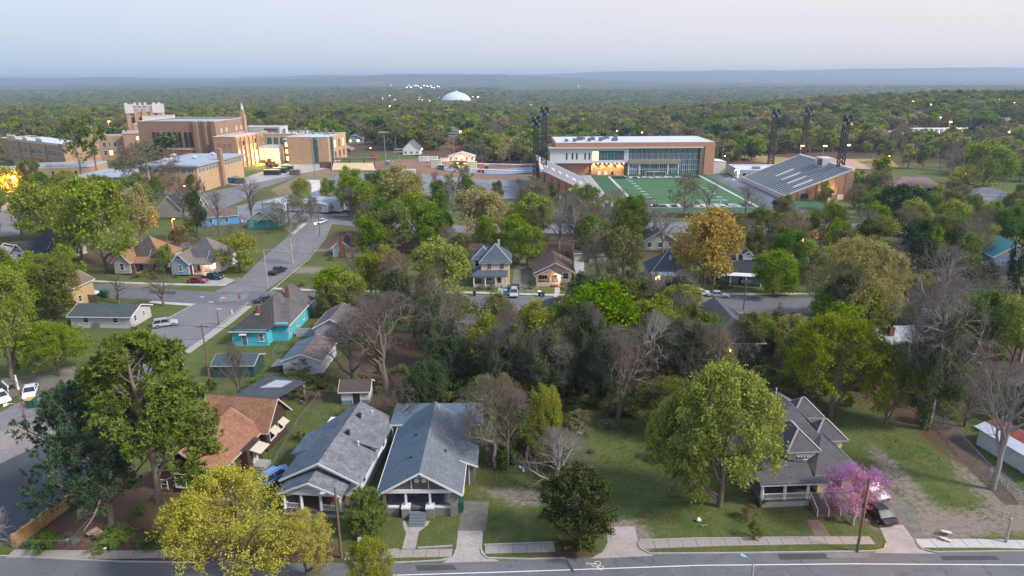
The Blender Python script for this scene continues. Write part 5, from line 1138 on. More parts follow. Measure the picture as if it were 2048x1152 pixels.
# brown-roofed craftsman
BGE = plain('beige_stucco', (.48,.40,.33), .85, .12); MAR = shingle('maroon_brown_shingles', (.105,.058,.052)); MAR2 = shingle('brown_shingles', (.085,.065,.06))
t = thing('craftsman_bungalow', 'beige craftsman bungalow with a deep maroon-brown roof', 'house', (10.1, 156.3, 0), R(0))
walls(t, -4.3, 4.3, 2.0, 13.5, 0, 3.0, BGE); mb = MB().slab([(-5.1,1.3,2.7),(.3,1.3,5.3),(.3,14,5.3),(-5.1,14,2.7)], .14); a_ = mb.make('roof', MAR2, t); mb = MB().slab([(.312,1.3,5.3),(5.3,1.3,2.7),(5.3,14,2.7),(.312,14,5.3)], .14); b_ = mb.make('roof', MAR, t)
MB().bar((-5.1,1.26,2.6),(.3,1.26,5.2), .07, .22).make('fascia', BGE, a_); MB().bar((.3,1.26,5.2),(5.3,1.26,2.6), .07, .22).make('fascia', BGE, b_); MB().prism([(-4.3,3.003),(4.5,3.003),(.3,5.1)], 2.0, 2.15).make('gable', BGE, t)
roof_gable(t, -4.4, 1.5, -.4, 2.0, 2.75, 1.5, 'y', MAR2, .35, BGE, trim=BGE, gable_ends='front'); MB().box(-4.3, 1.4, -.4, -.2, 0, .9).make('porch_wall', BGE, t); MB().box(-4.2, 1.3, -.2, 1.99, 0, .5).make('porch_floor', DARK, t)
for x_ in (-4.1, -.9, 1.2): MB().box(x_-.2, x_+.2, -.4, .0, .9, 2.75).make('pier', BGE, t)
win(t, 'f', -2.6, 1.1, 2.0, 1.3, 2.0, cols=3, bars=0); win(t, 'f', 2.9, 1.1, 1.3, 1.4, 2.0); MB().box(-.6, .9, -1.4, -.4, 0, .45).make('step', BRK, t)
o = MB().lathe([(.05,2.05),(.2,2.15),(.2,2.4),(.05,2.5)], 0, 0, 10).make('porch_lamp', glow('porch_glow', (1,.66,.34), 4), t, loc=(.95,-.55,0)); pl = bpy.data.lights.new('porch_light', 'POINT'); pl.energy = 120; pl.color = (1,.6,.3); pl.shadow_soft_size = .2; link('porch_light', pl, t, loc=(.95,-1.0,2.2))
vent(b_, 2.0, 9, 4.3, .8, .08, WHITE)
t = house_at('garage', 'low brown-roofed garage at the end of the concrete drive', 1148,522, 5.5, 0, cat='garage'); walls(t, -2.7, 2.7, 0, 5, 0, 2.3, BGE); roof_gable(t, -2.7, 2.7, 0, 5, 2.3, 1, 'x', MAR2, .3, BGE)
t = house_at('garage', 'grey-roofed outbuilding behind the budding tree', 1178,525, 5.5, 0, cat='garage'); walls(t, -2.7, 2.7, 0, 5, 0, 2.3, RW); roof_gable(t, -2.7, 2.7, 0, 5, 2.3, 1, 'x', SLT, .3, RW)
# chimney house, blue and teal houses
t = thing('chimney_house', 'small white house with brick chimney on its gable end', 'house', (-45.6, 184.5, 0), R(0)); walls(t, -4.2, .8, 0, 8, 0, 3.0, wallmat('white_siding', (.6,.62,.66))); roof_gable(t, -4.2, .8, 0, 8, 3.0, 1.9, 'y', SH_K, .5, wallmat('white_siding', (.6,.62,.66)))
walls(t, .803, 5.5, .5, 8, 0, 2.9, wallmat('white_siding', (.6,.62,.66))); roof_gable(t, .8, 5.5, .5, 8, 2.9, 1.6, 'x', SH_K, .4, RW); c = chimney(t, -1.6, -.4, 0, 5.4, .9); MB().box(-2.5, -.7, -.75, -.01, 0, 1.6).make('hearth', wallmat('chimney_brick', (.22,.08,.05)), c); win(t, 'f', 2.4, 1.1, 1.0, 1.3, .5, CURT)
BB = wallmat('bright_blue_siding', (.10,.30,.62), 'siding', .2); t = thing('blue_house', 'bright blue house with a brown gable roof', 'house', (-100, 228.5, 0), R(20)); walls(t, -5, 6.5, 0, 8, 0, 3.2, BB); roof_gable(t, -5, 6.5, 0, 8, 3.2, 2.0, 'x', shingle('brown_roof_shingles', (.15,.11,.10)), .35, BB); win(t, 'f', -2, 1, .9, 1.4, 0); win(t, 'f', 3, 1, .9, 1.4, 0)
TG = wallmat('teal_green_siding', (.05,.25,.25), 'siding', .2); GT = wallmat('sage_siding', (.32,.36,.32), 'siding', .2); t = thing('teal_house', 'teal green house with a blue-grey gable roof by the side street', 'house', (-82.9, 222.3, 0), R(-2))
walls(t, -4.7, 4.7, 0, 12, 0, 3.0, TG); roof_gable(t, -4.7, 4.7, 0, 12, 3.0, 3.2, 'y', SLT, .4, GT); roof_gable(t, -.5, 4.8, -.6, 4.5, 3.0, 2.2, 'y', SLT, .3, GT); win(t, 'f', -3.2, .8, .8, 1.5, 0, CURT); win(t, 'f', 2.2, .8, .8, 1.5, 0, CURT)
for y_ in (3, 6.5, 10): win(t, 'r', y_, 1, .8, 1.3, 4.7)
t = thing('dark_roof_cottage', 'steep dark-roofed cottage behind the bare grey tree', 'house', (-121, 243, 0), R(0)); walls(t, -6, 7, 0, 9, 0, 3.2, WG); roof_gable(t, -6, 2, 0, 9, 3.2, 4.6, 'y', shingle('near_black_shingles', (.04,.042,.048)), .4, WG); roof_gable(t, 1, 7.4, 1, 9, 3.2, 3.6, 'x', MAR2, .4, WG)
t = thing('low_wall', 'long pale board fence behind the gabled cottages', 'fence', (-92, 196, 0), R(-6)); 
for i in range(14): MB().box(-12+i*.9, -12+i*.9+.87, 0, .06, 0, 1.6).make('panel', plain('pale_panel', (.42,.39,.38), .85, .2, 1), t)
# right of centre
t = thing('blue_roof_house', 'cream cottage with a steep blue-grey hip roof', 'house', (38.2, 155.0, 0), R(0)); CW = wallmat('cream_white_siding', (.5,.48,.42), 'siding', .18)
walls(t, -4.8, 4.8, 2, 11, 0, 3.1, CW); roof_hip(t, -4.8, 4.8, 2, 11, 3.1, 4.0, SLT, .4, .3, trim=PT); roof_gable(t, .6, 4.9, .8, 4, 3.1, 2.0, 'y', SLT, .3, CW, gable_ends='front'); walls(t, .7, 4.8, .9, 2, 0, 3.1, CW, 'wing_wall')
MB().slab([(-4.9,.0,2.7),(.6,.0,2.7),(.6,2.2,3.1),(-4.9,2.2,3.1)], .1).make('porch_roof', WHITE, t); columns_(t, [(-4.6,.2),(-2,.2),(.3,.2)], 0, 2.65, w0=.2, w1=.2); win(t, 'f', -3.2, 1, 1.1, 1.3, 2.0, LIT); win(t, 'f', 2.7, 1.0, 1.1, 1.4, .9, CURT); win(t, 'f', 3.4, 3.7, .5, .7, .8, DARK)
t = thing('ivy_walled_house', 'pale blue gable-sided house with near-black roof', 'house', (53.6, 157.0, 0), R(-10)); PB = wallmat('pale_blue_siding', (.34,.42,.50), 'siding', .18)
walls(t, -5.6, 5.8, 0, 9.5, 0, 3.1, PB); roof_gable(t, -5.6, 5.8, 0, 9.5, 3.1, 3.4, 'x', shingle('near_black_shingles', (.04,.042,.048)), .3, PB); MB().slab([(-5.2,-2.0,2.5),(5.8,-2.0,2.5),(5.8,.1,2.9),(-5.2,.1,2.9)], .1).make('porch_roof', WHITE, t); columns_(t, [(-5,-1.8),(-1.4,-1.8),(2.2,-1.8),(5.6,-1.8)], 0, 2.45, w0=.2, w1=.2)
for y_ in (3, 6.5): win(t, 'l', y_, 1.2, .8, 1.4, -5.6)
win(t, 'f', -2.5, 1, 1.2, 1.3, 0); door(t, 'f', 1.2, .1, 1, 2.1, 0); w_ = walls(t, 1.8, 4.0, 3, 6, 5.2, 6.6, plain('white_paint', (.62,.63,.66)), 'dormer'); roof_gable(w_, 1.8, 4.0, 3, 6, 6.6, .8, 'y', shingle('near_black_shingles', (.04,.042,.048)), .2)
chimney(t, .4, 3.0, 4.6, 6.6, .5, plain('pale_chimney', (.4,.4,.38)))
t = thing('gable_roof_house', 'grey gable roof with a dark triangular end among the bare trees', 'house', (39.5, 110.5, 0), R(0)); DK = wallmat('dusky_brick', (.10,.065,.055), 'brick', .1)
walls(t, -4.6, 4.4, 1.5, 16, 0, 3.2, PB); mb = MB().slab([(-5.4,1.0,3.0),(-.3,4,6.8),(-.3,15.5,6.8),(-5.4,16.8,3.0)], .12).make('roof', shingle('slate_shingles', (.10,.10,.105)), t); MB().slab([(-.288,4,6.8),(5.2,1.0,3.0),(5.2,16.8,3.0),(-.288,15.5,6.8)], .12).slab([(-5.4,1.0,3.0),(5.2,1.0,3.0),(-.3,4,6.8)], .12).make('roof', shingle('charcoal_shingles', (.095,.088,.095)), t)
MB().bar((-5.4,.95,2.9),(5.2,.95,2.9), .07, .2).make('fascia', WHITE, t); MB().slab([(-4.6,-1.4,2.4),(3.2,-1.4,2.4),(3.6,1.2,2.9),(-4.6,1.2,2.9)], .1).make('porch_roof', plain('mauve_grey_roof', (.17,.145,.155), .9, .3), t)
win(t, 'f', -2, 1, 1.3, 1.3, 1.5); win(t, 'f', 2, 1, 1.3, 1.3, 1.5); o = MB().lathe([(.05,2.5),(.22,2.6),(.22,2.85),(.05,2.95)], 0, 0, 10).make('porch_lamp', glow('amber_glow', (1,.42,.08), 3), t, loc=(-2.1,-1.6,0))
t = thing('hip_roof_house', 'grey pyramid roof poking above the thicket at the cross street', 'house', (9.0, 121.5, 0), R(12)); walls(t, -4.5, 4.5, 0, 10, 0, 3.4, RW); roof_hip(t, -4.5, 4.5, 0, 10, 3.4, 3.4, shingle('slate_shingles', (.10,.10,.105)), .45, .4); roof_gable(t, 2.5, 7, 4, 9, 3.2, 2.2, 'x', SH_M, .3, RW); win(t, 'f', 0, 1.1, 1.1, 1.3, 0)
t = thing('pale_roof_house', 'long low house with a pale grey metal roof behind bare trees', 'house', (69.6, 112.5, 0), R(2)); walls(t, -4.8, 3.2, 0, 7.5, 0, 2.8, GT)
roof_gable(t, -4.8, 3.2, 0, 7.5, 2.8, 1.5, 'x', plain('pale_roof', (.34,.37,.41), .55, .3, .6, dirt=.3), .5, GT); roof_gable(t, -9, -4.8, 2.5, 9, 2.6, 1.4, 'y', plain('pale_roof', (.34,.37,.41)), .3, GT); walls(t, -9, -4.803, 2.5, 9, 0, 2.6, GT); win(t, 'f', -2, 1, 1.1, 1.1, 0)
chimney(t, -1.9, 1.6, 3.4, 4.8, .9)
t = thing('teal_roof_house', 'house with a steep teal metal roof and white trim at the right edge', 'house', (124.5, 163.5, 0), R(-12)); walls(t, -4.5, 4.5, 0, 9, 0, 4.6, BG); roof_gable(t, -4.5, 4.5, 0, 9, 4.6, 3.2, 'y', plain('teal_metal_roof', (.02,.19,.22), .5, .15), .4, GT); win(t, 'f', -2.4, 2.4, .9, 1.1, 0, CURT); MB().slab([(-8,-1,2.0),(-4.6,-.5,2.4),(-4.6,3,2.4),(-8,3,2.0)], .1).make('lean_to', WHITE, t); walls(t, -.5, 4.5, -1.6, -.002, 0, 4.2, plain('taupe_panel', (.15,.13,.12)), 'porch_wall')
t = thing('pink_gable_house', 'pink gable with dark roof behind the teal-roofed house', 'house', (121.5, 186, 0), R(-15)); PK = wallmat('pink_siding', (.48,.26,.20), 'siding', .2); walls(t, -4, 4, 0, 9, 0, 4, PK); roof_gable(t, -4, 4, 0, 9, 4, 2.4, 'y', shingle('slate_shingles', (.10,.10,.105)), .5, PK); win(t, 'f', 0, 4.4, .7, .8, -.01, DARK)
t = thing('grey_low_house', 'long dark-roofed low house behind grey bare branches', 'house', (104, 184, 0), R(-8)); walls(t, -9, 9, 0, 7, 0, 2.6, PK); roof_gable(t, -9, 9, 0, 7, 2.6, 1.6, 'x', SH_M, .4, PK)
t = thing('navy_roof_house', 'dark navy roof between yellow-green and tan blossoming trees', 'house', (80, 176, 0), R(5)); walls(t, -5, 5, 0, 8, 0, 3, RW); roof_hip(t, -5, 5, 0, 8, 3, 2.6, shingle('navy_shingles', (.045,.055,.085)), .4); win(t, 'f', 0, 1.1, 1.2, 1.2, 0)
t = thing('olive_flat_house', 'flat olive-roofed long house above the grey leafless trees', 'house', (94, 199, 0), R(0)); walls(t, -13, 13, 0, 10, 0, 2.8, RW); roof_gable(t, -13, 13, 0, 10, 2.8, .9, 'x', plain('olive_roof', (.12,.12,.07), .9, .3), .4, RW)
x, y, z = at(1786,386); t = thing('mauve_roof_house', 'brick house with a broad mauve hip roof beyond the stadium', 'house', (x+13, y-1, z), R(-8)); walls(t, -12, 11, 2, 14, 0, 3.4, wallmat('grey_brick', (.2,.16,.14), 'brick', .1)); roof_hip(t, -12, 11, 2, 14, 3.4, 3.8, shingle('mauve_roof_shingles', (.22,.15,.15), var=.12), .9, 12)
for x_ in (-10, -6, 0, 5): win(t, 'f', x_, .8, 2.2, 1.6, 2, bars=0)
columns_(t, [(-12.4,1.2),(-7.6,1.2),(-3,1.2)], 0, 3.3, w0=.4, w1=.4)
x, y, z = at(1950,420); t = thing('white_two_storey_house', 'white two-storey block house with a grey hip roof on the right', 'house', (x+7.5, y, z), R(-10)); walls(t, -8.5, 2.5, 0, 12, 0, 6.6, plain('white_wash', (.5,.51,.54), .8)); roof_hip(t, -8.5, 7, .5, 12, 6.7, 2.4, shingle('grey_blue_shingles', (.13,.14,.16)), .6)
walls(t, 2.503, 7.5, -1.2, 10, 3.2, 6.6, plain('cream_wash', (.55,.5,.4), .8)); walls(t, 2.6, 7.4, .5, 10, 0, 3.19, plain('white_wash', (.5,.51,.54))); win(t, 'f', 5, 4.1, 1.2, 1.5, -1.2); MB().box(2.3, 8.2, -2.6, -1.2, 2.9, 3.1).make('balcony', BRN, t); columns_(t, [(2.6,-2.4),(7.9,-2.4)], 0, 2.9, w0=.4, w1=.4)
for y_ in (2, 5, 8, 10.5): win(t, 'l', y_, 4.2, .9, 1.4, -8.5); win(t, 'l', y_, 1, .9, 1.4, -8.5)
t = thing('red_roof_shed', 'white-walled shed with a rusty red roof at the right edge', 'shed', (66.6, 73.5, 0), R(10)); walls(t, -2.3, 2.3, -1, 9, 0, 2.5, plain('white_wash', (.5,.51,.54))); MB().slab([(-2.6,-1.4,2.5),(.4,-1.4,3.6),(.4,9.4,3.6),(-2.6,9.4,2.5)], .1).slab([(.412,-1.4,3.6),(2.6,-1.4,2.5),(2.6,9.4,2.5),(.412,9.4,3.6)], .1).make('roof', plain('rusty_red_roof', (.26,.07,.05), .8, .5, 1.2), t)
MB().slab([(-2.7,-1.5,2.49),(-1.2,-1.5,3.06),(-1.2,9.5,3.06),(-2.7,9.5,2.49)], .02).make('white_panel', plain('pale_sheet', (.5,.53,.6), .5), t)
# houses at the construction edge and in the woods
def far_house(label, px, py, w_, d, h, rise, wm, rm, axis='y', rot=0, name='far_house'):
    t = house_at(name, label, px, py, w_, rot); walls(t, -w_/2, w_/2, 0, d, 0, h, wm); roof_gable(t, -w_/2, w_/2, 0, d, h, rise, axis, rm, .5, wm)
    n = max(2, int(w_/3)); 
    for i in range(n): win(t, 'f', -w_/2 + w_*(i+.5)/n, .9, 1.1, 1.3, 0, fw=.12)
    return t
WS = wallmat('white_siding', (.6,.62,.66))
far_house('brown bungalow with a pinkish gable roof beside the new school building', 668,308, 11, 9, 3, 2.6, wallmat('brown_siding', (.14,.07,.06)), shingle('pinkish_shingles', (.25,.17,.16)))
far_house('pale house above the brown bungalow near the new school building', 663,290, 7, 8, 5, 2, PB, SLT); far_house('white gabled house with a grey roof at the construction yard', 806,310, 11, 10, 4, 5, WS, SH_M)
far_house('small white house with a floodlit gable at the construction yard', 897,322, 17, 8, 3, 2.5, WS, RW); far_house('tan cottage right of the floodlit white house', 1000,318, 12, 8, 3, 2.8, TN, SH_R)
far_house('dark house behind the left stadium light towers', 1040,322, 12, 8, 3, 2, BG, SH_K, 'x'); far_house('white house with a flat roof line behind the light towers', 1046,302, 12, 8, 3.5, 1, PB, WHITE, 'x')
far_house('red brick house among trees behind the pines on the left', 110,272, 16, 10, 4, 3, DK, shingle('mauve_roof_shingles', (.22,.15,.15)), 'x'); far_house('cream bungalow with a light roof at the far woods edge', 1425,300, 14, 8, 3, 2, PK, SH_P, 'x')
far_house('house with a lit brown wall behind the amber tree', 1562,478, 9, 8, 3, 2, PK, shingle('mauve_roof_shingles', (.22,.15,.15)), 'x'); far_house('grey-roofed house just behind the olive pointed tree', 1208,478, 9, 8, 3, 2.2, RW, SLT, 'x'); far_house('pale gabled house left of the amber tree', 1288,500, 9, 8, 3, 2.6, GT, SLT)
for i, (a, b) in enumerate(FARH):
    px, py, _ = proj(a, b, HZ(a, b)); wm, rm = (WS, RW, TN, PB, BG, CRM, PK)[i%7], (SLT, SH_M, SH_R, SH_P, SH_K, WHITE)[i%6]; w_ = 11+i%4*2
    t = thing('far_house', f"{('white','grey','tan','pale blue','blue-grey','cream','pinkish')[i%7]} far house with a {('slate','grey-brown','rusty','mauve','black','white')[i%6]} roof in the woods {('left of the arena','right of the arena','behind the field house','on the right-hand slope')[min(3,int(max(0,px)//512))]}", 'house', (a, b, HZ(a,b)), (i*.7)%1.2-.6); walls(t, -w_/2, w_/2, 0, 9, 0, 3.6, wm); roof_gable(t, -w_/2, w_/2, 0, 9, 3.6, 2.6, 'xy'[i%2], rm, .6, wm)
    for x_ in (-3, 3): win(t, 'f', x_, 1, 1.6, 1.5, 0, LIT if i%5 == 0 else GLASS, fw=.15)
far_house('white far house behind the middle light tower', 1590,255, 22, 10, 6, 3, WS, WHITE, 'x')
# ================================================================ school, stadium and other large buildings
BK = wallmat('tan_brick', (.44,.28,.175), 'brick', .3, c2=(.34,.20,.12)); BKD = wallmat('brown_brick', (.33,.205,.135), 'brick', .3, c2=(.24,.145,.10)); BKY = wallmat('buff_brick', (.50,.33,.19), 'brick', .3, c2=(.42,.27,.15)); LIME = plain('limestone', (.52,.49,.47), .8, .1)
ROOFW = plain('white_membrane', (.50,.53,.60), .6, .12, .1, dirt=.25); ROOFG = plain('grey_membrane', (.30,.35,.42), .7, .2, .1, dirt=.3); WARMG = glow('classroom_glow', (1,.55,.16), 1.7); TEAL = glassy('teal_glass', (.03,.10,.11), .15); TEALL = glassy('pale_teal_glass', (.10,.24,.24), .2)
def flatbox(t, x0, x1, y0, y1, z0, z1, wm, rm=ROOFW, cap=LIME, name='wing', ph=.7):
    """flat-roofed block: walls, parapet with coping, roof deck"""
    w_ = walls(t, x0, x1, y0, y1, z0, z1, wm, name)
    MB().box(x0+.3, x1-.3, y0+.3, y1-.3, z1, z1+.06).make('roof_deck', rm, w_); pm = MB()
    for a in ((x0,x1,y0,y0+.3),(x0,x1,y1-.3,y1),(x0,x0+.3,y0+.3,y1-.3),(x1-.3,x1,y0+.3,y1-.3)): pm.box(*a, z1+.001, z1+ph)
    pm.make('parapet', wm, w_); cm_ = MB()
    for a in ((x0-.12,x1+.12,y0-.12,y0+.4),(x0-.12,x1+.12,y1-.4,y1+.12),(x0-.12,x0+.4,y0+.41,y1-.41),(x1-.4,x1+.12,y0+.41,y1-.41)): cm_.box(*a, z1+ph+.003, z1+ph+.3)
    cm_.make('coping', cap, w_); return w_
def winrow(t, side, us, z, w_, h_, plane, gms=(GLASS,), cols=2, bars=2, fm=LIME, fw=.18):
    for i, u in enumerate(us): win(t, side, u, z, w_, h_, plane, gms[i % len(gms)], bars, cols, fm, fw)
# ---- old school: left wing with crenellated limestone parapet
sx, sy = -255.0, 392.0
t = thing('old_school', 'long tan brick school with white stone parapets and central tower block', 'school', (0,0,0))
def at_rot(x, y, rot, name='wing'): return None
ang = R(31)      # the wings run back to the right
rt = bpy.data.objects.new('left_wing', None); COL.objects.link(rt); rt.parent = t; rt.location = (-293, 406, 0); rt.rotation_euler = (0,0,R(-36))
w_ = walls(rt, 0, 72, 0, 18, 0, 14.5, BK, 'wall'); MB().box(.3, 71.7, .3, 17.7, 14.5, 14.56).make('roof_deck', ROOFW, rt)
def crenel(x0, x1, y, z, step=2.4, d=.5):
    mb = MB().box(x0, x1, y-.15, y+d, z, z+1.2); n = int((x1-x0)/step)
    for i in range(n): mb.box(x0+i*step+.3, x0+i*step+step-.7, y-.1, y+d-.05, z+1.2, z+2.0)
    return mb
flatbox(rt, -34, -.3, 7, 24, 0, 12.5, BK, name='end_wing'); MB().box(-.2, 72.2, -.2, .6, 14.0, 15.3).make('parapet', LIME, rt); crenel(-.3, 12.3, -.25, 15.3).make('crenellation', LIME, rt); crenel(22, 28, -.25, 15.3).make('crenellation', LIME, rt); crenel(40, 48, -.25, 15.3).make('crenellation', LIME, rt)
for x_ in (12.5, 28, 48): MB().box(x_, x_+2.2, -.7, 0, 0, 14.6).make('buttress', BK, rt)
for z in (3.3, 8.3):
    winrow(w_, 'f', (4.4, 6.5, 8.6), z, 1.5, 2.4, 0, (GLASS, GLASS, CURT)); winrow(w_, 'f', (17, 19.2, 21.4, 23.8, 26), z, 1.6, 2.6, 0, (GLASS, CURT, GLASS)); winrow(w_, 'f', (32, 34.4, 36.8, 39.2, 41.6, 44), z, 1.6, 2.6, 0, (GLASS, GLASS, CURT)); winrow(w_, 'f', (52.5,55,58,61,64,67), z, 1.6, 2.6, 0)
# middle stepped block with lit room
mt = bpy.data.objects.new('middle_wing', None); COL.objects.link(mt); mt.parent = t; mt.location = (-236, 424, 0); mt.rotation_euler = (0,0,R(14))
a = flatbox(mt, 0, 26, 0, 16, 0, 15, BK); flatbox(mt, 4, 40, 10, 30, 0, 20, BK, name='rear_block'); b = flatbox(mt, 24, 40, -4, 12, 0, 16, BKY, name='front_block'); flatbox(mt, -24, -.02, 4, 18, 0, 13.5, BK, name='link_wing'); winrow(mt, 'f', (-21,-18,-15,-12,-9,-6,-3), 8, 1.7, 2.7, 4, (CURT, GLASS)); winrow(mt, 'f', (-21,-18,-15,-12,-9,-6,-3), 3, 1.7, 2.7, 4, (GLASS, WARMG, CURT)); crenel(0, 18, -.2, 15.8).make('crenellation', LIME, mt)
for z in (3, 8): winrow(a, 'f', (4,6.6,9.2,11.8,14.4,18,20.6), z, 1.7, 2.7, 0, (CURT, GLASS, GLASS))
winrow(b, 'f', (28,30.4,32.8), 8.5, 2.0, 3.0, -4, (WARMG,), 2, 3); winrow(a, 'f', (8,11,14,20), 12, 1.2, 2, 0, (WARMG, GLASS)); winrow(mt, 'f', (20, 22.4), 16.4, 1.4, 2.6, 10, (GLASS,))
pav = flatbox(mt, 6, 24, 26, 34, 19.5, 23.6, LIME, name='white_pavilion', ph=1.0); winrow(pav, 'f', [8+i*1.8 for i in range(9)], 20.4, 1.0, 2.0, 26, (CURT,), 1, 0)
# the tower
tt = bpy.data.objects.new('tower', None); COL.objects.link(tt); tt.parent = t; tt.location = (-246, 452, 0); tt.rotation_euler = (0,0,R(20))
walls(tt, 0, 19, 0, 15, 0, 27, BK); 
for x_ in (0, 4.6, 9.2, 13.8, 18): MB().box(x_-.8, x_+1.6, -.9, -.003, 0, 29).make('pilaster', BK, tt)
for y_ in (2.5, 6.4, 10.3, 14): MB().box(19.003, 19.9, y_-1.1, y_+1.1, 0, 28.5).make('pilaster', LIME if y_ in (6.4, 10.3) else BK, tt)
for x_ in (2.6, 7.2, 11.8, 16.4): MB().box(x_-1, x_+1, -.06, .1, 15, 24).make('louvre', DARK, tt)
for x0, x1 in ((-1.0,3.8),(14.6,20.0)): MB().box(x0, x1, -1.3, 4.2, 26.5, 32).make('stone_cap', LIME, tt)
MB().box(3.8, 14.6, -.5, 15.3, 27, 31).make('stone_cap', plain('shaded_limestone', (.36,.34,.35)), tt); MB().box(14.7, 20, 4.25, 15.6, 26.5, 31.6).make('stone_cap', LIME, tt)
for x_ in (0, 5, 8, 11, 16, 19): MB().box(x_-.7, x_+.7, -1.2, -.3, 32.0 if x_ in (0,16,19) else 31, 33).make('merlon', LIME, tt)
# auditorium: big brick hall with tall paired arches
au = bpy.data.objects.new('auditorium', None); COL.objects.link(au); au.parent = t; au.location = (-206.8, 389.8, 0); au.rotation_euler = (0,0,R(-5))
m_ = flatbox(au, -1, 44, 0, 38, 0, 24.3, BKD, ROOFG, name='hall')
def arch(parent, x, z0, w_, h_, y):
    pf = [(x-w_/2, z0), (x+w_/2, z0)] + [(x+w_/2*math.cos(q), z0+h_+w_/2*math.sin(q)) for q in np.linspace(0, math.pi, 9)]
    o = MB().prism(pf, y-.12, y+.1).make('arched_window', GLASS, parent); fr = MB()
    for k in range(1, 7): fr.box(x-w_/2, x+w_/2, y-.18, y-.12, z0+h_*k/6-.06, z0+h_*k/6+.06)
    fr.box(x-.07, x+.07, y-.185, y-.121, z0, z0+h_); fr.make('frame', BRN, o); return o
for i in range(4):
    for s_ in (-1.3, 1.3): arch(m_, 9+i*6.2+s_, 11.2, 1.9, 7.2, 0)
for x_, w2_ in ((31.5,2.2),(37.5,1.4),(41.8,2.6)): MB().box(x_, x_+w2_, -1.0, -.003, 0, 24.9).make('buttress', BKD, m_); MB().box(x_-.1, x_+w2_+.1, -1.1, .2, 24.903, 25.4).make('coping', LIME, m_)
MB().box(0, 31, -.25, -.003, 9.6, 10.3).make('sill_band', LIME, m_); MB().box(44.003, 44.3, 4, 8, 9, 9.5).make('ledge', LIME, m_)
for y_ in (6, 12, 24, 30): MB().box(44.003, 44.14, y_-.7, y_+.7, 18.5, 21).make('stone_panel', LIME, m_)
MB().box(43.0, 45.6, 32, 34.5, 0, 27).box(43.5, 45.1, 32.4, 34.1, 27, 30).make('pinnacle', BK, au); MB().lathe([(1,30),(.8,31),(.15,34)], 44.3, 33.2, 8).make('finial', LIME, au)
a = flatbox(au, 44.4, 57, -5, 36, 0, 16.3, BK, name='classroom_block')          # the lower block with piers on the right
for i in range(9): MB().box(57.003, 57.7, -4.6+i*5.0, -3.7+i*5.0, 0, 16).make('pier', BK, a)
for z in (2.4, 7.4, 11.8): winrow(a, 'r', [-1.7+i*5.0 for i in range(8)], z, 3.0, 2.6, 57, (CURT, GLASS, plain('boarded_window', (.3,.17,.11))), 2, 1, BK)
winrow(a, 'f', (47.5, 50.5, 53.5), 11.2, 1.8, 2.2, -5, (plain('boarded_window', (.3,.17,.11)),), 2, 1, BK)
# gymnasium in buff brick
g_ = thing('gymnasium', 'beige brick gymnasium with pale flat roof and chimney stack', 'school building', (-136, 297.5, 0), R(-3))
w_ = flatbox(g_, -2, 1, 0, 1, 0, .2, BKY) if False else None
w_ = walls(g_, -26, 0, 0, 46, 0, 11.2, BKY, 'hall'); walls(g_, -62, -26.01, 6, 34, 0, 5.5, BKY, 'low_wing'); MB().box(-62.5, -26.9, 5.5, 34.5, 5.503, 6.0).make('roof_deck', ROOFG, g_); MB().box(-26.8, .8, -.8, 46.8, 11.203, 12.0).make('roof_deck', ROOFG, g_)
for i in range(14): win(g_, 'r', 2.5+i*3.1, 8.6, 2.5, 1.7, 0, CURT, 0, 3, LIME, .12, 'clerestory_window')
for i in range(6): win(g_, 'f', -3-i*3.0, 8.6, 2.5, 1.7, 0, CURT, 0, 3, LIME, .12, 'clerestory_window')
MB().box(.003, 1.8, 19.6, 21.8, 0, 17).make('chimney_stack', BKD, g_); 
for x_, y_ in ((-20,10),(-12,20),(-26,28),(-10,34)): MB().tube([(x_,y_,12.0),(x_,y_,12.9),(x_+1.2,y_,13.4),(x_+2.2,y_,12.9)], [.8,.8,.7,.6], 8).make('roof_vent', plain('pale_vent', (.5,.52,.55)), g_)
for y_ in (3.0, 36): MB().box(.003, .12, y_, y_+1.4, 0, 2.4).make('door', DARK, g_)
# low school building on the left
l_ = thing('low_school_building', 'low long brick school annexe with cluttered pale roof', 'school building', (-243, 326, 0), R(14)); 
a = flatbox(l_, -30, 4, 0, 20, 0, 5.6, BKY, ROOFG, name='front_block', ph=.4); b = flatbox(l_, 4.01, 38, 6, 30, 0, 5.8, BKY, ROOFG, name='right_block', ph=.4)
for i, (x_, y_, s_) in enumerate(((2,12,2.4),(-8,10,1.6),(14,16,2.2),(-20,8,1.6),(24,20,1.5))): MB().box(x_, x_+s_, y_, y_+s_, 6, 7.2+.3*(i%2)).make('roof_unit', plain('pale_vent', (.5,.52,.55)), l_)
for x_ in (14, 20, 30): MB().box(x_, x_+.8, 5.9, 6, .4, 4.6).make('narrow_window', GLASS, l_)
for x_, y_ in ((-20,-6),(-4,-3)):
    pass
# new school building under construction -----------------------------------------------------
n_ = thing('new_school_building', 'new buff brick school block with yellow-lit glass hall', 'school building', (-150, 392, 0), R(-4))
LGT = plain('pale_cladding', (.48,.50,.52), .5, .1); b = flatbox(n_, 21, 45, 8, 42, 0, 14.5, BKY, ROOFW, LGT, name='brick_block')
MB().box(36.5, 38.8, 7.5, 8, 1, 15).make('glass_slot', TEAL, n_)
MB().box(45.003, 45.3, 12, 16, 1, 15).make('glass_slot', TEAL, n_)
winrow(b, 'r', (20, 28, 36), 8.5, 2.6, 4, 45, (WARMG, TEAL), 2, 1, BK); winrow(b, 'r', (20, 28, 36), 2.5, 2.6, 3.6, 45, (TEAL, GLASS), 2, 1, BK)
flatbox(n_, 2, 20.9, 24, 46, 0, 15.2, BKY, ROOFW, LGT, name='rear_block'); winrow(n_, 'f', (4,8,12), 9.9, 3, 4, 24, (TEAL,), 2, 0)
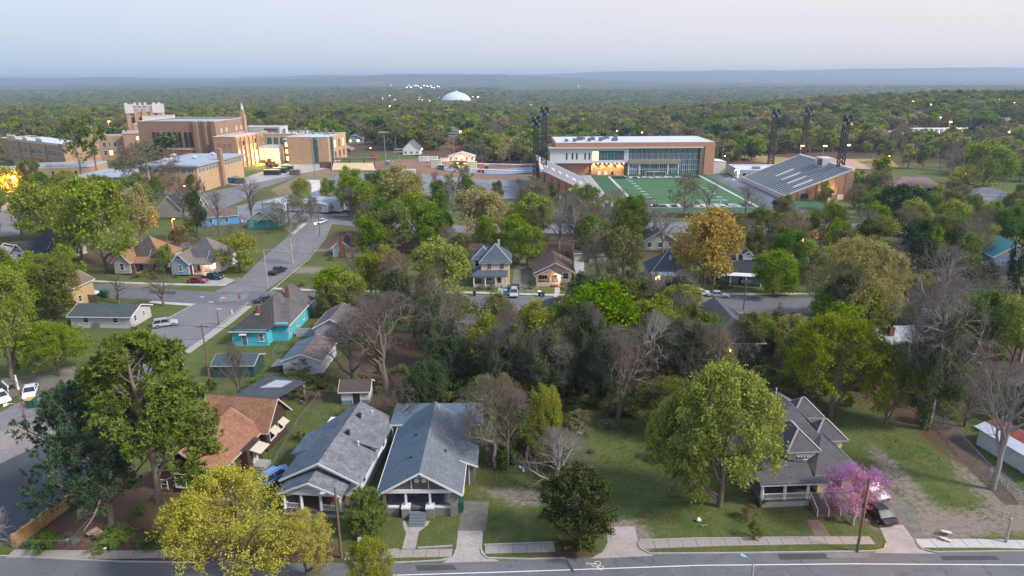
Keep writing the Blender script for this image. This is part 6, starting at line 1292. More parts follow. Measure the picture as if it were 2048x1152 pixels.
b = walls(n_, 15.9, 20.9, 16, 24, 0, 13, BKY, 'stair_tower'); MB().box(15.5, 20.99, 15.5, 23.99, 13.003, 13.6).make('roof_deck', LGT, b)
for z in (1.2, 5.2, 9.2): winrow(b, 'f', (18.4,), z, 3.6, 2.4, 16, (WARMG, TEALL, WARMG), 1, 0, LGT)
HG = glow('hall_glow', (1,.66,.16), 1.5); MB().box(-3, 13.5, 14, 23.9, 0, 8.6).make('lit_hall', HG, n_); MB().box(-4, 15.8, 13, 23.99, 8.603, 9.5).make('hall_roof', LGT, n_); MB().box(13.503, 15.8, 13.6, 23.9, 0, 8.6).make('pale_pier', LGT, n_)
for i in range(7): MB().box(-3+i*2.4, -2.86+i*2.4, 13.8, 13.997, 0, 8.6).make('mullion', BRN, n_)
for z in (2.8, 5.7): MB().box(-3, 13.5, 13.82, 13.98, z, z+.12).make('transom', BRN, n_)
MB().box(-2, 8, 13.6, 13.79, .0, 2.0).make('site_hoarding', plain('site_board', (.35,.25,.12)), n_)
for i in range(14): MB().box(3+i*2.9, 3.8+i*2.9, 28+(i%3)*3, 29+(i%3)*3, 15.3, 17.2+(i%4)*.5).make('roof_unit', METAL, n_)
flatbox(n_, -14, 8, 32, 44, 12, 19, LGT, ROOFW, LGT, name='plant_room', ph=.2); MB().box(-2, 7, 31.9, 31.99, 16.6, 18.6).make('louvre', BRN, n_)
pl = bpy.data.lights.new('hall_spill_helper', 'AREA'); pl.energy = 9000; pl.color = (1,.66,.25); pl.size = 18; pl.size_y = 6; pl.shape = 'RECTANGLE'; link('hall_spill_helper', pl, n_, loc=(5, 12.8, 4.5), rot=(R(-90),0,0))  # unseen area lamp added outside the glass to stand for the hall's spill
# ---- stadium field house in brick and glass ------------------------------------------------
gx0, gx1, gy0, gz = 24.5, 122.3, 415.5, -10
f_ = thing('field_house', 'long stadium field house with teal glass front and flat white roof', 'building', (gx0, gy0, gz)); Wd = gx1-gx0
TP = wallmat('terracotta_brick', (.42,.225,.14), 'brick', .3, c2=(.36,.19,.12)); walls(f_, 0, Wd-6, 4, 42, 0, 15.5, TP); 
MB().box(2, Wd, 0, 42.4, 17.0, 19.6).make('brick_band', TP, f_); MB().box(-2, Wd-7, -.6, 3.9, 16.2, 16.98).make('soffit', plain('pale_soffit', (.5,.48,.47)), f_); MB().box(Wd-6, Wd, 0, 42, 0, 16.99).make('end_pier', TP, f_); MB().box(Wd-8.6, Wd-6.003, .3, 4, 0, 16.19).make('bronze_panel', plain('bronze_panel', (.17,.12,.07), .5), f_)
MB().box(2.5, Wd-.5, .5, 42, 19.6, 19.75).make('roof_deck', ROOFW, f_)
MB().box(-1, 45, 1, 3.99, 7.4, 16.19).make('white_panel', plain('panel_white', (.60,.60,.62), .6, .06), f_); MB().box(45.003, 46.2, .8, 3.99, 7.4, 16.19).make('panel_edge', WHITE, f_)
for x_ in (8.5, 12, 14.6, 19.6, 22.2): MB().box(x_, x_+.9, .93, 1, 9.6, 13.4).make('slot_window', GLASS, f_)
MB().box(26.5, 43.5, .9, .997, 9.3, 14.8).make('screen_surround', plain('scoreboard_grey', (.075,.085,.115), .6, .05), f_); MB().box(24.5, 28.2, .88, .99, 9.0, 14.4).make('lit_panel', glow('panel_glow', (1,.8,.42), .55), f_)
for i in range(10): MB().box(28.5+i*.95, 29.2+i*.95, .84, .89, 9.6, 14.2).make('glass_pane', TEALL if i % 2 else TEAL, f_)
MB().box(24, 44, 2.5, 3.99, 0, 7.39).make('brick_base', TP, f_)
for i in range(8):
    x_ = 25.5+i*2.6; MB().cyl(x_, 2.2, 6.7, 7.1, .18).make('downlight', glow('down_glow', (1,.6,.22), 4), f_); 
    if i % 2 == 0: sl = bpy.data.lights.new('downlight', 'SPOT'); sl.energy = 900; sl.color = (1,.55,.18); sl.spot_size = R(110); sl.shadow_soft_size = .3; link('downlight_beam', sl, f_, loc=(x_, 1.0, 6.6), rot=(R(25),0,0))
for x_ in (29, 33, 37): door(f_, 'f', x_, 0, 1.6, 2.4, 2.5, WHITE if x_ != 37 else GLASS)
mb = MB(); mb2 = MB()
npan = 52
for i in range(npan):                      # upper glazing: panes tilted a little differently, each its own piece
    x_ = 46.6 + i*(Wd-9.2-46.6)/npan; d_ = (Wd-9.2-46.6)/npan
    MB().box(x_+.06, x_+d_-.06, 1.6+(.05 if i%2 else 0), 1.75, 9.4, 15.9).make('glass_pane', (TEAL, TEALL, TEAL, TEAL)[i % 4], f_); mb.box(x_-.05, x_+.05, 1.2, 1.7, 9.4, 16.1)
mb.box(46.5, Wd-9, 1.3, 1.62, 12.6, 12.75); mb.make('mullion_frame', WHITE, f_)
MB().box(46.3, Wd-20, .2, 3.99, 7.6, 9.3).make('balcony_front', plain('bronze_band', (.30,.24,.18), .6), f_); MB().box(46.3, Wd-20, .15, .19, 9.3, 9.45).make('balcony_rail', WHITE, f_)
for i in range(26):
    x_ = 46.6 + i*1.25; lit_ = 3 <= i < 22
    if 46.6+i*1.25 > Wd-22: break
    MB().box(x_+.05, x_+1.2, 1.9, 2.1, .4, 6.6).make('glass_pane', TEAL if 5 < i < 21 else TEALL, f_)
mb = MB().box(46.3, Wd-20.5, 1.0, 3.99, 6.6, 7.58).box(46.3, Wd-20.5, 1.5, 1.88, 3.4, 3.6)
for x_ in (46.6, 53.2, 70.5, 76.9): mb.box(x_-.35, x_+.35, 1.2, 2.2, 0, 6.6)
for i in range(24): mb.box(46.6+i*1.25-.05, 46.6+i*1.25+.05, 1.6, 1.89, .3, 6.6)
for i in range(6): mb.box(46.9, 53, 1.62, 1.86, .9+i*.95, 1.0+i*.95)
mb.make('window_frame', WHITE, f_)
for i in range(9): MB().box(Wd-19.6+i*1.2, Wd-18.5+i*1.2, 1.7, 1.9, .3, 9.3).make('glass_pane', (TEAL, TEALL, TEAL)[i % 3], f_)
mb = MB()
for i in range(10): mb.box(Wd-19.7+i*1.2, Wd-19.58+i*1.2, 1.4, 1.95, 0, 9.35)
for z in (3, 6, 9): mb.box(Wd-19.7, Wd-8.8, 1.45, 1.69, z, z+.14)
mb.make('mullion_frame', WHITE, f_)
for i, (x_, y_, s_) in enumerate(((8,6,2.2),(13,6,2),(16,14,3.4),(19,20,3),(24,15,3.4),(29,8,2),(31,18,3.2),(37,9,3.6),(40,22,2.4),(34,24,3.4),(22,7,2))): MB().box(x_, x_+s_, y_, y_+2.4, 19.75, 21.0+.4*(i%3)).cyl(x_+s_/2, y_+1.2, 21.0+.4*(i%3), 21.3+.4*(i%3), .8).make('roof_unit', plain('roof_unit_grey', (.12,.14,.16), .5, .3, 2), f_)
# ---- field
def P_(x, y, z): return (x, y, z)
TURF = plain('turf', (.04,.125,.042), .9, .12, .08); TURFD = plain('turf_outer', (.035,.10,.045), .9, .15, .2); BLK = plain('end_zone_black', (.012,.014,.02), .9, .1); NUM = plain('field_white', (.40,.43,.43), .9, .1)
def flat(name, x0, x1, y0, y1, off, mat): return st(MB().poly([(x0,y0,-10+off),(x1,y0,-10+off),(x1,y1,-10+off),(x0,y1,-10+off)]).make(name, mat))
st(drape('stadium_apron', [(36,300),(150,300),(150,416),(36,416)], .05, TURFD, pix=False)); 
st(drape('running_track', [(118,300),(131,300),(131,416),(118,416)], .085, asphalt('track_asphalt', (.09,.10,.13), .1), pix=False)); st(drape('stadium_walk', [(38,312),(48,312),(48,416),(36,416)], .085, PALE, pix=False))
Fx0, Fx1, Fy0, Fy1 = 59.2, 112.0, 309.0, 409.5
st(drape('football_field', [(Fx0,Fy0),(Fx1,Fy0),(Fx1,Fy1),(Fx0,Fy1)], .10, TURF, pix=False)); st(drape('end_zone', [(Fx0,Fy0),(Fx1,Fy0),(Fx1,Fy0+9),(Fx0,Fy0+9)], .13, BLK, pix=False)); st(drape('end_zone', [(Fx0,Fy1-9),(Fx1,Fy1-9),(Fx1,Fy1),(Fx0,Fy1)], .13, BLK, pix=False))
for a in ((Fx0-1.6,Fx0,Fy0-1.6,Fy1+1),(Fx1,Fx1+1.6,Fy0-1.6,Fy1+1)): st(drape('side_line', [(a[0],a[2]),(a[1],a[2]),(a[1],a[3]),(a[0],a[3])], .15, NUM, pix=False))
st(drape('end_line', [(Fx0,Fy0-.8),(Fx1,Fy0-.8),(Fx1,Fy0),(Fx0,Fy0)], .152, NUM, pix=False))
for k in range(1, 18):
    y_ = Fy0+9+k*4.58; st(drape('yard_line', [(Fx0,y_-.09),(Fx1,y_-.09),(Fx1,y_+.09),(Fx0,y_+.09)], .14, plain('thin_field_line', (.16,.30,.17), .9, .1) if k % 2 else NUM, pix=False))
def text_mesh(name, cu, parent, loc, rot):
    o = bpy.data.objects.new('tmp', cu); COL.objects.link(o); bpy.context.view_layer.update(); me = bpy.data.meshes.new_from_object(o.evaluated_get(bpy.context.evaluated_depsgraph_get())); bpy.data.objects.remove(o); me.name = name
    return link(name, me, parent, loc, rot)
def field_text(s_, x, y, size, rot, name='field_lettering', mat=NUM, sx=1.0):
    cu = bpy.data.curves.new(name, 'FONT'); cu.body = s_; cu.size = size; cu.align_x = 'CENTER'; cu.align_y = 'CENTER'; cu.extrude = .01; cu.offset = size*.03; cu.materials.append(mat)
    o = text_mesh(name, cu, None, (x, y, HZ(x,y)+.17), (0,0,rot)); o.scale = (sx,1,1); return st(o)
for i, s_ in enumerate(('TIGERS',)): field_text(s_, (Fx0+Fx1)/2+2, Fy0+4.4, 10.2, 0, sx=1.15)
field_text('TIGERS', (Fx0+Fx1)/2-1, Fy1-4.4, 9.5, 0, sx=1.15)
for k, s_ in enumerate(('10','20','30','40','50','40','30','20','10')): field_text(s_, Fx1-9, Fy0+9+(k+1)*9.15, 3.4, math.pi/2, 'yard_number'); field_text(s_, Fx0+9, Fy0+9+(k+1)*9.15, 3.4, -math.pi/2, 'yard_number')
def goal(x, y, label):
    t = thing('goal_post', label, 'goal post', (x, y, HZ(x,y))); MB().cyl(0,0,0,3,.12).make('post', plain('goal_white', (.6,.6,.6)), t); MB().bar((-2.8,0,3),(2.8,0,3), .14).make('crossbar', plain('goal_white', (.6,.6,.6)), t)
    for s_ in (-2.8, 2.8): MB().cyl(s_,0,3,9.5,.07).make('upright', plain('goal_white', (.6,.6,.6)), t)
goal(85.5, Fy0-2, 'white goal post at the near end zone'); goal(85.5, Fy1+1.5, 'white goal post before the glass field house')
for (x_, y_, nm) in ((90, Fy0+1.5,'white soccer goal frame at the near end zone'), (86, Fy1-1,'white soccer goal frame before the glass front')):
    t = thing('soccer_goal', nm, 'goal', (x_, y_, -10)); MB().bar((-6,0,0),(-6,0,3.2), .18).make('post', WHITE, t); MB().bar((6,0,0),(6,0,3.2), .18).make('post', WHITE, t); MB().bar((-6,0,3.2),(6,0,3.2), .2).make('crossbar', WHITE, t)
# ---- grandstands
def stand(name, label, loc, rot, L_, depth, rise, rows, seat, gap, front, wallm, base=1.8, bw=.15):
    """raked stand: local x along the front, y back and up"""
    t = thing(name, label, 'grandstand', loc, rot); sl = rise/depth; deck = MB().prism([(0,0),(0,base),(depth,base+rise),(depth,0)], 0, L_, 'x'); deck.make('raked_deck', gap, t)
    for i in range(rows):
        y_ = depth*(i+.5)/rows; z_ = base + sl*y_; d_ = depth/rows; MB().box(.3, L_-.3, y_-d_*bw, y_+d_*bw, z_+.1, z_+.34).make('bench_row', seat, t)
    for x_ in (0, L_): MB().bar((x_, 0, base+.25), (x_, depth, base+rise+.25), .5, .5).make('edge_wall', LIME, t)
    MB().box(-.2, L_+.2, depth+.003, depth+1.4, base+rise-.6, base+rise+1.0).make('rear_parapet', LIME, t); MB().box(-.1, L_+.1, -.3, -.003, 0, base+.7).make('front_wall', front, t)
    for x0, x1 in ((-.31,-.003),(L_+.003,L_+.31)):
        MB().prism([(0,0),(0,base),(depth,base+rise),(depth+1.3,base+rise-.7),(depth+1.3,0)], x0, x1, 'x').make('end_wall', wallm, t)
    for i in range(7):
        y_ = 2+i*(depth-2)/6.5
        for x0 in (-.62, L_+.32): MB().box(x0, x0+.3, y_, y_+.8, 0, base+sl*y_-.3).make('buttress', wallm, t)
    return t
NAVY = plain('navy_seats', (.022,.055,.072), .6, .2); SEATG = plain('silver_benches', (.40,.44,.47), .5, .15)
r_ = stand('right_grandstand', 'right grandstand with dark blue seats and pale stair strips', (131.5, 327.5, -10), R(90), 63, 31, 12.2, 27, SEATG, NAVY, LIME, BKD)
r_.location = (131.5, 327.5, -10); r_.rotation_euler = (0,0,R(90)); r_.scale = (1,-1,1)
for x_, y_ in ((7,7),(17,8),(27,9),(38,10)):
    sl = 12.2/31; MB().slab([(x_,y_,1.8+sl*y_+.5),(x_+1.7,y_,1.8+sl*y_+.5),(x_+1.7,y_+9,1.8+sl*(y_+9)+.6),(x_,y_+9,1.8+sl*(y_+9)+.6)], .5).make('entry_ramp', LIME, r_)
MB().box(24, 33, 27.5, 33.5, 12.5, 17.0).make('press_box', LIME, r_); MB().box(24.8, 30, 27.3, 27.49, 13.3, 16.4).make('press_box_window', plain('brown_screen', (.12,.10,.09)), r_)
for y_ in (8, 9.8): MB().box(-.72, -.63, y_, y_+1.4, .8, 3.2).make('ticket_window', GLASS, r_)
for y_ in (17, 21, 25.5): MB().box(-.74, -.63, y_, y_+2.9, .1, 2.7).make('roller_door', WHITE, r_)
lp_ = MB().lathe([(.1,0),(.35,.15),(.1,.5)], 0, 0, 8).make('wall_lamp', glow('amber_bulb', (1,.6,.2), 5), r_, loc=(-1.1, 20.6, 4.2)); q_ = bpy.data.lights.new('wall_light', 'POINT'); q_.energy = 900; q_.color = (1,.6,.28); q_.shadow_soft_size = .3; link('wall_light', q_, r_, loc=(-2.2, 20.6, 4.2))
l2 = stand('left_grandstand', 'left grandstand with silver benches above a red brick flank', (40.5, 334, -10), R(90), 60, 25, 12, 22, SEATG, plain('stand_concrete', (.07,.072,.08)), CONC, wallmat('red_brown_brick', (.20,.095,.07), 'brick', .3, c2=(.13,.06,.05)), bw=.20)
for i in range(6):
    sl = 12/25; y_ = 3+i*3.7; MB().slab([(22,y_,1.8+sl*y_+.5),(31,y_,1.8+sl*y_+.5),(31,y_+1.6,1.8+sl*(y_+1.6)+.5),(22,y_+1.6,1.8+sl*(y_+1.6)+.5)], .2).make('pale_landing', plain('pale_landing', (.55,.47,.42)), l2)
for y_, z_, s_ in ((7,.5,1.3),(16,.4,1.2),(11,3.6,1.4),(19,3.4,1.2)): MB().box(-.72, -.63, y_, y_+s_, z_, z_+1.8).make('wall_opening', LIME, l2)
t = thing('stadium_annexe', 'flat-roofed brick annexe beside the right grandstand', 'building', (166, 342, -10), R(-4)); a = flatbox(t, 0, 17, 4, 24, 0, 6.4, BKD, ROOFG, CONC, ph=.3); winrow(a, 'f', (4.5, 12), 1.8, 4, 2.4, 4, (TEAL,), 2, 0, BKD); MB().box(6, 10, 14, 17, 6.5, 7.4).make('roof_unit', WHITE, t)
mb = MB()
for i in range(9): mb.bar((3+i*2.4,22+i*.8,7.0),(4+i*2.4,14+i*.8,7.2), .25)
mb.make('pergola', BRN, t)
t = thing('ticket_building', 'low white flat-roofed building left of the right grandstand', 'building', (128, 402, -10), R(-4)); a = flatbox(t, 4, 32, -6, 20, 0, 5, plain('pale_block', (.36,.42,.47)), ROOFW, WHITE, ph=.3); winrow(a, 'f', (7,10,13), .8, 1.8, 3, -6, (GLASS,), 1, 0); MB().box(14, 18, 2, 6, 5.3, 6.3).make('roof_unit', METAL, t)
t = thing('white_annexe', 'plain white block at the right end of the field house', 'building', (123.0, 418, -10)); MB().box(0, 8, 2, 16, 0, 7.5).make('wall', LIME, t); MB().slab([(-.2,1.8,8.2),(8.2,1.8,7.4),(8.2,16.2,7.4),(-.2,16.2,8.2)], .3).make('roof', WHITE, t)
t = thing('pink_roof_pavilion', 'wide low pinkish roof behind the right grandstand', 'building', (206, 424, -10), R(-12)); walls(t, -12, 14, 0, 14, 0, 3.2, LIME); roof_hip(t, -12, 14, 0, 14, 3.2, 4, plain('pink_tan_roof', (.36,.25,.20), .9, .15), 1.2, 10)
st(drape('yellow_field', [(1450,306),(1530,312),(1600,318),(1780,318),(1800,336),(1640,340),(1500,322)], .2, plain('dry_yellow_grass', (.27,.21,.07), .95, .3, .1)))
for i in range(26):
    for y0_ in (300, 322):
        x_ = -52+i*3.0; st(drape('bay_line', [(x_,y0_),(x_+.14,y0_),(x_+.14,y0_+5),(x_,y0_+5)], .075, plain('worn_bay_paint', (.33,.34,.36), .9, .4, 2), pix=False))
# light towers and lamp poles ------------------------------------------------------
def tower(x, y, h, label, lampside=1, w0=3.0):
    z = HZ(x, y); t = thing('light_tower', label, 'light tower', (x, y, z), group='black lattice stadium light towers'); a, b = w0/2, w0*.32
    mb = MB(); n = int(h/2.2)
    P4 = lambda f: [((a+(b-a)*f)*i, (a+(b-a)*f)*j, h*f) for i, j in ((-1,-1),(1,-1),(1,1),(-1,1))]
    for c0, c1 in zip(P4(0), P4(1)): mb.bar(c0, c1, .42)
    for k in range(n):
        p, q = P4(k/n), P4((k+1)/n)
        for i in range(4): mb.bar(p[i], q[(i+1)%4], .26); mb.bar(p[i], p[(i+1)%4], .24)
    mb.make('lattice_mast', DARK, t); pf = MB().box(-2.0, 2.0, -.8, .8, h-4.6, h-4.4).box(-2.0, 2.0, -.8, .8, h-1.4, h-1.2)
    for x_ in (-2, 0, 2): pf.bar((x_,-.7,h-5),(x_,-.7,h), .14)
    pf.make('platform', DARK, t)
    for i in range(4):
        for k in range(3): MB().tube([(-1.5+i*1.0,-.9,h-3.8+k*1.5),(-1.5+i*1.0,-1.5,h-4.0+k*1.5)], [.4,.72], 8).make('floodlight', plain('lamp_face', (.35,.38,.42), .4) if (i+k)%3 == 0 else DARK, t)
    return t
tower(12.5, 352, 39, 'light tower left of the left grandstand, nearer the car park', 1); tower(17.2, 362, 43, 'light tower at the left grandstand wall, second from the left')
for px, py, ht, lb in ((1577,360,36,'light tower behind the white-roofed annexe, leftmost of the right three'),(1643,350,36,'middle light tower behind the press box')):
    x, y, z = at(px, py); tower(x, y+30, 38, lb)
tower(163.5, 341.5, 39, 'light tower at the brick end of the right grandstand')
def lamp_pole(x, y, h, label, glowc=None, arm=1.5, en=0, name='street_lamp', rot=0, r=.1, bulb=.32, pm=None, ex=60):
    z = HZ(x, y); t = thing(name, label, 'street lamp', (x, y, z), rot); MB().cyl(0, 0, 0, h, r*1.3, r).make('pole', pm or plain('galvanised', (.27,.28,.29), .5, .1, metal=.3), t)
    mb = MB().tube([(0,0,h-.5),(arm*.4,0,h+.15),(arm*.8,0,h+.35),(arm,0,h+.35)], .05, 6); mb.make('arm', METAL, t)
    hd = MB().tube([(arm-.15,0,h+.36),(arm+.3,0,h+.38),(arm+.6,0,h+.34)], [.08,.17,.1], 8).make('lamp_head', plain('lamp_grey', (.35,.38,.4), .5), t)
    if glowc:
        MB().lathe([(.04,-.08-bulb*.3),(bulb*.7,-bulb*.3),(bulb,.0),(bulb*.75,.1),(.04,.16)], 0, 0, 10).make('bulb', glow('bulb_%02d%02d%02d_%d' % (*[int(c*10) for c in glowc], ex), glowc, ex), hd, loc=(arm+.3,0,h+.2))
    if en: q = bpy.data.lights.new('lamp_light', 'POINT'); q.energy = en; q.color = glowc; q.shadow_soft_size = .25; link('lamp_light', q, t, loc=(arm+.3,0,h-.2))
    return t
AMB, ORG, WHT, PNK = (1,.50,.13), (1,.30,.06), (1,.80,.55), (1,.55,.38)
# stadium area lamps on poles
for px, py, top, lb, e in ((1596,330,293,'bright amber lamp behind the right grandstand, leftmost of three',7000),(1640,336,293,'bright amber lamp behind the press box, middle of three',7000),(1683,352,291,'bright amber lamp at the right end of the grandstand, rightmost of three',7000)):
    x, y, z = at(px, py+14); h = 14; 
    while proj(x, y, HZ(x,y)+h)[1] > top and h < 30: h += .3
    lamp_pole(x, y, h, lb, AMB, .6, e, bulb=1.15, ex=7, r=.14)
def ball_pole(px, py, top, label, rows=2, n=6):
    x, y, z = at(px, py); h = 6
    while proj(x, y, z+h)[1] > top and h < 40: h += .25
    t = thing('floodlight_pole', label, 'floodlight pole', (x, y, z)); MB().cyl(0, 0, 0, h, .28, .14).make('pole', plain('galvanised', (.27,.28,.29)), t)
    for k in range(rows):
        MB().box(-2.6, 2.6, -.08, .08, h-.3-k*1.5, h-.12-k*1.5).make('crossarm', METAL, t)
        for i in range(n): MB().tube([(-2.4+i*4.8/(n-1),-.2,h+.1-k*1.5),(-2.4+i*4.8/(n-1),-.75,h-.1-k*1.5)], [.18,.42], 8).make('floodlight', plain('flood_white', (.55,.56,.58), .4), t)
ball_pole(772,336,264,'tall floodlight pole above the tan blossoming oak', 1, 7); ball_pole(909,335,266,'tall floodlight pole behind the lone dark pine', 2); ball_pole(800,340,298,'short wide floodlight rack at the construction yard', 2, 7)
ball_pole(631,360,278,'thin tall pole before the new school building', 1, 3); ball_pole(665,350,268,'thin pole right of the new school building', 1, 2)
# portable classrooms ------------------------------------------------------------
PW = wallmat('portable_white', (.50,.52,.55), 'boards', .4, dirt=.2); PR_ = plain('portable_roof', (.30,.34,.40), .6, .2, .3, dirt=.3)
for i, (px, py, w_, d_, lb) in enumerate(((525,424,9,17,'first grey-roofed portable classroom, behind the tan budding tree'),(577,424,9,18,'second portable classroom from the left with white end wall'),(617,426,8,18,'third portable classroom with white ribbed end wall'),(640,424,8.5,19,'portable classroom with a small window, facing the side street'),(692,424,9,20,'portable classroom lit amber at its far corner'),)):
    t = house_at('portable_classroom', lb, px, py, w_, R(-14), 'portable classrooms by the car park', 'classroom'); walls(t, -w_/2, w_/2, 0, d_, .5, 3.4, PW); roof_gable(t, -w_/2, w_/2, 0, d_, 3.4, .55, 'y', PR_, .15, PW); MB().box(-w_/2+.2, w_/2-.2, .2, d_-.2, 0, .497).make('skirting', DARK, t)
    win(t, 'f', 1.0, 1.6, .9, 1.0, 0); win(t, 'r', 4, 1.5, 1, 1, w_/2); win(t, 'r', 12, 1.5, 1, 1, w_/2, LIT if i == 4 else GLASS)
t = house_at('storage_cabin', 'white two-storey site cabin at the edge of the car park', 600,384, 5.5, R(-14), cat='cabin'); walls(t, -2.7, 2.7, 0, 8, 0, 4, PW); MB().box(-2.9, 2.9, -.2, 8.2, 4, 4.2).make('roof', ROOFW, t)
t = thing('site_container', 'white shipping container at the construction yard', 'container', (-58, 352, HZ(-58,352)), R(-2)); MB().box(-6, -.5, 0, 3, 0, 4.2).make('body', plain('pale_container', (.42,.47,.54)), t); MB().box(-.497, 8.5, .3, 3, 0, 3.8).make('body', LIME, t)
for x_ in (-4.6, -3.2, -1.8): MB().box(x_-.5, x_+.5, -.05, -.003, .3, 3.8).make('door_panel', METAL, t)
t = thing('timber_pile', 'long stack of pale boards under a red-brown site canopy', 'stack', (-84, 366, 0), R(-6)); MB().slab([(-12,0,.6),(12,0,.6),(8,9,3.4),(-14,9,3.4)], .5).make('boards', plain('fresh_plywood', (.55,.42,.26), .8, .15, .5), t); MB().slab([(-14,10,5.3),(9,10,5.9),(10,15,6.1),(-14,15,5.5)], .5).make('canopy', BRN, t)
for x_ in (-13, -6, 2, 8): MB().box(x_-.2, x_+.2, 12, 12.4, 0, 5.5).make('post', BRN, t)
t = thing('brick_foundation', 'low red brick foundation wall of the new school block', 'wall', (-100, 380, 0), R(-6)); MB().box(-6, 12, 0, .5, 0, 3.4).make('wall', wallmat('red_brown_brick', (.20,.095,.07)), t)
st(drape('tile_field', [(900,331),(1062,334),(1075,345),(880,340)], .25, plain('blue_grey_slabs', (.20,.26,.33), .8, .4, .6))); 
t = thing('site_pipes', 'long white pipes laid along the construction yard', 'pipes', (0,0,0))
for a, b in (((880,338),(1075,346)),((900,329),(1062,332))): p, q = at(*a), at(*b); MB().tube([(p[0],p[1],p[2]+.8),(q[0],q[1],q[2]+.8)], .35, 6).make('pipe', LIME, t)
for px, py, c, lb in ((748,318,(.5,.04,.02),'red telehandler left on the construction yard'),(962,346,(.55,.06,.03),'red telehandler right of the lone pine')):
    x, y, z = at(px, py); t = thing('telehandler', lb, 'construction vehicle', (x, y, z)); rd = plain('machine_red', c, .5); MB().box(-2, 2, -1, 1, .9, 1.9).box(-.6, 1.0, -1, .2, 1.9, 3.2).make('body', rd, t); MB().bar((-2,.6,2.0),(2.6,.6,3.8), .4).make('boom', rd, t)
    for x_ in (-1.3, 1.4):
        for y_ in (-1.1, 1.1): MB().tube([(x_,y_-.2,.7),(x_,y_+.2,.7)], .7, 12).make('wheel', DARK, t)
for px, py, w_, d_, h_, c, lb in ((775,330,2.4,2.4,2.2,(.05,.2,.28),'teal portable toilet at the yard'),(873,337,6,3,5,(.5,.48,.4),'pale storage stack at the yard'),(944,338,6,4,4.5,(.6,.55,.36),'cream covered pallet stack at the yard'),(883,340,3,3,3,(.03,.09,.08),'dark green skip at the yard'),(973,340,2.5,2.5,3,(.05,.05,.06),'dark crate at the yard'),(848,323,6,2.5,3,(.6,.61,.64),'white site van behind the tan oak'),(866,322,6,2.5,2.6,(.6,.61,.64),'second white site van behind the tan oak'),(889,323,5,2.5,2,(.6,.6,.6),'white low trailer by the floodlit house')):
    x, y, z = at(px, py); t = thing('site_crate', lb, 'site equipment', (x, y, z)); m = plain('site_%d' % px, c, .7); MB().box(-w_/2, w_/2, -d_/2, d_/2, .15, h_).make('body', m, t); MB().box(-w_/2-.1, w_/2+.1, -d_/2-.1, d_/2+.1, h_, h_+.15).make('lid', LIME, t); MB().box(-w_/2+.2, w_/2-.2, -d_/2+.2, d_/2-.2, 0, .148).make('skid', DARK, t)
for px, py, h_, lb in ((540,330,2.4,'orange-red earth mover below the lit hall'),(548,334,2,'grey skip below the lit hall')):
    x, y, z = at(px, py); t = thing('earth_mover', lb, 'construction vehicle', (x, y, z)); MB().box(-2.4, 2.4, -1.2, 1.2, .7, h_).box(-1, 1, -1, 1, h_, h_+1.2).make('body', plain('machine_rust', (.3,.12,.07)), t)
    for x_ in (-1.5, 1.5): MB().tube([(x_,-1.4,.7),(x_,1.4,.7)], .7, 12).make('wheel', DARK, t)
for i, (px, py, w_) in enumerate(((470,365,4),(480,367,4),(462,366,5),(560,346,7),(575,342,6),(590,350,5),(545,350,8))):
    x, y, z = at(px, py); t = thing('storage_unit', ('pale electrical box beside the gymnasium', 'dark green skip beside the gymnasium', 'blue skip at the gymnasium corner', 'dark storage rack on the bank, leftmost', 'dark storage rack on the bank, second', 'dark storage rack on the bank, third', 'dark fenced enclosure on the bank')[i], 'storage', (x, y, z)); m = (LIME, GRN, plain('skip_blue', (.03,.10,.25)), DARK, DARK, BRN, DARK)[i]
    MB().box(-w_/2, w_/2, -1.5, 1.5, .1, 2.6).make('body', m, t); MB().box(-w_/2-.1, w_/2+.1, -1.6, 1.6, 2.6, 2.75).make('lid', METAL, t)
# far long white works and the dome --------------------------------------------------------------
x, y, z = at(1850,283); t = thing('long_white_building', 'long white lit factory building in the woods at right', 'building', (x, y, z), R(-3)); PWL = plain('factory_white', (.62,.6,.62), .7, .08)
MB().box(-48, 50, 0, 14, 0, 8).make('wall', PWL, t); MB().box(-56, -4, -6, -.01, 0, 6).make('front_block', plain('factory_blue_white', (.45,.52,.62)), t); MB().prism([(-6,6),(-3,8.4),(0,6)], -54, -8, 'x').make('barrel_roof', ROOFW, t)
MB().box(-10, 50, 3, 11, 8, 10.4).make('monitor_roof', PWL, t)
for i in range(14): MB().box(-8+i*4.1, -5.8+i*4.1, 2.9, 2.99, 8.4, 9.8).make('monitor_window', CURT, t)
for i in range(22): MB().box(2+i*2.1, 3.3+i*2.1, -.1, -.003, 3.4, 6.2).make('factory_window', CURT, t)
for x_ in (8, 30): q = bpy.data.lights.new('wall_light', 'POINT'); q.energy = 3500; q.color = (1,.75,.55); link('wall_light', q, t, loc=(x_,-5,4))
x, y, z = at(913,213); t = thing('domed_arena', 'shallow white domed arena glowing in the valley', 'arena', (x, y, z+9)); Rr = 1365.3/proj(x,y,z)[2]; Ra = 29/Rr
MB().lathe([(Ra,Ra*.12),(Ra,Ra*.24),(Ra*.86,Ra*.42),(Ra*.6,Ra*.6),(Ra*.3,Ra*.7),(Ra*.12,Ra*.74),(Ra*.12,Ra*.8),(.5,Ra*.81)], 0, 0, 40).make('dome', plain('dome_white', (.5,.56,.62), .5, .05), t); MB().lathe([(Ra*.93,-2),(Ra*.93,Ra*.118)], 0, 0, 40).make('drum', glow('arena_glow', (1,.72,.52), .45), t)
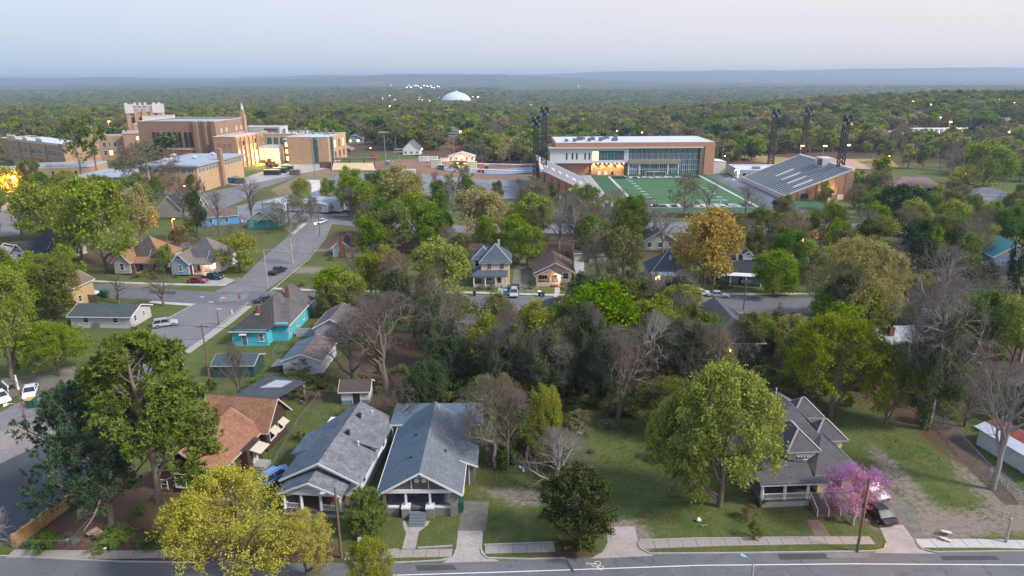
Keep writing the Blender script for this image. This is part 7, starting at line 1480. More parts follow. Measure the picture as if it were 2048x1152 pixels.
# ================================================================ vehicles
def car(kind, label, px, py, heading, col, group=None, z0=0.0, lit=False, right=None):
    x, y, z = at(px, py); t = thing({'sedan':'parked_car','suv':'parked_car','pickup':'pickup_truck'}[kind], label, {'sedan':'car','suv':'car','pickup':'pickup'}[kind], (x, y, z+z0), R(heading), group)
    Lh, Wh, b0 = {'sedan':(2.35,.9,.88), 'suv':(2.3,.93,1.0), 'pickup':(2.8,.97,1.05)}[kind]
    pm = plain('car_paint_%d_%d_%d' % tuple(int(c*99) for c in col), col, .28, .05, spec=.6); tyre = plain('tyre', (.015,.015,.016), .8); rimm = plain('rim', (.35,.36,.38), .4, metal=.7); cg = glassy('car_glass', (.025,.035,.045), .08)
    prof = [(-Lh,.38),(-Lh-.03,.62),(-Lh+.05,b0-.06),(-Lh+.35,b0),(Lh-1.15,b0),(Lh-.25,b0-.14),(Lh,b0-.3),(Lh+.03,.5),(Lh-.05,.32)]
    mb = MB(); n = len(prof)
    mb.prism([(a,c) for a,c in prof], -Wh, Wh, 'y')
    body = mb.make('body', pm, t); bv = body.modifiers.new('bevel', 'BEVEL'); bv.width = .07; bv.segments = 2; bv.limit_method = 'ANGLE'
    c0, c1, h, r0_, r1_ = {'sedan':(-1.75,1.0,.52,-1.05,.25), 'suv':(-2.15,1.0,.66,-1.85,.35), 'pickup':(-.75,1.3,.68,-.55,.75)}[kind]
    def frus(a0, a1, w_, b_0, b_1, w2, z_0, z_1):
        m = MB(); m.v = [(a0,-w_,z_0),(a1,-w_,z_0),(a1,w_,z_0),(a0,w_,z_0),(b_0,-w2,z_1),(b_1,-w2,z_1),(b_1,w2,z_1),(b_0,w2,z_1)]; m.f = [(0,3,2,1),(4,5,6,7),(0,1,5,4),(1,2,6,5),(2,3,7,6),(3,0,4,7)]; return m
    frus(c0, c1, Wh-.07, r0_, r1_, Wh-.22, b0-.01, b0+h).make('windows', cg, t)
    rf = frus(r0_-.05, r1_+.05, Wh-.2, r0_+.05, r1_-.05, Wh-.26, b0+h+.002, b0+h+.06).make('roof', pm, t); m = MB()
    for s_ in (-1, 1):
        for (a, b) in ((c0, r0_), (c1, r1_), ((c0+c1)/2-.1, (r0_+r1_)/2)): m.bar((a, s_*(Wh-.06), b0), (b, s_*(Wh-.2), b0+h+.02), .09, .07)
    m.make('pillars', pm, t)
    if kind == 'suv':
        for s_ in (-.6, .6): MB().bar((r0_, s_, b0+h+.1), (r1_, s_, b0+h+.1), .05).make('roof_rail', DARK, rf)
    if kind == 'pickup': MB().box(-Lh+.12, -.85, -Wh+.12, Wh-.12, b0-.25, b0+.012).make('cargo_bed', DARK, t)
    for sx_ in (-Lh*.62, Lh*.62):
        for sy_ in (-1, 1):
            w_ = MB().tube([(sx_,sy_*(Wh-.2),.34),(sx_,sy_*(Wh+.03),.34)], .36, 14).make('wheel', tyre, t); MB().tube([(sx_,sy_*(Wh+.031),.34),(sx_,sy_*(Wh+.05),.34)], .21, 10).make('rim', rimm, w_)
    for s_ in (-.6, .6):
        MB().box(Lh-.02, Lh+.06, s_*Wh/.9-.2, s_*Wh/.9+.2, b0-.42, b0-.24).make('headlight', plain('headlight', (.6,.6,.58), .2), t); MB().box(-Lh-.06, -Lh+.02, s_*Wh/.9-.16, s_*Wh/.9+.16, b0-.3, b0-.1).make('taillight', plain('taillight', (.35,.02,.02), .3), t)
    MB().box(-Lh-.09, -Lh-.02, -Wh+.15, Wh-.15, .38, .58).box(Lh, Lh+.09, -Wh+.15, Wh-.15, .34, .54).make('bumper', DARK if kind != 'sedan' else pm, t)
    for s_ in (-1, 1): MB().box(c1-.35, c1-.2, s_*(Wh+.02)-.08, s_*(Wh+.02)+.08, b0-.02, b0+.12).make('mirror', pm, t)
    return t
WC, SV, RD, BKc, BLc, GYc = (.62,.63,.66), (.36,.38,.41), (.16,.012,.018), (.02,.022,.028), (.018,.035,.075), (.12,.13,.15)
car('suv', 'white hatchback parked at the left end of the cross street', 179,591, 0, WC); car('suv', 'silver estate car parked by the white ranch house', 331,652, 28, SV)
car('sedan', 'dark red saloon on the drive of the blue-grey cottage', 396,565, -8, RD); car('pickup', 'dark blue pickup on the drive of the blue-grey cottage', 424,558, -8, BLc)
car('pickup', 'black pickup with a white box parked on the side street', 556,546, 72, BKc); car('sedan', 'white saloon with headlights at the far end of the side street', 644,446, -100, WC)
car('sedan', 'white saloon on the dirt drive at the left', 62,789, -62, WC); car('sedan', 'white car half hidden under the porch at the left edge', 2,800, -40, WC)
car('pickup', 'dark pickup behind the white-fronted car at the cream house', 1030,583, -92, BKc); car('suv', 'dark car with a pale bonnet beside the cream house', 1028,591, -92, SV)
car('suv', 'blue and white van beside the white stacked-gable house', 551,960, 62, (.10,.22,.45)); car('suv', 'silver van in the shade beside the yellow dormer house', 1738,985, -75, SV)
car('sedan', 'dark saloon with a chrome bumper under the redbud', 1752,1030, 100, BKc); car('sedan', 'dark car hidden behind the turquoise house roof', 535,603, 30, BLc)
car('sedan', 'dark saloon parked among trees behind the cream house', 914,478, 60, BKc); car('sedan', 'pale car behind the blue-roofed house drive', 1288,566, 80, SV); car('sedan', 'white car near the left light towers', 1052,332, 0, WC)
car('sedan', 'white car on the cross street kerb at the bare trees', 1402,590, 5, WC); car('sedan', 'pale car right of the grey gable roof', 1436,594, -10, SV)
x, y, z = at(548,803); t = thing('smoker_trailer', 'dark barrel smoker on a trailer in the back yard', 'trailer', (x, y, z), R(5))
MB().tube([(-1.3,0,1.3),(1.3,0,1.3)], .6, 14).make('barrel', DARK, t); MB().box(-1.7, 1.7, -.75, .75, .6, .75).make('bed', BRN, t); MB().cyl(-1.1, 0, 1.8, 2.6, .1).make('flue', DARK, t); MB().bar((1.7,0,.65),(2.9,0,.5), .1).make('drawbar', DARK, t)
for sy_ in (-.85, .85): MB().tube([(0,sy_-.1,.35),(0,sy_+.1,.35)], .36, 12).make('wheel', DARK, t)
# ================================================================ poles, lamps, wires
def upole(px, py, top, label, arms=1, mat=POLE, transformer=False, h=None, name='utility_pole', rot=0):
    x, y, z = at(px, py)
    if h is None:
        h = 3
        while proj(x, y, z+h)[1] > top and h < 25: h += .1
    t = thing(name, label, 'utility pole', (x, y, z), rot); MB().cyl(0, 0, 0, h, .16, .11, 8).make('pole', mat, t)
    for i in range(arms):
        MB().bar((-1.1,.12,h-.4-i*.9),(1.1,.12,h-.4-i*.9), .1, .12).make('crossarm', POLE, t)
        for x_ in (-1, -.4, .4, 1): MB().cyl(x_, .12, h-.34-i*.9, h-.12-i*.9, .05).make('insulator', plain('insulator', (.4,.42,.45)), t)
    if transformer: MB().cyl(.35, -.1, h-2.6, h-1.6, .26, .26, 12).make('transformer', plain('transformer_grey', (.4,.43,.46), .5), t)
    return t, Vector((x, y, z+h))
GP = plain('pale_pole', (.36,.33,.31), .8)
def lamp_on(t, h, arm, ang, c=None, en=0, ex=50, bulb=.2, hm=None):
    d = Vector((math.cos(ang), math.sin(ang), 0)); MB().tube([(0,0,h-.9),tuple(d*arm*.35+Vector((0,0,h-.45))),tuple(d*arm*.75+Vector((0,0,h-.3))),tuple(d*arm+Vector((0,0,h-.35)))], .045, 6).make('lamp_arm', METAL, t)
    e = d*(arm+.55); hd = MB().tube([tuple(d*(arm-.1)+Vector((0,0,h-.33))), tuple(d*(arm+.35)+Vector((0,0,h-.33))), tuple(e+Vector((0,0,h-.4)))], [.09,.19,.1], 8).make('lamp_head', hm or plain('lamp_grey', (.35,.38,.4)), t)
    if c: MB().lathe([(.03,-.16),(bulb*.8,-.1),(bulb,0),(.03,.06)], 0, 0, 10).make('bulb', glow('bulb_%02d%02d%02d_%d' % (*[int(q*10) for q in c], ex), c, ex), hd, loc=tuple(d*(arm+.32)+Vector((0,0,h-.5))))
    if en: q = bpy.data.lights.new('lamp_light', 'POINT'); q.energy = en; q.color = c; q.shadow_soft_size = .2; link('lamp_light', q, t, loc=tuple(d*(arm+.32)+Vector((0,0,h-.8))))
t, A_ = upole(58,872,782,'leaning wooden pole with a lit lamp at the dark car park', 0); lamp_on(t, (A_.z)-1.6, 1.9, math.pi, PNK, 260, 8, .2)
t, B_ = upole(683,1116,975,'wooden pole with an unlit lamp before the white house', 0); lamp_on(t, B_.z-.3, 1.1, math.pi*1.02)
t, C_ = upole(1714,1104,958,'orange-lit wooden pole with a glowing lamp beside the redbud', 0); lamp_on(t, C_.z-1.2, 1.2, -.35, ORG, 230, 8, .24)
t, D_ = upole(*proj(*at(1506,1132,9)[:2],0)[:2],1120,'lamp pole at the bottom edge with a pale green lamp head', 0, GP, h=9.0); lamp_on(t, 9.9, .7, math.pi*.8, hm=plain('pale_green_lamp', (.25,.45,.45)))
W_ = []
for px, py, top, lb, a, tr_ in ((536,577,500,'pale thin pole at the side street corner',0,0),(346,556,462,'tall wooden pole between the gabled cottages',0,0),(797,600,488,'tan wooden pole among the kerb trees',1,0),(1334,572,498,'wooden pole before the blue-roofed house',0,1),(1145,560,480,'thin dark pole beside the brown bungalow',1,0),
    (530,455,380,'dark pole beside the portable classrooms',1,0),(640,470,400,'dark pole on the side street bend',0,0),(740,430,362,'pole behind the last portable classroom',1,0),(1604,735,655,'pole with a grey transformer in the right-hand thicket',1,1),(2038,720,668,'short pale pole at the right edge',0,0),(1907,412,374,'pale pole before the white two-storey house',1,0),
    (485,470,428,'short pole beside the teal house',0,1),(122,530,475,'brown pole right of the blue-gable cottage',0,0),(2040,480,418,'wooden pole with transformer at the right edge by the dark evergreen',1,1),(702,318,280,'pole right of the brown bungalow at the school',1,0),(1443,335,292,'pale pole behind the white annexe',1,1),(1020,332,292,'pole at the construction yard edge',0,0),
    (405,405,372,'pole before the beige gymnasium',1,0),(438,650,626,'thin signless post on the verge',0,0),(2011,1085,1056,'thin pale post on the verge of the dirt lot',0,0),(1487,620,560,'tall thin pole among right-hand bare trees',1,0),(421,770,650,'dark pole at the green shed',1,0)):
    t, V_ = upole(px, py, top, lb, a, POLE if 'pale' not in lb else GP, bool(tr_), name='post' if 'post' in lb else 'utility_pole'); W_.append(V_)
def wire(p, q, sag, label, r=.022):
    t = [(p.lerp(q, i/14)) - Vector((0,0,sag*4*(i/14)*(1-i/14))) for i in range(15)]
    o = MB().tube([tuple(v) for v in t], r, 4, False).make('power_line', plain('wire_black', (.02,.02,.022))); tag(o, label, 'power line', 'overhead wires')
off = Vector((-110, 4, 0))
wire(Vector((-95,112,9.5)), W_[21]+Vector((0,0,-.2)), .6, 'overhead wire from the left edge to the green shed pole'); wire(W_[21]+Vector((0,0,-.2)), W_[8]+Vector((0,0,1.0)), 3, 'overhead wire from the green shed pole across the thicket')
wire(Vector((-95,106,7.0)), W_[21]+Vector((0,0,-2.4)), .5, 'lower overhead wire over the green shed')
wire(W_[21]+Vector((0,0,-2.4)), Vector((-30,108,4.6)), .3, 'overhead wire from the green shed pole to the white garage')
wire(C_+Vector((0,0,-1.5)), Vector((-18,62,6.6)), 1.2, 'thin wire along the front lawns past the cedar', .014); wire(C_+Vector((0,0,-.1)), Vector((70,60,9.4)), .6, 'wire from the orange-lit pole to the right edge', .014)
wire(B_, Vector((-60,62,8)), .8, 'wire from the unlit lamp pole to the left edge', .014)
wire(W_[1], W_[0], 1.2, 'wire between the cottage pole and the corner pole'); wire(W_[0], W_[2], 1.5, 'wire from the corner pole to the tan pole'); wire(W_[2], W_[4], 1.2, 'wire from the tan pole to the brown bungalow'); wire(W_[4], W_[3], 1.2, 'wire from the brown bungalow to the blue-roofed house'); wire(W_[3], Vector((75,150,9)), 1.2, 'wire from the blue-roofed house to the right')
wire(W_[10], W_[13], 1.5, 'wire from the white two-storey house to the right edge', .03); wire(W_[10], W_[15]+Vector((0,0,-2)), 5, 'wire behind the right grandstand', .03); wire(W_[14], W_[16], 3, 'wire along the construction yard', .03); wire(W_[8], W_[9], 1.5, 'wire from the transformer pole to the short pale pole')
# lit lamps further off: (head px, py), height, colour, energy
for i, (px, py, h, c, en, bl, lb) in enumerate(((343,438,8,ORG,900,.42,'orange-lit street lamp behind the gabled cottages'),(248,676,9,ORG,300,.3,'orange-lit lamp at the top of the tallest pine'),(627,447,3,AMB,500,.5,'amber lamp beside the white saloon on the side street'),(772,354,9,PNK,1500,.6,'bright lamp in the tan blossoming oak by the car park'),
    (705,381,4,AMB,400,.35,'small amber lamp over the last portable classroom'),(302,432,4,AMB,400,.4,'amber lamp before the dark-roofed cottage'),(366,372,5,ORG,300,.4,'orange lamp before the beige gymnasium'),(24,354,10,AMB,6000,1.0,'brightest amber lamp at the low school building'),(4,348,9,WHT,900,.5,'white lamp at the left edge by the low school building'),
    (205,347,5,PNK,500,.4,'pinkish lamp at the right end of the low school building'),(216,243,17,AMB,4000,1.0,'bright amber lamp on the old school roof'),(1567,407,4,ORG,1200,.6,'orange lamp before the right grandstand corner'),(1300,410,3,ORG,200,.35,'small orange lamp at the field left corner'),(1081,352,6,AMB,1200,.5,'amber lamp at the red brick grandstand flank'),
    (1602,474,6,AMB,900,.38,'yellow lamp beside the lit brown wall'),(1777,312,8,ORG,400,.5,'small orange lamp behind the mauve-roofed house'),(1929,347,7,ORG,900,.6,'orange lamp left of the large green tree on the right'),(1900,244,14,AMB,3000,1.3,'bright amber lamp behind the long white building'),(1880,235,14,AMB,1200,.8,'smaller amber lamp above the long white building'),
    (1952,260,10,AMB,2500,1.2,'bright lamp at the right end of the long white building'),(2018,264,12,AMB,3000,1.3,'bright amber lamp at the far right'),(2036,297,8,WHT,1500,.8,'white lamp at the right edge'),(1754,249,12,ORG,800,.8,'orange lamp left of the long white building'),(1703,248,14,ORG,800,.8,'orange lamp right of the right light tower'),
    (1158,239,12,ORG,900,.9,'left orange lamp in the woods behind the field house'),(1177,240,12,AMB,900,.9,'right amber lamp in the woods behind the field house'),(919,263,12,AMB,1800,1.1,'amber lamp over the green tree at the construction yard'),(920,315,5,AMB,2500,.9,'floodlight on the small white house'),(842,298,8,WHT,600,.5,'white lamp beside the white gabled house'),
    (683,241,12,ORG,700,.7,'left amber lamp in the woods behind the new school'),(690,241,12,AMB,700,.7,'right amber lamp in the woods behind the new school'),(739,296,6,AMB,300,.5,'yellow lamp in the woods at the school edge'),(1824,203,14,ORG,1500,1.6,'orange lamp low on the right-hand hill'),(1935,194,14,ORG,1200,1.4,'orange lamp high on the right-hand hill'),
    (1956,196,12,ORG,700,1.0,'small orange lamp on the right-hand hill'),(1628,181,14,AMB,700,1.3,'amber lamp on the hill crest by the mast'),(1973,322,6,ORG,300,.45,'orange glow under the large green tree at right'),(1494,292,8,WHT,300,.4,'white lamp at the woods edge behind the annexe'),(1448,312,9,WHT,700,.45,'white lamp on the pole behind the annexe'),(1470,340,5,WHT,900,.45,'white lamp at the ticket building'))):
    # walk down the ray: the lamp stands where its head is h metres above the ground
    lx, ly, lz = at(px, py, h); tt_ = thing('street_lamp', lb, 'street lamp', (lx, ly, HZ(lx,ly))); MB().cyl(0, 0, 0, h-.3, .12, .08, 6).make('pole', POLE, tt_); MB().bar((0,0,h-.3),(.5,0,h+.1), .08).make('arm', METAL, tt_)
    b_ = bl*.85; MB().lathe([(.02,h-b_*.5),(b_*.7,h-b_*.3),(b_,h),(b_*.6,h+b_*.4),(.02,h+b_*.5)], .6, 0, 10).make('bulb', glow('bulb_%02d%02d%02d_%d' % (*[int(q*10) for q in c], 7), c, 7), tt_)
    MB().cyl(.6, 0, h+b_*.5, h+b_*.5+.12, b_*.7, b_*.3).make('hood', METAL, tt_)
    q = bpy.data.lights.new('lamp_light', 'POINT'); q.energy = en; q.color = c; q.shadow_soft_size = max(.3, b_*1.1); link('lamp_light', q, tt_, loc=(.6,-b_*1.6,h-b_)) if en >= 800 else None
# far-off town lights in the valley and a mast
_l = random.Random(3); nfar = 0
def far_lamp(px, py, s, c, lb, h=12):
    if at(px, py)[1] > 14000: return
    x, y, z = at(px, py, h); t = thing('distant_lamp', lb, 'street lamp', (x, y, z-h), group='town lights scattered in the far valley')
    MB().cyl(0, 0, 0, h, .2*s, sides=4).make('pole', POLE, t); MB().lathe([(.1,h-s*.6),(s,h),(.1,h+s*.6)], 0, 0, 8).make('bulb', glow('far_%02d%02d%02d' % tuple(int(q*10) for q in c), c, 5), t)
for i in range(34):
    px, py = _l.uniform(740, 905), 192 + _l.gauss(0,1)*5 + 4; far_lamp(px, py, 1.7, (WHT, PNK, AMB, (.8,.85,1))[i%4], 'tiny light of the fairground cluster left of the dome', 14)
for i in range(16): far_lamp(815+i*4.2+_l.uniform(-2,2), 173+_l.uniform(-2,2.5), 3.2, (WHT, AMB)[i%2], 'tiny light of the bright row below the ridge', 16)
for px, py in ((778,166),(793,165),(782,170),(946,194),(956,194),(992,196),(965,213),(780,213),(800,214)): far_lamp(px, py, 2.4, PNK, 'pinkish light around the domed arena', 14)
for px, py in ((1708,158),(1722,157),(1727,158),(1765,158),(1788,153),(1819,154),(1831,154),(1876,153),(1458,157),(1466,157),(1504,161),(1142,160),(1202,161),(1157,172),(1033,161),(960,157),(438,161),(220,172),(434,189),(60,250),(525,190),(552,205),(705,183),(615,186),(635,207),(1062,210),(1741,182),(1862,209),(2028,205),(1999,200),(1284,265),(1234,262)): far_lamp(px, py, max(.7, (at(px,py)[1])*.00045), WHT if px%2 else AMB, 'lone pinprick of light in the hazy distance', 14)
x, y, z = at(1649,184); hm = 10
while proj(x, y, z+hm)[1] > 144 and hm < 200: hm += 1
t = thing('radio_mast', 'thin lattice mast rising over the hill to the horizon', 'mast', (x, y, z)); mb = MB()
for i, j in ((-1.1,-.8),(1.1,-.8),(0,1.1)): mb.bar((i*1.2,j*1.2,0),(i,j,hm), .35)
for k in range(16): mb.bar((-1.2,-.8,hm*k/16),(1.2,-.8,hm*(k+1)/16), .25)
mb.make('lattice_mast', METAL, t); MB().bar((-3,0,hm*.93),(3,0,hm*.93), .5).make('antenna_bar', METAL, t)
# ================================================================ kerbside things
x, y, z = at(482,616); t = thing('stop_sign', 'red stop sign with green street name blades at the corner', 'sign', (x, y, z), R(-8)); MB().cyl(0, 0, 0, 3.3, .045, sides=6).make('pole', METAL, t)
oc = [(.42*math.cos(R(22.5+45*k)), 2.55+.42*math.sin(R(22.5+45*k))) for k in range(8)]; f = MB().prism(oc, -.08, -.05).make('sign_face', plain('sign_red', (.42,.015,.02), .4), t); oc2 = [(a*1.09, 2.55+(b-2.55)*1.09) for a, b in oc]; MB().prism(oc2, -.049, -.03).make('sign_rim', WHITE, f)
cu = bpy.data.curves.new('lettering', 'FONT'); cu.body = 'STOP'; cu.size = .34; cu.align_x = 'CENTER'; cu.align_y = 'CENTER'; cu.extrude = .004; cu.materials.append(WHITE); text_mesh('lettering', cu, f, (0,-.088,2.55), (math.pi/2,0,0))
gs = plain('sign_green', (.03,.28,.18), .5); MB().box(-.5, .5, -.02, .02, 3.05, 3.28).make('name_blade', gs, t); MB().box(-.02, .02, -.5, .5, 3.3, 3.53).make('name_blade', gs, t)
x, y, z = at(464,627); t = thing('fire_hydrant', 'pale fire hydrant on the grass verge', 'hydrant', (x, y, z)); HW = plain('hydrant_white', (.6,.6,.6)); MB().lathe([(.2,0),(.2,.06),(.13,.08),(.13,.6),(.17,.62),(.12,.74),(.03,.8)], 0, 0, 12).make('body', HW, t); MB().tube([(-.22,0,.48),(.22,0,.48)], .06, 8).make('outlets', HW, t)
def bin_(px, py, label, body, lid, tip=False, k=1.0):
    x, y, z = at(px, py); t = thing('wheelie_bin', label, 'bin', (x, y, z)); t.scale = (k,k,k)
    m = MB(); m.v = [(-.25,-.28,.08),(.25,-.28,.08),(.25,.22,.08),(-.25,.22,.08),(-.32,-.36,1.0),(.32,-.36,1.0),(.32,.32,1.0),(-.32,.32,1.0)]; m.f = [(0,3,2,1),(4,5,6,7),(0,1,5,4),(1,2,6,5),(2,3,7,6),(3,0,4,7)]; m.make('body', body, t)
    MB().slab([(-.34,-.38,1.03),(.34,-.38,1.03),(.34,.36,1.1),(-.34,.36,1.1)], .05).make('lid', lid, t)
    for s_ in (-1, 1): MB().tube([(s_*.2,.24,.12),(s_*.28,.24,.12)], .12, 10).make('wheel', DARK, t)
BG_ = plain('bin_green', (.02,.09,.07), .5); BY_ = plain('bin_yellow', (.52,.30,.05), .5); BT_ = plain('bin_teal', (.04,.20,.24), .5)
bin_(922,1003,'green bin with a yellow lid beside the grey bungalow', BG_, BY_, k=1.35); bin_(919,1012,'dark green bin in front of the yellow-lidded one', BG_, BG_, k=1.35); bin_(921,1022,'second dark green bin at the bungalow corner', BG_, BG_, k=1.35)
bin_(62,815,'green bin with a yellow lid on the left verge', BG_, BY_, k=1.4); bin_(69,814,'dark green bin beside the yellow-lidded one on the left verge', BG_, BG_, k=1.3)
bin_(1011,591,'teal bin at the kerb of the cream house', BT_, plain('bin_blue', (.2,.35,.45)), k=1.3); bin_(1079,593,'green bin with a white lid at the brown bungalow kerb', BG_, WHITE, k=1.2); bin_(1086,594,'dark green bin at the brown bungalow kerb', BG_, BG_, k=1.2); bin_(949,592,'dark green bin left of the cream house walk', BG_, BG_, k=1.2)
bin_(207,593,'dark green bin behind the white hatchback', BG_, BG_, k=1.5); bin_(213,595,'second dark green bin behind the white hatchback', BG_, BG_, k=1.5)
x, y, z = at(196,655); t = thing('air_conditioner', 'grey air conditioning unit behind the white ranch house', 'air conditioner', (x, y, z)); MB().box(-.7,.7,-.5,.5,0,1.1).make('cabinet', METAL, t); MB().cyl(0,0,1.1,1.16,.4).make('fan_guard', DARK, t)
x, y, z = at(452,530); t = thing('air_conditioner', 'pale air conditioning unit beside the blue-grey cottage', 'air conditioner', (x, y, z)); MB().box(-.8,.8,-.6,.6,0,1.3).make('cabinet', METAL, t); MB().cyl(0,0,1.3,1.36,.4).make('fan_guard', DARK, t)
x, y, z = at(542,885); t = thing('fire_pit', 'small dark box with a pale lid on the grass by the brick house', 'box', (x, y, z), .3); MB().box(-.55,.55,-.4,.4,0,.42).make('body', DARK, t); MB().box(-.58,.58,-.43,.43,.423,.5).make('lid', METAL, t)
# rocking chairs on the porches
def rocker(x, y, z, rot, label, m):
    t = thing('rocking_chair', label, 'chair', (x, y, z), rot)
    MB().box(-.28,.28,-.25,.25,.4,.45).make('seat', m, t); MB().slab([(-.28,.22,.45),(.28,.22,.45),(.28,.42,1.15),(-.28,.42,1.15)], .04).make('backrest', m, t)
    for s_ in (-.26, .26): MB().tube([(s_,-.45,.1),(s_,-.1,.02),(s_,.2,.02),(s_,.5,.1)], .025, 5).make('rocker', m, t); MB().bar((s_,-.22,.05),(s_,-.22,.65), .04).make('leg', m, t); MB().bar((s_,.22,.05),(s_,.24,.65), .04).make('leg', m, t); MB().bar((s_,-.26,.66),(s_,.28,.66), .06, .03).make('armrest', m, t)
RBR = plain('reddish_wood', (.16,.055,.03), .6); rocker(-20.9, 67.9, .86, .3, 'red-brown rocking chair on the white porch, left one', RBR); rocker(-19.7, 67.7, .86, -.5, 'red-brown rocking chair on the white porch, right one', RBR)
RRD = plain('red_cushion', (.4,.03,.03), .6); rocker(30.4, 70.2, 1.0, .2, 'reddish chair on the porch of the yellow dormer house, nearest the rail corner', RBR); rocker(32.2, 70.2, 1.0, -.2, 'red-cushioned chair on the porch of the yellow dormer house', RRD)
# fences
def fence(pts, h, label, kind='wire', name='fence', sp=2.5, mat=None, pix=True):
    P = [Vector(A2(*p)) for p in pts] if pix else [Vector(p) for p in pts]; t = thing(name, label, 'fence', (0,0,0))
    for a, b in zip(P[:-1], P[1:]):
        n = max(1, int((b-a).length/sp)); A3, B3 = Vector((a.x,a.y,HZ(a.x,a.y))), Vector((b.x,b.y,HZ(b.x,b.y)))
        if kind == 'wire':
            for i in range(n+1): c = A3.lerp(B3, i/n); MB().cyl(c.x, c.y, c.z, c.z+h, .04, sides=6).make('post', METAL, t)
            mb = MB().bar(A3+Vector((0,0,h)), B3+Vector((0,0,h)), .04)
            for k in range(5): mb.bar(A3+Vector((0,0,h*(k+.5)/5)), B3+Vector((0,0,h*(k+.5)/5)), .012)
            for i in range(n*6): c = A3.lerp(B3, i/(n*6)); mb.bar(c, c+Vector((0,0,h)), .01)
            mb.make('wire_mesh', METAL, t)
        else:
            w_ = .3 if kind == 'board' else .14; m = max(2, int((b-a).length/(w_*1.12))); d = (b-a).normalized(); me_ = None
            if kind == 'picket': me_ = MB().box(-.05,.05,-.012,.012,0,h).mesh('picket', mat or WHITE)
            else: me_ = MB().box(-w_/2,w_/2,-.02,.02,0,h).mesh('board', mat or POLE)
            for i in range(m): c = A3.lerp(B3, (i+.5)/m); link('picket' if kind == 'picket' else 'board', me_, t, (c.x, c.y, c.z+_l.uniform(-.03,.03)), math.atan2(d.y, d.x))
            MB().bar(A3+Vector((0,.05,h*.3)), B3+Vector((0,.05,h*.3)), .05, .09).bar(A3+Vector((0,.05,h*.8)), B3+Vector((0,.05,h*.8)), .05, .09).make('rail', mat or POLE, t)
    return t
fence([(1840,815),(1885,850),(1930,900),(1975,950),(2048,1010)], 1.5, 'chain-link fence along the dark soil strip on the right'); fence([(35,1100),(100,1102),(145,1100)], 1.3, 'chain-link fence before the green bush at lower left'); fence([(145,1100),(185,1055)], 1.3, 'short sagging chain-link fence under the deep green pine')
fence([(1545,800),(1600,800),(1640,845)], 2.0, 'tall brown board fence behind the yellow dormer house', 'board'); fence([(1260,588),(1285,588)], 1.2, 'white picket fence at the cross street', 'picket'); fence([(640,800),(600,850),(560,920),(540,960)], 1.3, 'dark wire fence between the back yards', mat=DARK); fence([(640,797),(672,800)], 1.4, 'wire gate beside the small white shed')
fence([(560,695),(546,718)], 1.3, 'wire fence behind the turquoise house'); fence([(860,398),(1080,398)], 2.2, 'dark wire fence along the car park edge', sp=5); fence([(1190,430),(1540,426)], 1.6, 'dark fence below the football field', sp=5); fence([(430,420),(350,438)], 1.6, 'wire fence behind the dark pole', sp=4)
t = thing('retaining_wall', 'long brown retaining wall between football field and back road', 'wall', (0,0,0)); p, q = at(1180,433), at(1560,432)
MB().bar((p[0],p[1]-4,HZ(p[0],p[1]-4)+.6),(q[0],q[1]-4,HZ(q[0],q[1]-4)+.6), .4, 2.6).make('wall', plain('brown_stone', (.075,.055,.05), .9, .3, .5), t); MB().bar((p[0],p[1]-4,HZ(p[0],p[1]-4)+1.95),(q[0],q[1]-4,HZ(q[0],q[1]-4)+1.95), .5, .12).make('coping', BRN, t)
# white post and porch bit at the left edge
x, y, z = at(17,782); t = thing('porch_frame', 'white wooden porch corner with a turned post at the left edge', 'porch', (x, y, z), R(-40)); MB().lathe([(.2,0),(.2,.4),(.13,.5),(.16,1.6),(.12,2.4),(.2,2.5)], .6, 1.2, 10).make('column', WHITE, t); MB().box(-2.2, .9, -.2, .0, .9, 1.2).make('beam', WHITE, t); MB().bar((.3,-.1,0),(.3,-.1,1.1), .12).make('post', WHITE, t); MB().slab([(-3,0,1.25),(.8,0,1.25),(.8,1.6,1.3),(-3,1.6,1.3)], .06).make('deck', plain('olive_deck', (.13,.13,.10)), t)
# loose rubbish and small garden things
def scrap(px, py, s, c, label, name='scrap', n=3):
    x, y, z = at(px, py); o = MB(); t = thing(name, label, name.replace('_',' '), (x, y, z), _l.uniform(0,3)); m = plain('scrap_%d_%d' % (px, py), c, .7)
    for i in range(n): a, b = _l.uniform(-s,s)*.5, _l.uniform(-s,s)*.5; MB().slab([(a,b,.1+.1*i),(a+s*.6,b+.1,.14+.1*i),(a+s*.5,b+s*.5,.3+.1*i),(a-.1,b+s*.4,.18+.1*i)], .03).make('piece', m, t)
scrap(204,1104,.5,(.55,.56,.6),'white scrap of paper on the bank under the pines'); scrap(135,1085,.35,(.5,.5,.55),'white scrap caught in the lower left fence', n=1); scrap(1046,943,.7,(.32,.42,.58),'pale blue crumpled sheet on the grass by the brown tree', 'crumpled_sheet'); scrap(1160,870,.9,(.4,.4,.4),'small pile of sticks and litter at the top of the lawn'); scrap(1398,1045,.6,(.5,.5,.5),'white flowers or litter on the lawn left of the hedge', 'litter'); scrap(1410,1053,.4,(.5,.5,.5),'pale litter at the right of the lawn', 'litter', 2)
scrap(612,805,.8,(.5,.52,.56),'white crumpled sheet in the back yard by the smoker', 'crumpled_sheet'); scrap(1185,905,1.0,(.03,.035,.05),'dark tarpaulin scrap on the open lawn'); scrap(850,1000,.3,(.5,.5,.5),'small pale scrap at the grey bungalow steps', n=1); scrap(1905,1075,1.4,(.5,.46,.42),'broken pale concrete chunks by the pavement', 'rubble', 4); scrap(190,1078,1.4,(.3,.2,.17),'heap of pinkish rubble under the deep green pine', 'rubble', 5)
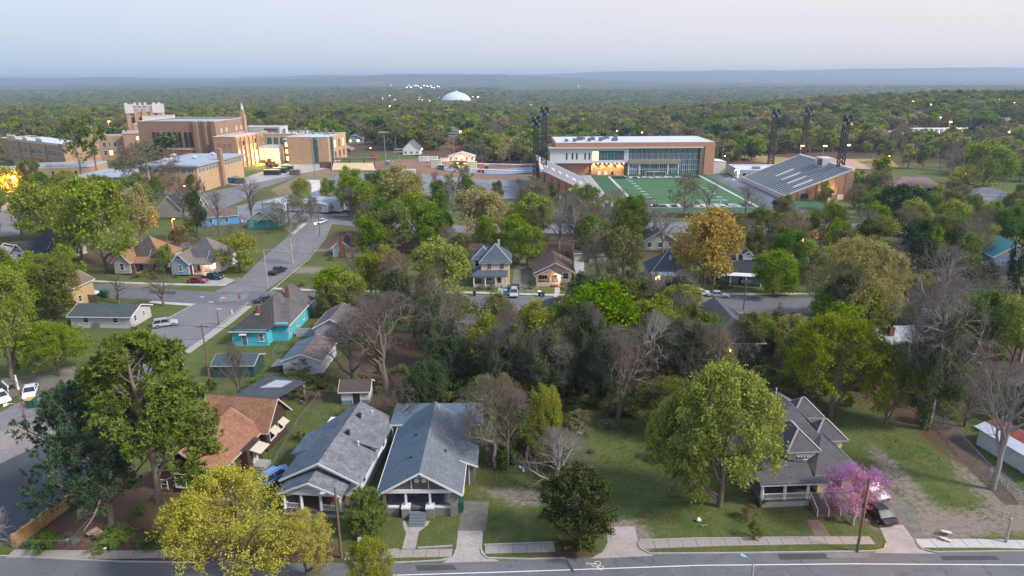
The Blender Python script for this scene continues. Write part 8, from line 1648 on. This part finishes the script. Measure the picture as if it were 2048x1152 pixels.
scrap(560,740,.9,(.35,.38,.42),'leaning grey sheets beside the white garage'); scrap(1580,800,3.2,(.09,.08,.08),'dark heap of branches and scrap behind the yellow dormer house', 'brush_pile', 6); scrap(1612,797,1.6,(.25,.25,.28),'pale planks on the dark heap behind the yellow house', 'planks', 3); scrap(528,830,1.4,(.3,.33,.38),'grey panels below the smoker trailer', n=3)
x, y, z = at(722,1092); t = thing('yard_sign', 'small white yard sign beside the holly bush', 'sign', (x, y, z)); MB().box(-.28,.28,-.02,.02,.5,1.1).make('panel', WHITE, t); MB().cyl(-.2,0,0,.5,.02,sides=5).make('stake', METAL, t); MB().cyl(.2,0,0,.5,.02,sides=5).make('stake', METAL, t)
x, y, z = at(1539,1011); t = thing('plant_pot', 'white pot with a plant before the yellow porch', 'plant pot', (x, y, z)); MB().lathe([(.14,0),(.22,.35),(.18,.35)], 0, 0, 12).make('pot', WHITE, t)
# bushes: single shrubs in gardens and thickets
def bush(kind, px, py, h, wd, label=None, seed=0, rotk=None):
    x, y, z = at(px, py); dep = proj(x,y,z)[2]; lod = 1
    ms = tree_meshes(kind, seed, lod, wr=.5, spread='shrub'); o = thing('bush', None, None, (x,y,z-.05*h), _l.uniform(0,6)); s = h/H0; o.scale = (wd/14, wd/14, s)
    for nm, me_ in ms: (tag(link(nm, me_, o), kind='stuff') if nm != 'trunk' else link(nm, me_, o))
    tag(o, None, 'bush'); TREES.append([o, 'bush_'+kind, px, py, label, h]); return o
for a in (('M',80,1098,1.6,4.5,'bright green bush behind the lower left fence'),('M',278,1030,1.2,2.4,'small green shrub by the brick house wall'),('M',215,1085,1.0,6,'green ivy mound under the deep green pine'),('M',310,1085,.9,4,'green ground shrub left of the tallest pine'),('K',1510,1075,2.2,2.0,'rounded yellow-green hedge plant at the left of the yellow house lawn'),('T',1500,1040,2.0,2.4,'brown hedge shrub left of the yellow house porch'),('D',1518,1012,1.4,2.0,'dark shrub at the corner of the yellow house porch'),
    ('K',1660,1012,1.5,2.4,'olive shrub right of the yellow house steps'),('Y',250,548,1.4,4.2,'yellow shrub at the weathered cottage, left one'),('Y',292,551,1.4,4.0,'yellow shrub before the weathered cottage porch'),('K',312,557,2.0,3.2,'olive bush right of the weathered cottage porch'),('N',272,556,1.1,3,'brown twiggy shrub between the yellow shrubs'),('D',340,545,2.4,3.4,'dark evergreen shrub between the gabled cottages'),
    ('D',1065,577,2.2,2.8,'clipped dark round bush before the brown bungalow'),('D',982,579,1.1,1.9,'dark round shrub before the cream house'),('N',962,579,1.1,2.4,'brown shrub at the cream house porch'),('N',1132,578,1.0,3.2,'low brown hedge by the brown bungalow'),('D',1447,575,3,5,'dark creeper mass on the pale blue house wall'),('M',525,780,2.4,6,'green shrub mass before the white garage'),('M',600,770,2.4,6,'green hedge right of the white garage corner'),('I',640,775,2.4,5,'dark hedge beyond the smoker yard'),
    ('K',600,880,1.4,3,'yellow-green weeds beside the white house'),('K',330,1000,1.6,2.4,'olive shrub beside the brick house'),('M',663,520,1.4,2.4,'green shrub at the brick chimney'),('N',602,572,1.2,2.5,'bare shrub on the vacant corner lot'),('D',1470,560,2,3,'dark shrub by the pale blue house'),('I',1845,845,3.0,2.2,'ivy collar at the foot of the ivy-covered trunk'),('D',425,778,2,2,'dark shrub at the green shed corner'),('M',690,830,1.2,2.0,'shrub beside the small white shed'),('K',560,1085,1.5,4,'olive weeds under the golden trees')):
    bush(*a[:5], a[5])
for (x0,y0,x1,y1,n,ks,h0,h1) in ((940,650,1330,800,46,'MIKDNIM',1.4,4.0),(1330,640,1540,800,26,'MKNDI',1.2,3.5),(1560,660,1900,820,34,'KMNDK',1.2,3.5),(1900,700,2060,900,18,'NMDK',1.0,3.0),(640,640,940,790,26,'NMKDI',1.0,3.0),(380,400,700,460,8,'MKN',1,2.5),(830,440,1200,560,18,'DMKN',1.2,3.0),(1400,450,2050,600,34,'MKNDT',1.5,3.5),(0,500,130,600,8,'MK',1.2,3),(60,400,330,480,10,'MKN',1.5,3),(820,780,960,830,8,'DMI',2,4),(990,860,1110,930,8,'KMN',.8,2),(1300,830,1420,960,7,'MK',.8,2), (960,835,1120,950,14,'TKNM',1.4,3.4), (1100,800,1500,862,16,'KTMN',1.2,3.2), (940,765,1240,835,30,'TKITMN',2.2,5), (1240,770,1560,820,18,'TKMNI',2,4.5), (900,740,1000,860,10,'TDNM',2,4.5), (560,690,900,800,14,'TNKM',1.5,3.5), (1440,700,1900,800,22,'TKMN',1.5,4),(350,470,640,560,8,'KMN',.8,1.8)):
    for i in range(n):
        px, py = _l.uniform(x0,x1), _l.uniform(y0,y1)
        if inroad(px, py) or any(a-6 < px < c+6 and b < py < d+6 for a, b, c, d in CLEAR): continue
        h = _l.uniform(h0,h1); bush(ks[i%len(ks)], px, py, h, h*_l.uniform(1.1,1.9))
# tufts of long grass and weeds over the near lawns: one mass
_g = np.random.default_rng(21); n = 26000
gxx, gyy = _g.uniform(-62,66,n), _g.uniform(61.5,128,n); nz_ = np.sin(gxx/3.1)*np.sin(gyy/2.7)+np.sin(gxx/1.3+gyy/1.9)*.6+_g.normal(size=n)*.5
ok = nz_ > .35
for a, b, c, d in ((-30,64,-3,90),(26,66,42,90),(-45,70,-30,90),(-5.5,60,-1.5,72),(8.8,60,14,66),(-60,60,-44,70),(42,58,50,70),(-75,85,-40,135),(-44,104,-30,118),(-54,117,-30,137),(-200,136,200,150)): ok &= ~((gxx>a)&(gxx<c)&(gyy>b)&(gyy<d))
ok &= ~(gyy < 61.8+3.4)
gxx, gyy = gxx[ok], gyy[ok]; m_ = len(gxx); C3 = np.stack([gxx,gyy,np.zeros(m_)],-1); Cn = np.repeat(C3,4,0)+_g.normal(size=(m_*4,3))*np.array([.12,.12,0]); hgt = _g.uniform(.1,.34,len(Cn)); an = _g.uniform(0,6.28,len(Cn)); dx = np.stack([np.cos(an),np.sin(an),0*an],-1)*.035; tp = Cn + np.stack([_g.normal(size=len(Cn))*.07,_g.normal(size=len(Cn))*.07,hgt],-1)
VV = np.stack([Cn-dx, Cn+dx, tp], 1).reshape(-1,3); tag(link('long_grass', np_mesh('long_grass', VV, np.arange(len(VV)).reshape(-1,3), [leaf_mat('grass_blades', (.13,.175,.035), (.21,.225,.07), .25, .45, 1.2)], False, {'var': np.repeat(_g.uniform(0,1,len(Cn)),3)})), kind='stuff', label='tufts of long grass over the near lawns')
# ================================================================ labels for the trees and bushes not described by hand
LM = [('old school',130,300),('school auditorium hall',380,275),('beige gymnasium',420,360),('new school building',590,300),('low school building',110,345),('domed arena',915,205),('construction yard',860,335),('left light towers',1076,300),('left grandstand',1130,360),('glass field house',1280,300),
 ('football field',1350,385),('right grandstand',1570,350),('ticket building',1465,345),('long white building',1845,268),('pink-roofed pavilion',1770,325),('mauve-roofed house',1835,368),('white two-storey house',1975,395),('gabled white yard house',820,298),('lone dark pine',915,390),('car park',720,380),('portable classrooms',620,405),
 ('teal green house',530,440),('bright blue house',440,438),('dark-roofed cottage',345,420),('weathered cottage',280,520),('blue-grey cottage',400,520),('blue-gable cottage',70,500),('white ranch house',220,640),('tan hidden house',120,600),('chimney house',690,500),('cream two-storey house',985,540),('brown bungalow',1105,545),('blue-roofed house',1340,540),('amber tree',1405,500),
 ('pale blue house',1470,540),('grey gable roof',1445,650),('pale-roofed house',1820,665),('teal-roofed house',1995,520),('olive long roof',1840,475),('turquoise house',540,640),('lavender house',660,665),('white garage',605,720),('small white shed',708,780),('thicket snag',1010,720),('thicket yellow-green tree',1215,650),('right-hand transformer pole',1604,700),('yellow dormer house',1620,870),('ivy-covered trunk',1848,800),('red and white shed',2030,920),
 ('side street',600,500),('cross street',800,605),('right hill lamps',1940,200),('radio mast',1649,190),('far right lamp',2018,268),('green tree by the yard',938,290),('brown bungalow by the school',690,295),('woods lamps',1168,240),('middle light tower',1645,270)]
from collections import defaultdict
gr = defaultdict(list)
for rec in TREES:
    o, kd, px, py, lb, h = rec
    if lb: o['label'] = lb; continue
    nm, lx, ly = min(LM, key=lambda q: (q[1]-px)**2 + ((q[2]-py)*2.2)**2)
    dx, dy = px-lx, (py-ly)*2.2
    rel = ('left of' if dx < 0 else 'right of') if abs(dx) > abs(dy) else ('beyond' if dy < 0 else 'in front of')
    w_ = (KM[kd[5:]][2].replace('ivy-clad','ivy green').replace('deep green pine','deep green').replace('pine','pine green').replace(' blossoming','') + ' bush') if kd.startswith('bush') else KM[kd][2] + ' tree'
    gr[(w_, nm, rel)].append((px, o, h))
ORD = ['leftmost','second from left','third from left','fourth from left','fifth from left','sixth from left','seventh from left','eighth from left','ninth from left','tenth from left','eleventh from left','twelfth from left']
for k_ in [k for k in gr if len(gr[k]) > 12]:
    L_ = sorted(gr.pop(k_), key=lambda q: q[2]); c_ = -(-len(L_)//3)
    for i, a_ in enumerate(('low', 'middling', 'tall')): gr[(a_+' '+k_[0], k_[1], k_[2])] = L_[i*c_:(i+1)*c_]
for (w_, nm, rel), L_ in gr.items():
    L_.sort(key=lambda q: q[0])
    for i, (px, o, h) in enumerate(L_):
        o['label'] = f'{w_} {rel} the {nm}' + ('' if len(L_) == 1 else ', ' + (ORD[i] if i < len(L_)-1 or len(L_) > 12 else 'rightmost') if i < 12 else f', number {i+1} from left')
        o['group'] = f'{w_}s {rel} the {nm}'
# ================================================================ air
def haze_mat():
    m, nt = new_mat('haze_air'); v = N(nt, 'ShaderNodeVolumePrincipled'); v.inputs['Color'].default_value = (.58,.75,.97,1); v.inputs['Density'].default_value = 1.35e-4; v.inputs['Anisotropy'].default_value = .25
    o = N(nt, 'ShaderNodeOutputMaterial'); L(nt, v.outputs[0], o.inputs['Volume']); return m
tag(MB().box(-17000, 17000, -400, 17000, -60, 100).make('haze', haze_mat()), kind='stuff')
